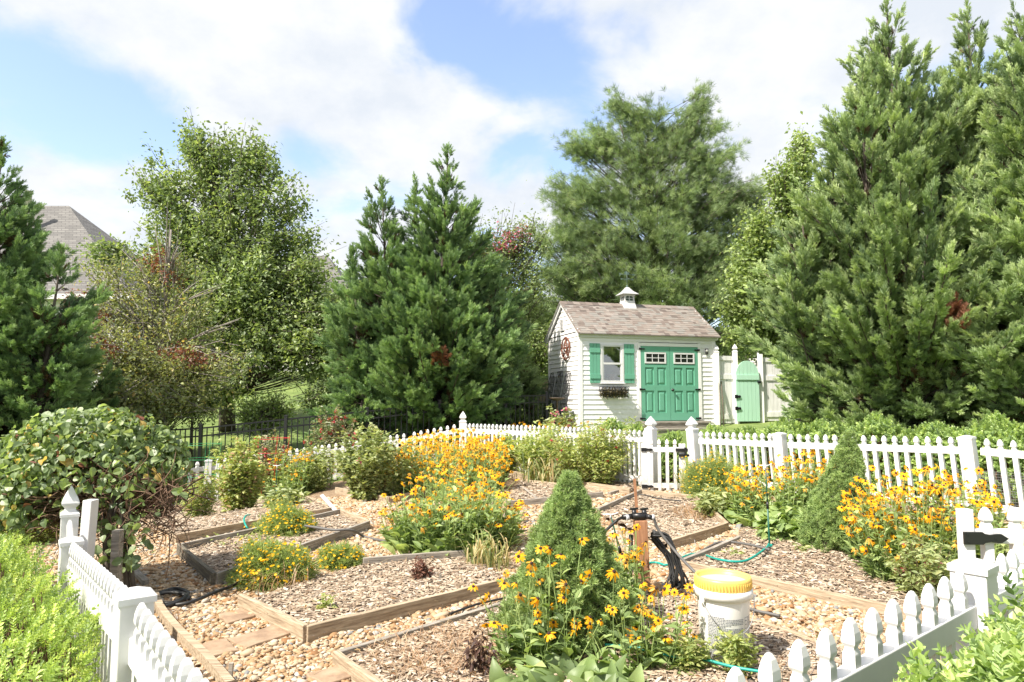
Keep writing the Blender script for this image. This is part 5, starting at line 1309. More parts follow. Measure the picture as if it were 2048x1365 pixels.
# ------------------------------------------------------------------ houses beyond the trees
def houses():
    ROOF = None
    m, nt = newmat('house_shingles'); MATS['house_shingles'] = m
    out = nd(nt, 'ShaderNodeOutputMaterial'); b = nd(nt, 'ShaderNodeBsdfPrincipled'); b.inputs['Roughness'].default_value = .9; nt.links.new(b.outputs[0], out.inputs[0])
    tc = nd(nt, 'ShaderNodeTexCoord'); sp = nd(nt, 'ShaderNodeSeparateXYZ'); nt.links.new(tc.outputs['Object'], sp.inputs[0])
    cb = nd(nt, 'ShaderNodeCombineXYZ'); nt.links.new(math_node(nt, 'ADD', sp.outputs[0], math_node(nt, 'MULTIPLY', sp.outputs[1], .7)), cb.inputs[0]); nt.links.new(sp.outputs[2], cb.inputs[1])
    br = nd(nt, 'ShaderNodeTexBrick'); br.inputs['Scale'].default_value = 1.0; br.inputs['Brick Width'].default_value = .34; br.inputs['Row Height'].default_value = .11; br.inputs['Mortar Size'].default_value = .012
    br.inputs['Color1'].default_value = (.125, .12, .115, 1); br.inputs['Color2'].default_value = (.19, .182, .172, 1); br.inputs['Mortar'].default_value = (.075, .072, .07, 1)
    nt.links.new(cb.outputs[0], br.inputs['Vector']); nt.links.new(br.outputs[0], b.inputs['Base Color'])
    ROOF = m
    HW = pmat('house_siding', (.72, .72, .70), rough=.6); DG = MATS['dark_glass']
    def house(lab, x0, x1, ye, yr, xr0, xr1, Y, dep, upper=None):
        a = at(x0, ye, Y); b_ = at(x1, ye, Y); zr = at(x0, yr, Y + dep / 2)[2]; gr = gz((a[0] + b_[0]) / 2, Y) - .5
        t = thing('house', lab, 'house', ((a[0] + b_[0]) / 2, Y + dep / 2, gr))
        X0, X1, ze = a[0], b_[0], a[2]; r0 = at(xr0, yr, Y + dep / 2)[0]; r1 = at(xr1, yr, Y + dep / 2)[0]; o = .4
        mb = MB(); V = [(X0 + o, Y + o, gr), (X1 - o, Y + o, gr), (X1 - o, Y + dep - o, gr), (X0 + o, Y + dep - o, gr)]; V += [(x, y, ze) for x, y, z in V]
        mb.add(V, BOXF[2:]); mb.build('wall', HW, t)
        mb = MB(); V = [(X0, Y, ze), (X1, Y, ze), (X1, Y + dep, ze), (X0, Y + dep, ze), (r0, Y + dep / 2, zr), (r1, Y + dep / 2, zr)]
        mb.add(V, [np.array([[0, 1, 5, 4], [2, 3, 4, 5], [3, 2, 1, 0]]), np.array([[1, 2, 5], [3, 0, 4]])]); rf = mb.build('roof', ROOF, t)
        g_ = MB(); box(g_, X0 - .05, X1 + .05, Y - .12, Y - .002, ze - .18, ze + .02); g_.build('gutter', WHITE, t)
        n = max(2, int((X1 - X0) / 3.2))
        for i in range(n):
            xc = X0 + (X1 - X0) * (i + .5) / n; z = gr + 1.6
            f = MB(); box(f, xc - .6, xc + .6, Y + o - .06, Y + o - .001, z, z + 1.5); w = f.build('window', WHITE, t)
            p = MB(); box(p, xc - .52, xc - .03, Y + o - .08, Y + o - .061, z + .08, z + 1.42); box(p, xc + .03, xc + .52, Y + o - .08, Y + o - .061, z + .08, z + 1.42); p.build('pane', DG, w)
        return t, rf
    t, rf = house('pale house with a high grey hipped roof and white vent pipe at far left', -260, 262, 590, 412, -60, 138, 27, 9)
    p = at(55, 430, 30); m_ = MB(); lathe(m_, [(.13, p[2] - .8), (.13, p[2] + 1.0), (.17, p[2] + 1.0), (.17, p[2] + 1.08)], 12, (p[0], p[1], 0)); m_.build('vent_pipe', pmat('cream_pipe', (.6, .57, .48)), rf)
    house('long pale house with a low grey roof seen through the leafy tree', 150, 745, 650, 512, 235, 655, 33, 9)
    house('pale house with a grey roof glimpsed left of the shed', 1030, 1240, 690, 610, 1085, 1200, 44, 8)
houses()

# ------------------------------------------------------------------ clipped hedges
HEDGE = leafmat('hedge_leaves', [(0.103, 0.206, 0.0289), (0.227, 0.393, 0.0454), (0.393, 0.599, 0.0722), (0.619, 0.784, 0.145)], trans=.4, gloss=.10, clump=3.0, amp=.35)
BOXW = leafmat('box_leaves', [(0.0857, 0.185, 0.0391), (0.185, 0.343, 0.0685), (0.343, 0.539, 0.122), (0.539, 0.734, 0.196)], trans=.38, gloss=.12, clump=3.0, amp=.3)
def make_sprig(rng, n=7, w=1.0):
    it = []
    for i in range(n):
        t = i / n; a = i * 2.4
        for k in (0, math.pi):
            d = np.array([math.cos(a + k) * .9, .55 + .5 * t, math.sin(a + k) * .9]); l = .36 * (1 - .45 * t) * rng.uniform(.8, 1.2)
            it.append(((0, t * .85, 0), d, (0, 1, 0), np.array([l * w, l, l])))
    return multi(rng, (KITE[0] * [1.35, 1, 1], KITE[1]), it)
SPRIGS = [make_sprig(SP_RNG) for _ in range(4)]
OVAL = (np.array([(0, 0, 0), (.22, .25, .05), (.25, .62, .05), (0, 1, -.03), (-.25, .62, .05), (-.22, .25, .05)]), np.array([[0, 1, 2, 3], [0, 3, 4, 5]]))
def make_oval_sprig(rng, n=6):
    it = []
    for i in range(n):
        t = i / n; a = i * 1.57
        for k in (0, math.pi):
            d = np.array([math.cos(a + k) * .9, .5 + .6 * t, math.sin(a + k) * .9]); l = .36 * (1 - .4 * t) * rng.uniform(.8, 1.2); it.append(((0, t * .85, 0), d, (0, 1, 0), np.array([l, l, l])))
    return multi(rng, OVAL, it)
OVALS = [make_oval_sprig(SP_RNG) for _ in range(4)]

def hedge(name, label, top, n, size, mat, seed, cat='hedge', temps=None):
    """top: function (rng, n) giving points on the hedge's skin and outward directions"""
    rng = np.random.default_rng(seed); P, N, base = top(rng, n)
    t = thing(name, label, cat, base)
    D = norm(N + rdir(rng, n) * .65 + [0, 0, .35]); P = P - N * (rng.random(n) ** 1.6 * size * 2.6)[:, None]
    cm = MB(); scatter_var(cm, temps or SPRIGS, P, frames(D, rdir(rng, n)), size * rng.uniform(.6, 1.3, n), 0, np.clip(rng.beta(2.2, 2, n), 0, 1), rng)
    cm.build('foliage', [mat], t)
    k = n // 9; Q = P[:k] - N[:k] * size; wm = MB(); r = Q.copy(); r[:, 2] = g(r[:, 0], r[:, 1]) - .02; r[:, :2] += rng.normal(0, .05, (k, 2))
    tubes(wm, bez(r, (r + Q) / 2 + rng.normal(0, .03, (k, 3)), Q, 4), np.array([.007, .006, .005, .003]), 4); wm.build('branches', [TWIG], t)
    return t

def boxhedge(line, width, height, bulge=.08):
    line = np.array(line, float)
    def f(rng, n):
        seg = np.diff(line[:, :2], axis=0); L = np.linalg.norm(seg, axis=1); cl = np.concatenate([[0], np.cumsum(L)])
        per = width + 2 * .75 * height; u = rng.uniform(0, cl[-1], n); v = rng.uniform(-per / 2, per / 2, n)
        c = np.stack([np.interp(u, cl, line[:, i]) for i in (0, 1)], 1); hh = np.interp(u, cl, line[:, 2])
        k = np.clip(np.searchsorted(cl, u) - 1, 0, len(seg) - 1); d = seg[k] / L[k][:, None]; nn = np.stack([d[:, 1], -d[:, 0]], 1)
        off = np.clip(v, -width / 2, width / 2); dn = np.maximum(np.abs(v) - width / 2, 0)
        lump = bulge * (np.sin(u * 5.1 + v * 2) + np.sin(u * 9.7 - v * 4.3) + np.sin(v * 7.0 + u * 2.2)) / 2
        Pz = hh - dn * 1.0 - .25 * np.maximum(0, np.abs(off) - width * .3) + lump
        sgn = np.sign(v)
        N = np.zeros((n, 3)); q = dn > 0
        N[:, 2] = np.where(q, .25, 1); N[q, :2] = nn[q] * sgn[q][:, None]
        e = (np.abs(off) > width * .3) & ~q; N[e, :2] = nn[e] * sgn[e][:, None] * .7
        P = np.stack([c[:, 0] + nn[:, 0] * off, c[:, 1] + nn[:, 1] * off, Pz], 1) + norm(N) * lump[:, None] * .6
        base = (float(line[:, 0].mean()), float(line[:, 1].mean()), gz(line[:, 0].mean(), line[:, 1].mean()))
        return P, norm(N), base
    return f

def hedges():
    nrm = np.array([-.787, -.619])
    a = P1 + np.array([.619, -.787]) * .55 + nrm * .62; b = P2 + nrm * .72; c = P3 + nrm * .95 + np.array([-.3, .5])
    hedge('clipped_hedge', 'bright yellow green hedge outside the left foreground fence', boxhedge([(a[0], a[1], R0 - .88), (b[0], b[1], R0 - .85), (c[0], c[1], R0 - .95)], 1.15, .75), 12500, .056, HEDGE, 91, temps=OVALS)
    a = np.array([.55, 1.12]); d = np.array([.776, .631])
    hedge('box_shrub', 'glossy box shrub in the bottom right corner before the foreground fence', boxhedge([(.74, 1.12, R0 - .56), (1.2, 1.38, R0 - .50), (2.1, 1.95, R0 - .50)], .46, .8, .06), 7000, .070, BOXW, 92, 'shrub', temps=OVALS)
    pts = []
    for (x, y, Y) in ((1402, 893, 11.0), (1480, 880, 10.6), (1567, 872, 9.8), (1760, 872, 8.9), (1946, 876, 8.1), (2090, 882, 7.5)):
        p = at(x, y, Y); pts.append((p[0], p[1], p[2] + .07))
    hedge('clipped_hedge', 'long clipped hedge behind the right back picket fence', boxhedge(pts, .7, .9), 13000, .085, BOXW, 93)
    q = [at(1322, 905, 10.9), at(1368, 905, 10.8)]
    hedge('box_shrub', 'low round box shrub seen through the white garden gate', boxhedge([(q[0][0], 11.0, q[0][2] + .12), (q[1][0], 10.9, q[1][2] + .1)], .5, .6), 1500, .075, BOXW, 94, 'shrub')
    q = [at(1200, 860, 13.2), at(1290, 862, 13.0)]
    hedge('box_shrub', 'low box shrub in front of the shed left of its steps', boxhedge([(q[0][0], 13.3, q[0][2]), (q[1][0], 13.2, q[1][2])], .6, .5), 1500, .085, BOXW, 95, 'shrub')
hedges()

# ------------------------------------------------------------------ dwarf spruces
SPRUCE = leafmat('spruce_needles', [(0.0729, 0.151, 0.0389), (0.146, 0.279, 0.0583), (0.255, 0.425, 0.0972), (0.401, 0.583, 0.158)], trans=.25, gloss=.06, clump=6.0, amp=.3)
def spruce(label, base, top, rmax, seed, lean=(0, 0), n=17000):
    rng = np.random.default_rng(seed); base = np.array(base); H = top - base[2]
    t = thing('dwarf_spruce', label, 'dwarf conifer', tuple(base), 0, 'dwarf spruces in the beds')
    prof = np.array([(0, .80), (.05, .92), (.14, 1.0), (.3, .90), (.5, .66), (.7, .41), (.85, .22), (.95, .09), (1, .02)])
    def skin(h, az):
        b = .05 * np.sin(4 * az + 11 * h) + .06 * np.sin(7 * az - 23 * h + 1) + .055 * np.sin(11 * az + 37 * h) + .05 * np.sin(17 * az - 51 * h) + .04 * np.sin(23 * az + 83 * h)
        return np.interp(h, prof[:, 0], prof[:, 1]) * rmax * (1 + 1.5 * b)
    tt = np.linspace(0, 1, 300); cw = np.cumsum(np.interp(tt, prof[:, 0], prof[:, 1]) + .03); cw /= cw[-1]
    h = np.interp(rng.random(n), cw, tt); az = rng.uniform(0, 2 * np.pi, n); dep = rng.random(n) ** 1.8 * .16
    K = 430; hc = np.interp(rng.random(K), cw, tt); ac = rng.uniform(0, 2 * np.pi, K); rs = skin(h, az); bump = np.zeros(n)
    for k in range(K):
        da = np.abs((az - ac[k] + np.pi) % (2 * np.pi) - np.pi) * rs; bump = np.maximum(bump, np.exp(-((da ** 2 + ((h - hc[k]) * H) ** 2) / .0026)))
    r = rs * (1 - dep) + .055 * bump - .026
    P = base + np.stack([r * np.cos(az) + lean[0] * h, r * np.sin(az) + lean[1] * h, h * H * .99], 1)
    D = norm(np.stack([np.cos(az), np.sin(az), .75 + 0 * az], 1) + rdir(rng, n) * .55)
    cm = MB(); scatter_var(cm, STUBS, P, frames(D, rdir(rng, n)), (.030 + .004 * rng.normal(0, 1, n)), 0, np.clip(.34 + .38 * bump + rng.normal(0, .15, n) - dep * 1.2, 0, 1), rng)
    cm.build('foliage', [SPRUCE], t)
    wm = MB(); q = np.linspace(0, .95, 8); tubes(wm, (base + np.stack([lean[0] * q, lean[1] * q, q * H], 1))[None], .035 * (1.02 - q), 7)
    k = 500; hh = rng.uniform(.03, .9, k); aa = rng.uniform(0, 2 * np.pi, k); rr = skin(hh, aa) * .84
    A = base + np.stack([lean[0] * hh, lean[1] * hh, np.maximum(hh * H - rr * .5, .01)], 1); B = base + np.stack([rr * np.cos(aa) + lean[0] * hh, rr * np.sin(aa) + lean[1] * hh, hh * H], 1)
    tubes(wm, bez(A, (A + B) / 2 - [0, 0, .02], B, 4), np.array([.006, .005, .004, .003]), 4); wm.build('trunk', [BARK], t)
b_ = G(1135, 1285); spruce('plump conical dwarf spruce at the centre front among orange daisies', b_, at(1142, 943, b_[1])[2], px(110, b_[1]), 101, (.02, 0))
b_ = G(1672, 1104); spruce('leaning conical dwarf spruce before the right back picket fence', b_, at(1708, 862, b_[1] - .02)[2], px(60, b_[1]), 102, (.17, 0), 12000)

# ------------------------------------------------------------------ flowers
SUSANLEAF = leafmat('daisy_foliage', [(0.0936, 0.177, 0.0458), (0.177, 0.312, 0.0728), (0.291, 0.458, 0.114), (0.437, 0.603, 0.187)], trans=.4, gloss=.08, clump=4, amp=.25)
PETAL = leafmat('orange_petals', [(.80, .32, .008), (.86, .45, .014), (.88, .54, .03)], trans=.35, gloss=.03, amp=0)
CONE = pmat('dark_flower_cone', (.030, .010, .008), rough=.8)

def flower_mesh(seed, np_=12, droop=.22, cone=True, petal=None):
    rng = np.random.default_rng(seed); mb = MB()
    for i in range(np_):
        a = 2 * math.pi * i / np_ + rng.normal(0, .10); l = rng.uniform(.85, 1.08); dz = -droop * rng.uniform(.3, 1.6)
        R = np.array([[math.cos(a), -math.sin(a), 0], [math.sin(a), math.cos(a), 0], [0, 0, 1]])
        V = np.array([(0, .16, .02), (.15, .45, .03 + dz * .35), (.155, .75, dz * .8), (.03, 1.0, dz * 1.25), (-.03, 1.0, dz * 1.25), (-.155, .75, dz * .8), (-.15, .45, .03 + dz * .35), (0, .5, -.01 + dz * .35), (0, .8, -.02 + dz * .85)]) * [1, l, 1]
        mb.add((R @ V.T).T, [np.array([[0, 1, 7], [0, 7, 6]]), np.array([[1, 2, 8, 7], [7, 8, 5, 6], [2, 3, 4, 8]]), np.array([[8, 4, 5]])], 0, rng.random())
    if cone: lathe(mb, [(.26, -.04), (.27, .05), (.23, .16), (.14, .24), (.03, .27)], 9, mat=1)
    return mb.mesh('flower', [petal or PETAL, CONE])
OLDPETAL = leafmat('faded_petals', [(.55, .26, .03), (.66, .38, .06), (.72, .50, .14)], trans=.3, gloss=.02, amp=0)
FLOWERS = [flower_mesh(1), flower_mesh(2, 11, .35), flower_mesh(3, 13, .12), flower_mesh(4, 10, .6), flower_mesh(5, 8, .9, petal=OLDPETAL), flower_mesh(6, 12, .75, petal=OLDPETAL), flower_mesh(7, 9, .3), flower_mesh(8, 12, .45)]

def head_rot(D, rng):
    D = D / np.linalg.norm(D)
    q = Vector(D).to_track_quat('Z', 'Y'); return (q @ Euler((0, 0, rng.uniform(0, 6.28))).to_quaternion()).to_euler()

def daisies(label, spots, nflow, nstem, size=.036, leafL=.085, seed=1, face=(0, -.35, 1), basal=0, top=100, tallfrac=.6, width=1.0, leafn=9, leanout=.22, small=0):
    """spots: (ground point, rx, ry, height, weight): bushy clumps of stems that end in orange daisies"""
    rng = np.random.default_rng(seed); w = np.array([s[4] for s in spots], float); w /= w.sum()
    c0 = spots[0][0]; t = thing('daisy_clump', label, 'flowers', (c0[0], c0[1], gz(c0[0], c0[1])), 0, 'clumps of orange coneflower daisies')
    k = rng.choice(len(spots), nstem, p=w); a = rng.uniform(0, 2 * np.pi, nstem); rho = np.sqrt(rng.random(nstem))
    C = np.array([s[0] for s in spots])[k]; rx = np.array([s[1] for s in spots])[k]; ry = np.array([s[2] for s in spots])[k]; H = np.array([s[3] for s in spots])[k]
    B = np.stack([C[:, 0] + .72 * rho * rx * np.cos(a), C[:, 1] + .72 * rho * ry * np.sin(a)], 1); zb = g(B[:, 0], B[:, 1]) + .03
    B = np.column_stack([B, zb]); hh = H * (1 - .30 * rho ** 2) * np.where(rng.random(nstem) < tallfrac, rng.uniform(.82, 1.05, nstem), rng.uniform(.4, .85, nstem))
    Tp = B + np.stack([rho * rx * np.cos(a) * .34 + rng.normal(0, leanout * .3, nstem) * hh, rho * ry * np.sin(a) * .34 + rng.normal(0, leanout * .3, nstem) * hh, hh], 1)
    M = B * .5 + Tp * .5 + np.stack([rng.normal(0, .02, nstem), rng.normal(0, .02, nstem), hh * .08], 1) + (B - Tp) * [.12, .12, 0]
    pth = bez(B, M, Tp, 6); fm = MB(); tubes(fm, pth, np.array([.0032, .003, .0026, .0023, .002, .0018]) * width, 4, 0, rng.uniform(.4, .9, nstem))
    # leaves along the stems
    idx = np.repeat(np.arange(nstem), leafn); m = len(idx); s = rng.random(m) ** 1.25 * .86
    sq = s[:, None]; P = B[idx] * (1 - sq) ** 2 + 2 * M[idx] * sq * (1 - sq) + Tp[idx] * sq ** 2
    aa = rng.uniform(0, 2 * np.pi, m); D = norm(np.stack([np.cos(aa), np.sin(aa), rng.uniform(.1, 1.1, m)], 1))
    U = norm(rdir(rng, m) * .4 + [0, 0, 1]); ls = leafL * rng.uniform(.6, 1.25, m) * (1.15 - .65 * s)
    scatter(fm, LANCE[0] * [1.2, 1, 1], LANCE[1], P, frames(D, U), ls, 0, np.clip(.30 + .35 * s + rng.normal(0, .17, m), 0, 1))
    if basal:
        q = rng.choice(nstem, basal); P = B[q] + np.column_stack([rng.normal(0, .05, (basal, 2)), np.zeros(basal)]); aa = rng.uniform(0, 2 * np.pi, basal)
        D = norm(np.stack([np.cos(aa), np.sin(aa), rng.uniform(.3, 1.4, basal)], 1)); scatter(fm, BIG[0], BIG[1], P, frames(D, norm(rdir(rng, basal) * .3 + [0, 0, 1])), leafL * rng.uniform(1.3, 2.3, basal), 0, rng.uniform(.3, .9, basal))
    fm.build('foliage', [SUSANLEAF], t)
    # flower heads: the largest as parts, the others as one part
    o = rng.permutation(nstem)[:max(nflow, 0)]; hp = Tp[o]
    if nflow > nstem:
        ex = rng.choice(nstem, nflow - nstem); sx = rng.uniform(.72, .97, len(ex))[:, None]
        hp = np.concatenate([hp, (B[ex] * (1 - sx) ** 2 + 2 * M[ex] * sx * (1 - sx) + Tp[ex] * sx ** 2) + np.column_stack([rng.normal(0, .045, (len(ex), 2)), rng.uniform(.0, .05, len(ex))])])
    d = np.linalg.norm(hp - [0, 0, CAMZ], axis=1); order = np.argsort(d); nearest = order[:top]; rest = order[top:]
    base = Vector((c0[0], c0[1], gz(c0[0], c0[1])))
    Dh = norm(np.array(face) + rng.normal(0, .45, (len(hp), 3))); sz = size * rng.uniform(.6, 1.18, len(hp))
    for i in nearest:
        f = bpy.data.objects.new('flower', FLOWERS[rng.integers(0, 8)]); COL.objects.link(f); f.parent = t
        f.location = Vector(hp[i]) - base; f.rotation_euler = head_rot(Dh[i], rng); f.scale = (sz[i],) * 3
    if len(rest):
        rm = MB(); me = FLOWERS[0]; tV = np.array([v.co[:] for v in me.vertices]); by = {}
        for p in me.polygons: by.setdefault((len(p.vertices), p.material_index), []).append(list(p.vertices))
        Fs = [np.array(v) for kk, v in by.items()]; Ms = [kk[1] for kk in by]
        R = frames(norm(np.cross(Dh[rest], rdir(rng, len(rest)))), Dh[rest])
        n0 = len(rm.P); scatter(rm, tV, Fs, hp[rest], R, sz[rest], 0, rng.random(len(rest)))
        rm.P = [(f, np.full(len(f), Ms[j]), tt, sm) for j, (f, mm, tt, sm) in enumerate(rm.P)]
        tag(rm.build('flowers', [PETAL, CONE], t), kind='stuff')
    return t

def flower_beds():
    P = lambda x, y, rx, ry, ytop, w=1.0: (lambda b: (b, px(rx, b[1]), ry, at(x, ytop, b[1])[2] - b[2], w))(G(x, y))
    daisies('dense orange daisy patch filling the middle bed left of the gate', [P(900, 990, 120, 1.0, 868, 3), P(835, 985, 75, .6, 885, 2), P(965, 965, 60, .8, 872, 2), P(900, 965, 90, .7, 855, 2), P(960, 985, 60, .6, 880, 2)], 1050, 700, size=.038, leafL=.11, seed=201, leafn=7, width=1.5, tallfrac=.4, face=(0, -.6, .8))
    daisies('sprawling leafy daisy clump with few flowers in the large front bed', [P(890, 1112, 120, .42, 950, 3), P(975, 1095, 75, .45, 965, 2), P(825, 1095, 65, .3, 990, 1), P(930, 1050, 90, .5, 925, 2)], 260, 400, size=.036, leafL=.12, seed=202, basal=130, leafn=8, tallfrac=.4, width=1.2, leanout=.35)
    daisies('tall orange daisies in the foreground in front of the plump dwarf spruce', [P(1075, 1352, 95, .20, 1095, 2.4), P(1035, 1350, 60, .15, 1170, 1.6), P(1275, 1354, 115, .22, 1150, 3), P(1340, 1342, 85, .16, 1175, 1.8), P(1130, 1345, 45, .12, 1085, .8)], 74, 100, size=.033, leafL=.105, seed=203, face=(0, -.5, .85), basal=30, leafn=5, tallfrac=.5, width=1.0, leanout=.5)
    daisies('orange daisies behind the post with coiled black hoses', [P(1225, 1195, 45, .25, 1075, 1), P(1265, 1215, 40, .2, 1060, 1)], 26, 46, size=.034, leafL=.09, seed=204, face=(0, -.45, .85), leafn=7, width=1.0)
    daisies('orange daisies in the far left bed beside the twining vine', [P(575, 1000, 50, .5, 900, 2), P(610, 990, 30, .4, 905, 1), P(520, 1005, 30, .4, 925, 1)], 130, 150, size=.036, leafL=.11, seed=205, leafn=8, width=1.4)
    daisies('few orange daisies leaning beside the purple pot', [P(655, 975, 22, .25, 925, 1)], 12, 16, size=.038, leafL=.10, seed=206, leafn=5, width=1.4)
    daisies('orange daisies between the yellow mound and right dwarf spruce', [P(1560, 1060, 75, .5, 915, 3), P(1620, 1050, 60, .5, 905, 3), P(1500, 1050, 40, .4, 925, 2)], 230, 300, size=.036, leafL=.11, seed=207, basal=120, leafn=8, width=1.3)
    daisies('large orange daisy clump right of the leaning dwarf spruce', [P(1830, 1165, 115, .45, 945, 4), P(1915, 1150, 70, .4, 940, 2), P(1765, 1140, 60, .4, 975, 2.4), P(1970, 1090, 35, .3, 965, 1)], 390, 400, size=.036, leafL=.10, seed=208, leafn=9, width=1.2, tallfrac=.42, face=(0, -.5, .85))
    daisies('distant orange daisies along the shed front beside the red blooms', [P(1190, 905, 60, .5, 842, 2), P(1120, 905, 40, .5, 838, 1.5), P(1060, 895, 50, .4, 845, 1)], 110, 170, size=.042, leafL=.13, seed=209, leafn=8, width=1.6)
flower_beds()

FEATH = leafmat('thread_foliage', [(0.13, 0.216, 0.054), (0.238, 0.367, 0.0864), (0.367, 0.518, 0.13)], trans=.4, gloss=.05, amp=.2, clump=5)
GOLD = leafmat('golden_blossom', [(.70, .36, .01), (.80, .46, .015), (.85, .55, .04)], trans=.35, gloss=.02, amp=0)
def mound(label, x, y, rx, ytop, n, nb, seed, ry=None):
    rng = np.random.default_rng(seed); b = G(x, y); R = px(rx, b[1]); H = at(x, ytop, b[1])[2] - b[2]; ry = ry or R * .8
    t = thing('coreopsis_mound', label, 'flowers', tuple(b), 0, 'fine leaved yellow flower mounds')
    d = rdir(rng, n, .0); d[:, 2] = np.abs(d[:, 2]); rr = rng.uniform(.72, 1.05, n); lump = 1 + .13 * np.sin(5 * d[:, 0] + 4 * d[:, 2] + seed) + .1 * np.sin(8 * d[:, 1] + 6 * d[:, 0])
    tip = b + d * [R, ry, H] * (rr * lump)[:, None]; base = b + np.column_stack([rng.normal(0, R * .28, n), rng.normal(0, ry * .28, n), np.full(n, .02)])
    mid = (base + tip) / 2 + [0, 0, H * .14]; fm = MB(); ribbons(fm, bez(base, mid, tip, 5), np.array([.003, .004, .0045, .004, .002]), 0, rng.uniform(.1, .6, n))
    idx = np.repeat(np.arange(n), 9); m = len(idx); s = rng.uniform(.35, 1, m)[:, None]; P = base[idx] * (1 - s) ** 2 + 2 * mid[idx] * s * (1 - s) + tip[idx] * s ** 2
    scatter(fm, NARROW[0] * [.55, 1, 1], NARROW[1], P, frames(norm(rdir(rng, m) + d[idx] * .8 + [0, 0, .4]), rdir(rng, m)), .05 * rng.uniform(.7, 1.3, m), 0, np.clip(.35 + .4 * s[:, 0] + rng.normal(0, .12, m), 0, 1))
    fm.build('foliage', [FEATH], t)
    q = rng.choice(n, nb); u = tip[q] + rng.normal(0, .012, (nb, 3)) + d[q] * .02; keep = d[q][:, 2] > rng.uniform(.05, .55, nb); u = u[keep]; D = norm(d[q][keep] * .7 + rdir(rng, len(u)) * .4 + [0, -.2, .8])
    a = np.arange(16) * 2 * np.pi / 16; rad = np.where(np.arange(16) % 2 == 0, 1, .62); star = np.stack([rad * np.cos(a), rad * np.sin(a), .12 * rad], 1); tV = np.vstack([star, [[0, 0, .05]]]); tF = np.array([(i, (i + 1) % 16, 16) for i in range(16)])
    X = norm(np.cross(D, rdir(rng, len(u)))); R3 = np.stack([X, np.cross(D, X), D], -1)
    bm = MB(); scatter(bm, tV, tF, u, R3, .0125 * rng.uniform(.75, 1.25, len(u)), 0, rng.random(len(u))); tag(bm.build('blossoms', [GOLD], t), kind='stuff')
mound('small yellow flower mound in the left dark plank bed', 575, 1074, 64, 1008, 1500, 620, 301)
mound('larger yellow flower mound at the left corner of the front bed', 545, 1172, 88, 1082, 2100, 760, 302)
mound('low yellow flower mound joined to the right of a larger one', 678, 1140, 46, 1090, 1000, 260, 303)
mound('yellow flower mound right of the white garden gate', 1425, 1000, 66, 908, 1900, 640, 304)

# ------------------------------------------------------------------ other plants
def stems_plant(name, label, cat, x, y, rx, ytop, ns, nl, leaf, mats, seed, temp=LANCE, lean=.25, group=None, tint=(.3, .9), stemmat=None, ry=None, blossom=None, up=.7, Y=None, smin=.1, twig=.0022, droop=0):
    rng = np.random.default_rng(seed)
    if Y: b = at(x, y, Y); b[2] = gz(b[0], Y)
    else: b = G(x, y)
    R = px(rx, b[1]); H = at(x, ytop, b[1])[2] - b[2]; ry = ry or R * .8
    t = thing(name, label, cat, tuple(b), 0, group)
    a = rng.uniform(0, 2 * np.pi, ns); rho = np.sqrt(rng.random(ns)); B = b + np.stack([rho * R * .45 * np.cos(a), rho * ry * .45 * np.sin(a), 0 * a], 1); B[:, 2] = g(B[:, 0], B[:, 1])
    hh = H * (1 - .35 * rho ** 2) * rng.uniform(.6, 1.05, ns); T = np.column_stack([b[0] + rho * R * np.cos(a) + rng.normal(0, lean * .2, ns) * hh, b[1] + rho * ry * np.sin(a) + rng.normal(0, lean * .2, ns) * hh, B[:, 2] + hh])
    M = (B + T) / 2 + np.column_stack([(B - T)[:, :2] * .15, hh * .12]); sm = MB(); tubes(sm, bez(B, M, T, 6), np.linspace(1.5, .6, 6) * twig, 4, 0, .5); sm.build('stems', [stemmat or SUSANLEAF], t)
    idx = np.repeat(np.arange(ns), nl); m = len(idx); s = (smin + (1 - smin) * rng.random(m))[:, None]; P = B[idx] * (1 - s) ** 2 + 2 * M[idx] * s * (1 - s) + T[idx] * s ** 2 + rng.normal(0, leaf * .35, (m, 3))
    aa = rng.uniform(0, 2 * np.pi, m); D = norm(np.stack([np.cos(aa), np.sin(aa), rng.uniform(-.4, .8, m) - droop], 1)); U = norm(rdir(rng, m) * .6 + [0, 0, up])
    fm = MB(); mt = rng.choice(len(mats), m, p=[.9, .1] if len(mats) == 2 else None) if len(mats) > 1 else 0
    scatter(fm, temp[0], temp[1], P, frames(D, U), leaf * rng.uniform(.6, 1.3, m), mt, rng.uniform(tint[0], tint[1], m)); fm.build('foliage', mats, t)
    if blossom:
        bm_, nb, bs, zmin = blossom; bb = MB(); q = rng.choice(m, nb * 3); q = q[s[q, 0] > zmin][:nb]
        for j in range(9):
            scatter(bb, ROUND[0], ROUND[1], P[q] + rng.normal(0, bs * .25, (len(q), 3)), frames(rdir(rng, len(q)), norm(rdir(rng, len(q)) + [0, -.3, .6])), bs * rng.uniform(.5, .9, len(q)), 0, rng.random(len(q)))
        tag(bb.build('blossoms', [bm_], t), kind='stuff')
    return t

ROSELEAF = leafmat('rose_leaves', [(0.072, 0.12, 0.0528), (0.144, 0.216, 0.084), (0.264, 0.336, 0.144), (0.48, 0.312, 0.216)], trans=.35, gloss=.12, amp=.3, clump=4)
RED = leafmat('red_blossom', [(.42, .015, .035), (.60, .03, .06), (.70, .10, .13)], trans=.35, amp=.1)
LIME = leafmat('lime_leaves', [(0.121, 0.203, 0.0338), (0.216, 0.338, 0.0607), (0.351, 0.472, 0.108), (0.486, 0.513, 0.135)], trans=.45, gloss=.08, amp=.25, clump=4)
MIXG = leafmat('garden_leaves', [(0.099, 0.162, 0.045), (0.198, 0.296, 0.081), (0.306, 0.414, 0.126), (0.432, 0.504, 0.198)], trans=.42, gloss=.09, amp=.3, clump=3)
DRY = leafmat('dry_blades', [(.28, .17, .08), (.42, .27, .13), (.52, .40, .24)], trans=.3, amp=.2)
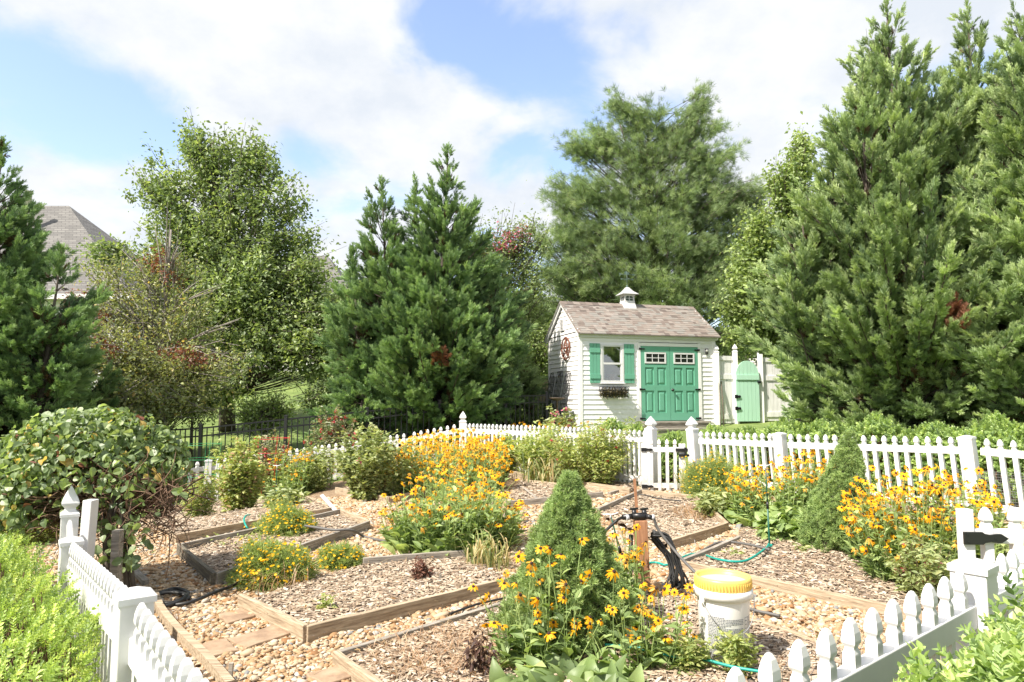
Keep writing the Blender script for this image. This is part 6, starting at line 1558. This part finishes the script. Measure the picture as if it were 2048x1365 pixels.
BROWNLEAF = leafmat('dead_leaves', [(.05, .02, .012), (.12, .05, .025), (.22, .09, .045)], trans=.2, amp=.2)
BLACKLEAF = leafmat('blackened_leaves', [(.018, .010, .008), (.05, .026, .018), (.10, .05, .035)], trans=.15, amp=.2)
BLADE = leafmat('green_blades', [(0.104, 0.169, 0.039), (0.195, 0.286, 0.0715), (0.364, 0.39, 0.13), (0.585, 0.468, 0.208)], trans=.4, gloss=.08, amp=.2)

def grass_clump(name, label, cat, x, y, rx, h, n, mat, seed, w=.008, spread=.8, ry=None, group=None, Y=None, bend=.5):
    rng = np.random.default_rng(seed)
    if Y: b = at(x, y, Y); b[2] = gz(b[0], Y)
    else: b = G(x, y)
    R = px(rx, b[1]); ry = ry or R; a = rng.uniform(0, 2 * np.pi, n); rho = np.sqrt(rng.random(n))
    B = np.column_stack([b[0] + rho * R * np.cos(a), b[1] + rho * ry * np.sin(a)]); B = np.column_stack([B, g(B[:, 0], B[:, 1]) + .015])
    a2 = rng.uniform(0, 2 * np.pi, n); hh = h * rng.uniform(.45, 1.1, n); out = spread * hh * rng.uniform(.2, 1, n); d = np.stack([np.cos(a2), np.sin(a2)], 1)
    M = B + np.column_stack([d * (out * .35)[:, None], hh]); T = B + np.column_stack([d * out[:, None], hh * rng.uniform(1 - bend * 1.3, 1.0, n)])
    mb = MB(); ribbons(mb, bez(B, M, T, 6), np.array([.8, 1, 1, .85, .6, .1]) * w, 0, rng.random(n)); o = mb.build(name, [mat])
    return tag(o, label, cat, group)

def garden_plants():
    sp = stems_plant
    sp('rose_bush', 'rose bush with dusky leaves and small red blooms before the black fence', 'rose bush', 665, 950, 58, 812, 70, 60, .055, [ROSELEAF], 401, KITE, Y=13.6, blossom=(RED, 60, .05, .75), stemmat=TWIG, up=.8)
    sp('rose_bush', 'small red rose bush behind the red tomato cage', 'rose bush', 532, 950, 48, 862, 56, 60, .06, [ROSELEAF], 402, KITE, Y=12.2, blossom=(RED, 50, .055, .5), stemmat=TWIG)
    sp('garden_shrub', 'leafy light green shrub with a few magenta blooms left of the daisies', 'shrub', 748, 1000, 88, 842, 90, 75, .075, [MIXG], 403, KITE, blossom=(PINK, 7, .06, .5), stemmat=TWIG, smin=.05, ry=.6)
    sp('garden_shrub', 'leafy shrub right of the orange daisy patch before the fence', 'shrub', 1095, 962, 76, 846, 110, 44, .085, [LIME], 404, LANCE, ry=.45, lean=.8)
    sp('garden_shrub', 'leafy rose shrub with red buds spilling over the fence left of the gate', 'shrub', 1185, 975, 88, 836, 140, 46, .07, [LIME], 405, LANCE, ry=.45, lean=.8, blossom=(RED, 14, .035, .6), stemmat=TWIG)
    sp('garden_shrub', 'low leafy plant against the left gate post', 'shrub', 1245, 968, 50, 866, 66, 40, .075, [LIME], 406, LANCE, ry=.35)
    sp('garden_shrub', 'rounded leafy plant between the daisies and picket fence', 'shrub', 1035, 950, 60, 858, 64, 60, .08, [LIME], 407, KITE, ry=.4)
    sp('rose_bush', 'pink blooming bush at the foot of the shed corner', 'rose bush', 1120, 890, 42, 808, 36, 45, .075, [MIXG], 408, KITE, Y=14.3, blossom=(PINK, 22, .06, .6), stemmat=TWIG)
    sp('garden_shrub', 'strappy green plant in front of the shed steps', 'shrub', 1262, 895, 34, 838, 46, 24, .14, [MIXG], 409, NARROW, Y=13.6)
    sp('twining_vine', 'tall lime green vine column in the far left bed', 'vine', 482, 1030, 50, 868, 46, 100, .07, [LIME, DRY], 410, KITE, ry=.35, stemmat=TWIG, droop=.3)
    sp('garden_shrub', 'loose leafy plant before the left back fence beside the purple pot', 'shrub', 632, 985, 42, 884, 40, 44, .08, [MIXG], 430, LANCE, ry=.35, lean=.6)
    sp('garden_shrub', 'wispy green plant behind the left orange daisies', 'shrub', 578, 996, 36, 888, 34, 40, .08, [LIME], 431, LANCE, ry=.3, lean=.7)
    sp('bean_plant', 'bushy yellowing plant left of the lime green vine', 'plant', 400, 1045, 36, 935, 24, 75, .06, [LIME, DRY], 411, LANCE, ry=.3)
    sp('garden_shrub', 'dark leafy plant under the left orange daisies', 'plant', 565, 1022, 40, 975, 30, 34, .10, [MIXG], 412, LANCE, ry=.3)
    sp('garden_weed', 'low scattered weed in the dark plank bed', 'weed', 455, 1092, 50, 1072, 26, 9, .05, [LIME], 413, LANCE, ry=.35)
    sp('young_plant', 'single young upright plant near the front bed corner', 'plant', 652, 1238, 18, 1180, 7, 18, .042, [LIME], 414, LANCE)
    sp('garden_weed', 'tiny weed against the front bed plank', 'weed', 705, 1242, 12, 1222, 5, 9, .035, [LIME], 415, LANCE)
    sp('garden_shrub', 'broad leafy plant below the sprinkler at right', 'plant', 1570, 1085, 52, 1020, 36, 26, .12, [SUSANLEAF], 416, BIG, ry=.3)
    sp('garden_weed', 'weeds growing around the white bucket at its left', 'weed', 1385, 1362, 45, 1262, 26, 30, .04, [LIME], 417, LANCE, ry=.10)
    sp('garden_weed', 'leafy weed growing in front of the white bucket', 'weed', 1468, 1366, 40, 1240, 18, 32, .045, [LIME], 418, LANCE, ry=.08)
    sp('garden_weed', 'small weed by the sprinkler base at right', 'weed', 1610, 1118, 18, 1092, 8, 14, .05, [LIME], 419, LANCE)
    sp('garden_weed', 'sparse weed beside the teal hose at right', 'weed', 1468, 1120, 20, 1098, 8, 10, .05, [LIME], 420, LANCE)
    sp('pink_flower', 'reddish stemmed plant with tiny magenta blooms below the right daisies', 'flowers', 1850, 1210, 62, 1075, 60, 34, .055, [MIXG], 421, LANCE, ry=.28, blossom=(PINK, 8, .04, .6), stemmat=TWIG)
    sp('garden_weed', 'leafy low plant behind the right gate', 'plant', 1985, 1130, 60, 1075, 34, 30, .07, [MIXG], 422, LANCE, ry=.3)
    sp('garden_shrub', 'mixed leafy growth under the yellow mound by the gate', 'plant', 1450, 1040, 60, 975, 36, 30, .10, [MIXG], 423, LANCE, ry=.3)
    sp('dead_plant', 'dried black leaved plant standing in the nearest bed', 'dead plant', 962, 1365, 42, 1238, 9, 26, .042, [BLACKLEAF], 424, LANCE, stemmat=TWIG, droop=1.0, lean=.6)
    sp('dead_plant', 'withered rust brown plant before the sprawling daisy clump', 'dead plant', 842, 1172, 26, 1108, 30, 26, .035, [BROWNLEAF], 425, LANCE, stemmat=TWIG, droop=.5)
    sp('dead_plant', 'spread of withered brown leaves at the foot of the sprawling daisies', 'dead plant', 900, 1165, 70, 1146, 50, 14, .035, [BROWNLEAF], 426, LANCE, stemmat=TWIG)
    sp('garden_weed', 'wild green growth behind the hedge at the far left', 'weed', 55, 1090, 80, 1015, 60, 40, .07, [LIME], 427, LANCE, ry=.5)
    sp('garden_weed', 'young leafy stems in gravel near the foreground fence', 'weed', 1640, 1300, 14, 1245, 4, 12, .04, [DRY], 428, LANCE)
    sp('garden_weed', 'leafy stems climbing the black wire fence at the left', 'weed', 445, 930, 30, 880, 24, 30, .08, [LIME], 429, KITE, Y=13.0)
    gc = grass_clump
    gc('dry_grass', 'orange dry grass across the bed below the garden gate', 'grass', 1400, 1040, 55, .16, 420, DRY, 501, .006, 1.1, ry=.35)
    gc('dry_grass', 'straw coloured dead grass in the nearest bed', 'grass', 885, 1325, 150, .10, 1500, DRY, 502, .004, 1.9, ry=.38)
    gc('dry_grass', 'pinkish dry grass left of the wooden hose post', 'grass', 1225, 1048, 45, .09, 260, DRY, 503, .005, 1.3, ry=.3)
    gc('dry_grass', 'straw blades arching before the larger yellow mound', 'grass', 560, 1188, 60, .20, 90, DRY, 504, .005, 1.1, ry=.12)
    gc('dry_grass', 'dry straw under the front orange daisies at right', 'grass', 1330, 1310, 60, .10, 420, DRY, 505, .004, 1.5, ry=.2)
    gc('daylily_clump', 'arching grassy clump at the right of the sprawling daisies', 'plant', 975, 1140, 42, .34, 120, BLADE, 506, .012, .9, ry=.2)
    gc('daylily_clump', 'arching daylily blades left of the garden gate', 'plant', 1130, 968, 85, .62, 260, BLADE, 507, .024, .9, ry=.4, bend=.8)
    gc('daylily_clump', 'yellowing blades at the foot of the gate', 'plant', 1385, 990, 28, .45, 110, BLADE, 508, .014, .9, ry=.25)
    gc('daylily_clump', 'dark strap leaved clump by the shed steps', 'plant', 1285, 888, 26, .5, 70, BLADE, 509, .025, .7, Y=14.4)
    gc('grass_tuft', 'pale dry tuft growing in the gravel by the black hose', 'grass', 353, 1258, 5, .13, 26, DRY, 510, .003, .8)
    # big plantain leaves at the bottom centre
    rng = np.random.default_rng(61); b = G(1140, 1395); t = thing('broad_leaf_plant', 'broad smooth green leaves at the bottom centre of the photo', 'plant', tuple(b)); n = 64
    a = rng.uniform(0, 2 * np.pi, n); r = np.sqrt(rng.random(n)); P = np.column_stack([b[0] + r * .33 * np.cos(a), b[1] + .03 + r * .13 * np.sin(a)]); P = np.column_stack([P, g(P[:, 0], P[:, 1]) + .01])
    D = norm(np.column_stack([np.cos(a) * .55 + rng.normal(0, .3, n), np.sin(a) * .5 - .1, rng.uniform(.6, 1.5, n)])); m = MB()
    scatter(m, BROAD[0], BROAD[1], P, frames(D, norm(rdir(rng, n) * .35 + [0, -.35, 1])), rng.uniform(.11, .20, n), 0, rng.uniform(.05, .6, n), True); m.build('leaves', [SUSANLEAF], t)
garden_plants()

# ------------------------------------------------------------------ vine mound at the left with its posts
def vine_mound():
    rng = np.random.default_rng(71); Y = 5.0; b = G(240, 1172); t = thing('grape_vine', 'mushroom shaped vine mound with yellowing leaves and brown stems beneath', 'vine', (b[0], b[1], b[2]))
    VL = leafmat('vine_leaves', [(.060, .125, .030), (.125, .23, .050), (.21, .34, .085), (.33, .46, .14)], trans=.42, gloss=.12, amp=.25, clump=4)
    lob = [(185, 885, 130, 62, 5.0), (90, 940, 105, 55, 4.9), (280, 920, 85, 62, 5.1), (180, 945, 160, 62, 4.9), (30, 990, 80, 50, 4.8), (320, 950, 40, 52, 5.1), (210, 862, 70, 40, 5.0), (110, 1010, 120, 50, 4.8), (40, 1040, 70, 40, 4.7), (335, 985, 32, 50, 5.1), (60, 900, 60, 40, 4.9)]
    n = 0; P = []; N = []
    lob = [(x, y, rx, ry, yy + .35) for x, y, rx, ry, yy in lob]
    for (x, y, rx, ry, yy) in lob:
        k = int(rx * ry * .15); d = rdir(rng, k, -.35); c = at(x, y, yy); P.append(c + d * [px(rx, yy), px(rx, yy) * .8, px(ry, yy)] * rng.uniform(.80, 1.16, k)[:, None]); N.append(d)
    P = np.concatenate(P); N = np.concatenate(N); n = len(P)
    cut = (P[:, 2] < at(200, 962, 5.3)[2]) & (P[:, 0] > at(140, 962, 5.3)[0]) & (rng.random(len(P)) < .8); P = P[~cut]; N = N[~cut]; n = len(P)
    U = norm(N * .8 + [0, -.1, .7] + rdir(rng, n) * 1.05); a = rdir(rng, n); D = norm(np.cross(U, a) + [0, 0, -.45])
    m = MB(); mt = np.where(rng.random(n) < .05, 1, np.where(rng.random(n) < .012, 2, 0))
    scatter(m, ROUND[0], ROUND[1], P, frames(D, U), .053 * rng.uniform(.5, 1.4, n) [:, None] * np.column_stack([np.ones(n), np.ones(n), rng.uniform(.5, 4.0, n)]), mt, np.clip(rng.beta(2, 2, n), 0, 1)); m.build('foliage', [VL, YELLOW, RUST], t)
    hub = at(225, 985, 5.3); w = MB(); k = 560; C = np.concatenate([at(x, y + ry * .35, yy) + rdir(rng, k // 8, -.8) * [px(rx, yy) * .95, px(rx, yy) * .7, px(ry, yy) * .95] for (x, y, rx, ry, yy) in lob])
    A = hub + rng.normal(0, 1, (len(C), 3)) * [.22, .15, .07]; Mm = (A + C) / 2 + rng.normal(0, .09, C.shape) - [0, 0, .05]
    tubes(w, bez(A, Mm, C, 7), np.linspace(.0065, .002, 7), 4)
    E = np.concatenate([at(rng.uniform(110, 350), rng.uniform(950, 1075), 5.3 + rng.uniform(-.45, .45))[None] for _ in range(620)]); E2 = E + rng.normal(0, .14, E.shape)
    tubes(w, bez(E, (E + E2) / 2 + rng.normal(0, .06, E.shape), E2, 5), np.linspace(.004, .002, 5), 4); w.build('stems', [TWIG], t)
    w = MB()
    for (x0, y0, x1, y1, r) in ((258, 1172, 240, 1000, .022), (272, 1168, 262, 985, .018), (222, 1160, 230, 985, .03), (214, 1150, 200, 1000, .02), (205, 1148, 235, 1010, .016)):
        p = spline([at(x0, y0, 5.0) * [1, 1, 0] + [0, 0, gz(b[0], 5.0)], at((x0 + x1) / 2 + rng.normal(0, 6), (y0 + y1) / 2, 5.0), at(x1, y1, 5.0)], 10); tubes(w, p[None], np.linspace(r, r * .6, len(p)), 7)
    w.build('trunk', [BARK], t)
    q = rng.uniform(-.3, 1, 150) ; Pq = np.stack([at(240 + rng.normal(0, 42) * (1.1 - .6 * max(z, 0)), 1010 + 130 * z, 4.9 + rng.normal(0, .1)) for z in q]); m = MB()
    scatter(m, ROUND[0], ROUND[1], Pq, frames(norm(rdir(rng, 150) + [0, 0, -.6]), norm(rdir(rng, 150) + [0, -.8, .3])), .065 * rng.uniform(.6, 1.2, 150), 0, rng.uniform(.1, .7, 150)); m.build('lower_leaves', [VL], t)
    a = at(168, 1105, 4.6); a[2] = gz(a[0], a[1]) - .03; c = at(182, 1000, 4.6); m = MB(); beam(m, a, c, .06, .085, up=(0, 1, 0)); tag(m.build('leaning_post', WHITE, bevel=.004), 'leaning white post under the vine mound behind the corner post', 'post')
    a = at(231, 1150, 4.75); a[2] = gz(a[0], a[1]) - .03; c = at(236, 1060, 4.75); m = MB(); beam(m, a, c, .055, .06, up=(0, 1, 0)); tag(m.build('wooden_post', GREYWOOD, bevel=.004), 'short grey wooden post under the vine mound', 'post')
vine_mound()

# ------------------------------------------------------------------ bucket
def bucket():
    b = G(1450, 1336); k = px(1, b[1]); R = 53.5 * k; z = lambda y: at(1450, y, b[1])[2] - b[2]
    t = thing('plastic_bucket', 'white plastic bucket with a yellow lid and faded printed label', 'bucket', tuple(b), math.radians(8))
    H = 170 * k; m = MB(); lathe(m, [(R * .80, 0), (R * .82, .004), (R * .92, H * .78), (R * .93, H * .80), (R * 1.03, H * .805), (R * 1.05, H * .86), (R * 1.03, H * .90), (R * .95, H * .905), (R * .95, H * .945)], 48); m.build('body', pmat('white_plastic', (.76, .755, .73), rough=.4, noise=.05, scale=9), t, True)
    YL = pmat('yellow_plastic', (.78, .52, .13), rough=.4, noise=.07, scale=12); m = MB()
    lathe(m, [(R * .97, H * .90), (R * 1.0, H * .905), (R * 1.0, H * 1.0), (R * .98, H * 1.025), (R * .93, H * 1.03), (R * .89, H * 1.01), (R * .88, H * .965), (R * .4, H * .962), (0.001, H * .962)], 48)
    for i in range(56):
        a = 2 * math.pi * i / 56; c = np.array([math.cos(a), math.sin(a)]) * R * 1.006; tn = np.array([-math.sin(a), math.cos(a)]); h0, h1 = H * .91, H * .985
        V = [(c[0] + tn[0] * e * R * .022 + c[0] * o, c[1] + tn[1] * e * R * .022 + c[1] * o, zz) for zz in (h0, h1) for (e, o) in ((-1, -.012), (1, -.012), (1, .012), (-1, .012))]; m.add(V, BOXF)
    ld = m.build('lid', YL, t, True); m = MB(); lathe(m, [(R * .872, H * .9655), (R * .60, H * .972), (R * .58, H * .967), (.001, H * .969)], 40); m.build('lid_panel', pmat('cream_plastic', (.80, .66, .38), rough=.45, noise=.08, scale=14), ld, True)
    m = MB(); a = np.linspace(math.radians(200), math.radians(340), 24); P = np.stack([R * 1.06 * np.cos(a), R * 1.06 * np.sin(a), H * .80 - .33 * H * np.sin((a - a[0]) / (a[-1] - a[0]) * math.pi)], 1); tubes(m, P[None], np.full(24, .0025), 6); lathe(m, [(.012, H * .30), (.012, H * .30)], 8, (0, 0, -5))
    m = MB(); tubes(m, P[None], np.full(24, .0025), 6); hdl = m.build('handle', pmat('steel', (.5, .5, .5), rough=.35, metallic=.8), t, True)
    for ang in (200, 340):
        m = MB(); q = math.radians(ang); c = np.array([R * 1.0 * math.cos(q), R * 1.0 * math.sin(q), H * .80]); lathe(m, [(.016, -.012), (.016, .012)], 12, tuple(c)); m.build('handle_ear', MATS['white_plastic'], t, True)
    # faded print: rows of short grey strokes too small to read
    rng = np.random.default_rng(8); m = MB()
    def rr(z): return R * (.822 + .098 * (z / (H * .78))) + .0012
    def stroke(a0, a1, z0, h):
        n = max(2, int((a1 - a0) / .08)); aa = np.linspace(a0, a1, n + 1)
        for i in range(n):
            V = [(rr(z0) * math.cos(aa[i]), rr(z0) * math.sin(aa[i]), z0), (rr(z0) * math.cos(aa[i + 1]), rr(z0) * math.sin(aa[i + 1]), z0), (rr(z0 + h) * math.cos(aa[i + 1]), rr(z0 + h) * math.sin(aa[i + 1]), z0 + h), (rr(z0 + h) * math.cos(aa[i]), rr(z0 + h) * math.sin(aa[i]), z0 + h)]; m.add(V, np.array([[0, 1, 2, 3]]))
    a_l, a_r = math.radians(-90 - 62), math.radians(-90 + 22)
    for row in range(30):
        z0 = H * (.62 - row * .0165); a = a_l; end = a_r if row % 6 not in (0, 5) else a_l + (a_r - a_l) * rng.uniform(.3, .8)
        while a < end:
            w = rng.uniform(.02, .09); stroke(a, min(a + w, end), z0, H * (.0092 if row % 6 else .0115)); a += w + .018
    b0, b1 = math.radians(-90 + 27), math.radians(-90 + 66)
    for z0 in (.62, .40): stroke(b0, b1, H * z0, H * .004)
    for a in (b0, b0 + .2, b1 - .01): stroke(a, a + .012, H * .40, H * .222)
    for row in range(12): stroke(b0 + .23, b1 - rng.uniform(.03, .25), H * (.60 - row * .017), H * .005)
    for row in range(5): stroke(b0 + .03, b0 + .13, H * (.585 - row * .042), H * .008)
    for row in range(4): stroke(b0 + .02, b1 - rng.uniform(.1, .4), H * (.37 - row * .017), H * .005)
    m.build('printed_label', pmat('faded_ink', (.17, .18, .20), rough=.6), t, True)
bucket()

# ------------------------------------------------------------------ hoses, hose post, sprinklers, stakes, pots
def hose(name, label, m, pts, r, cat='hose', group=None, n=60, sides=8):
    P = spline(pts, n); mb = MB(); tubes(mb, P[None], np.full(len(P), r), sides); return tag(mb.build(name, m), label, cat, group)
def gp(x, y, h=.046):
    p = G(x, y, h)
    return G(x, y, h + .062) if any(inpoly(p[None, :2], b)[0] for b in BEDS) else p

def watering():
    b = G(1288, 1192); Y = b[1]; t = thing('hose_post', 'reddish wooden post with a black tap manifold on top', 'post', tuple(b)); zt = at(1280, 1040, Y)[2]
    m = MB(); beam(m, b - [0, 0, .05], (at(1280, 1040, Y)[0], Y, zt), .092, .092, up=(0, 1, 0)); m.build('post', REDWOOD, t, bevel=.006)
    m = MB(); c = np.array([at(1278, 1030, Y)[0], Y - .02, zt + .03])
    tubes(m, [[c + [-.055, 0, 0], c + [.055, 0, 0]]], [.026, .026], 10)
    for dx in (-.04, .035):
        tubes(m, [[c + [dx, 0, 0], c + [dx, -.0, .045]]], [.017, .017], 8); beam(m, c + [dx - .028, 0, .05], c + [dx + .03, .01, .055], .016, .014)
    tubes(m, [[c + [.05, -.01, 0], c + [.09, -.03, -.005]]], [.02, .018], 8); tubes(m, [[c + [-.05, 0, 0], c + [-.13, -.02, -.005]]], [.022, .02], 8); m.build('manifold', BLACK, t)
    m = MB()
    for (e, s) in ((.085, 1), (-.085, -1)): tubes(m, [[c + [e, -.02 * abs(s), -.004], c + [e + .022 * s, -.025, -.008]]], [.022, .022], 10)
    m.build('collar', pmat('grey_coupling', (.45, .45, .46), rough=.4), t)
    m = MB(); tubes(m, [[at(1262, 1070, Y + .06), at(1262, 1130, Y + .06), np.array([at(1262, 1190, Y)[0], Y + .06, b[2]])]], [.016] * 3, 8); m.build('riser_pipe', RUBBER, t)
    hose('garden_hose', 'grey hose running from the tap manifold down behind the bucket', GREYHOSE, [c + [.10, -.03, -.01], at(1318, 1062, Y - .05), at(1352, 1105, Y - .12), at(1395, 1150, Y - .35), gp(1440, 1190), gp(1500, 1218), gp(1560, 1232)], .0105)
    hose('garden_hose', 'dark hose curving left from the tap manifold into the bed', RUBBER, [c + [-.14, -.02, -.008], at(1232, 1043, Y), at(1205, 1068, Y - .05), at(1188, 1085, Y - .05), gp(1160, 1130)], .011)
    rng = np.random.default_rng(14); m = MB()
    for k in range(9):
        o = rng.normal(0, .012, 3); j = rng.normal(0, 6, 4)
        P = spline([at(1302, 1066 + j[0] * .4, Y + .0) + o, at(1335, 1078 + j[1] * .6, Y - .03) + o, at(1350 + j[2] * .5, 1120, Y - .06) + o, at(1358 + j[3], 1165 + j[1], Y - .08) + o, at(1345 + j[0], 1168 + j[2], Y - .03) + o, at(1338 + j[2] * .5, 1120, Y + .03) + o, at(1318, 1088 + j[3] * .5, Y + .04) + o, at(1302, 1070 + j[0] * .4, Y + .03) + o], 48)
        tubes(m, P[None], np.full(len(P), .0085), 6)
    tag(m.build('hose_bundle', RUBBER), 'bundle of looped black tubing hanging from the wooden hose post', 'hose')
    hose('garden_hose', 'teal hose curving to the right hand sprinkler', TEAL, [gp(1195, 1150), gp(1300, 1126), gp(1335, 1130), gp(1372, 1112), gp(1400, 1108), gp(1440, 1120), gp(1490, 1122), gp(1530, 1098), gp(1538, 1088, .04)], .010)
    hose('garden_hose', 'pair of teal hoses lying in straw behind the bucket at left', TEAL, [gp(1210, 1290), gp(1280, 1297), gp(1340, 1312), gp(1400, 1318), gp(1470, 1335), gp(1530, 1345)], .008)
    hose('garden_hose', 'coiled black hose lying on gravel by the left foreground fence', RUBBER, [gp(300, 1196), gp(345, 1178), gp(375, 1184), gp(368, 1198), gp(330, 1212), gp(308, 1200, .04), gp(330, 1182, .04), gp(372, 1190, .05), gp(350, 1204, .05), gp(318, 1206, .05), gp(312, 1192, .06), gp(345, 1185, .06), gp(378, 1196, .04), gp(340, 1210, .03), gp(380, 1205), gp(430, 1185), gp(480, 1166), gp(520, 1150)], .0125, n=160)
    hose('garden_hose', 'thin dark hose crossing the dark plank bed and gravel', GREYHOSE, [gp(610, 1052, .08), gp(665, 1060, .08), gp(703, 1061, .13), gp(730, 1074, .03), gp(770, 1082), gp(800, 1078)], .013)
    hose('garden_hose', 'dark hose beside the grey boards at right', GREYHOSE, [gp(1390, 1110, .05), gp(1430, 1088, .07), gp(1455, 1084, .08), gp(1500, 1090, .05), gp(1540, 1100, .05)], .011)
    hose('garden_hose', 'thin dark hose along the grey plank of the nearest bed', RUBBER, [gp(900, 1228), gp(945, 1212), gp(960, 1207), gp(1010, 1196), gp(1060, 1180)], .008)
    hose('garden_hose', 'short teal hose loop over the far left plank', TEAL, [gp(500, 1062), gp(492, 1052, .10), gp(488, 1040, .14), gp(492, 1032, .10), gp(500, 1030, .07)], .010)
    hose('garden_hose', 'thin black tubing over the frame below the gate', RUBBER, [gp(1205, 1013, .05), gp(1245, 1003, .06), gp(1280, 990, .07), gp(1320, 998, .06), gp(1362, 1002, .06)], .008)
    # sprinklers on stakes
    def sprinkler(label, x0, y0, x1, y1, spike=True):
        a = G(x0, y0); Yq = a[1]; c = at(x1, y1, Yq); t = thing('sprinkler_stake', label, 'sprinkler', tuple(a), 0, 'sprinklers on green stakes'); j = a * .45 + c * .55
        m = MB(); tubes(m, [[a - [0, 0, .04], a * .7 + j * .3, j]], [.009] * 3, 8); tubes(m, [[j, c]], [.0065, .0055], 8); m.build('stake', GREENSTAKE, t)
        m = MB(); d = (c - a) / np.linalg.norm(c - a); tubes(m, [[j - d * .03, j + d * .03]], [.013, .011], 8); m.build('clamp', BLACK, t)
        m = MB(); k = .055; tubes(m, [spline([c + [-k * 1.1, 0, .002], c + [-k * .5, -.005, .004], c, c + [k * .5, .005, .004], c + [k * 1.1, 0, .016]], 12)], np.concatenate([np.linspace(.003, .007, 6), np.linspace(.007, .003, 6)]), 7); tubes(m, [[c - [0, 0, .03], c + [0, 0, .004]]], [.008, .006], 8); m.build('spinner', WHITE, t)
        if spike: m = MB(); box(m, a[0] - .02, a[0] + .02, a[1] - .025, a[1] + .01, a[2] - .02, a[2] + .09); m.build('base', TEAL, t, bevel=.006)
    sprinkler('green sprinkler stake with white spinner standing in the right bed', 1540, 1108, 1531, 932)
    sprinkler('tilted green sprinkler stake beside the plump dwarf spruce', 1262, 1185, 1221, 1030, False)
    sprinkler('small green sprinkler stake in the far left bed', 552, 1022, 554, 932, False)
    def stake(label, x0, y0, x1, y1, w, d, m, name='wooden_stake'):
        a = G(x0, y0); c = at(x1, y1, a[1]); mb = MB(); beam(mb, a - [0, 0, .04], c, w, d, up=(0, 1, 0)); tag(mb.build(name, m, bevel=.002), label, 'stake')
    stake('thin brown wooden stake leaning in the bed below the gate', 1277, 1060, 1269, 958, .03, .02, REDWOOD)
    stake('short wooden stake at the bottom left by the bent edging', 458, 1375, 463, 1326, .022, .016, GREYWOOD)
    stake('wooden plant marker in the mulch before the sprawling daisies', 880, 1178, 881, 1148, .018, .006, GREYWOOD)
    a = G(676, 1036); c = at(643, 991, a[1] + .3); mb = MB(); beam(mb, a + [0, 0, .05], c, .045, .02, up=(0, -.6, .8)); tag(mb.build('loose_lath', pmat('silver_board', (.38, .39, .40), rough=.6)), 'grey lath propped slanting over the left bed corner', 'lath')
    m = MB(); tubes(m, [[gp(1393, 1108, .0), gp(1389, 1090, .0) + [0, 0, .06]]], [.004, .003], 6); tag(m.build('plant_tag', WHITE), 'tiny white plant tag behind the hose bundle', 'plant tag')
    a = G(1545, 1158); m = MB(); box(m, a[0] - .02, a[0] + .02, a[1] - .002, a[1] + .002, a[2], a[2] + .07); box(m, a[0] - .006, a[0] + .006, a[1] - .0015, a[1] + .0015, a[2] - .03, a[2] - .0005); tag(m.build('plant_tag', WHITE), 'small white plant tag in the right mulch bed', 'plant tag')
    a = G(622, 978); m = MB(); lathe(m, [(.10, 0), (.135, .26), (.15, .26), (.15, .30), (.135, .30), (.125, .25), (.02, .24)], 22, tuple(a)); tag(m.build('flower_pot', pmat('purple_glaze', (.16, .06, .09), rough=.35)), 'purple plant pot among flowers by the left back fence', 'flower pot')
    # tomato cages
    def cage(label, x, y, rx, ytop, col, name):
        b = at(x, y, 12.0); b[2] = gz(b[0], 12.0); H = at(x, ytop, 12.0)[2] - b[2]; R = px(rx, 12.0); m = MB(); aa = np.linspace(0, 2 * np.pi, 25)
        for q in (.25, .5, .75, .96): tubes(m, (b + np.stack([R * (.6 + .4 * q) * np.cos(aa), R * (.6 + .4 * q) * np.sin(aa), np.full(25, H * q)], 1))[None], np.full(25, .0045), 5)
        for k in range(5):
            a = k * 2 * np.pi / 5 + .3; tubes(m, [[b + [R * .5 * math.cos(a), R * .5 * math.sin(a), 0], b + [R * math.cos(a), R * math.sin(a), H]]], [.0045, .0045], 5)
        tag(m.build('tomato_cage', col), label, 'plant cage')
    cage('green wire tomato cage by the white fence at far left', 400, 1000, 36, 884, pmat('green_wire', (.03, .25, .09), rough=.4), 'a')
    cage('red wire tomato cage among the roses at left', 540, 1000, 34, 872, pmat('red_wire', (.55, .02, .03), rough=.4), 'b')
watering()
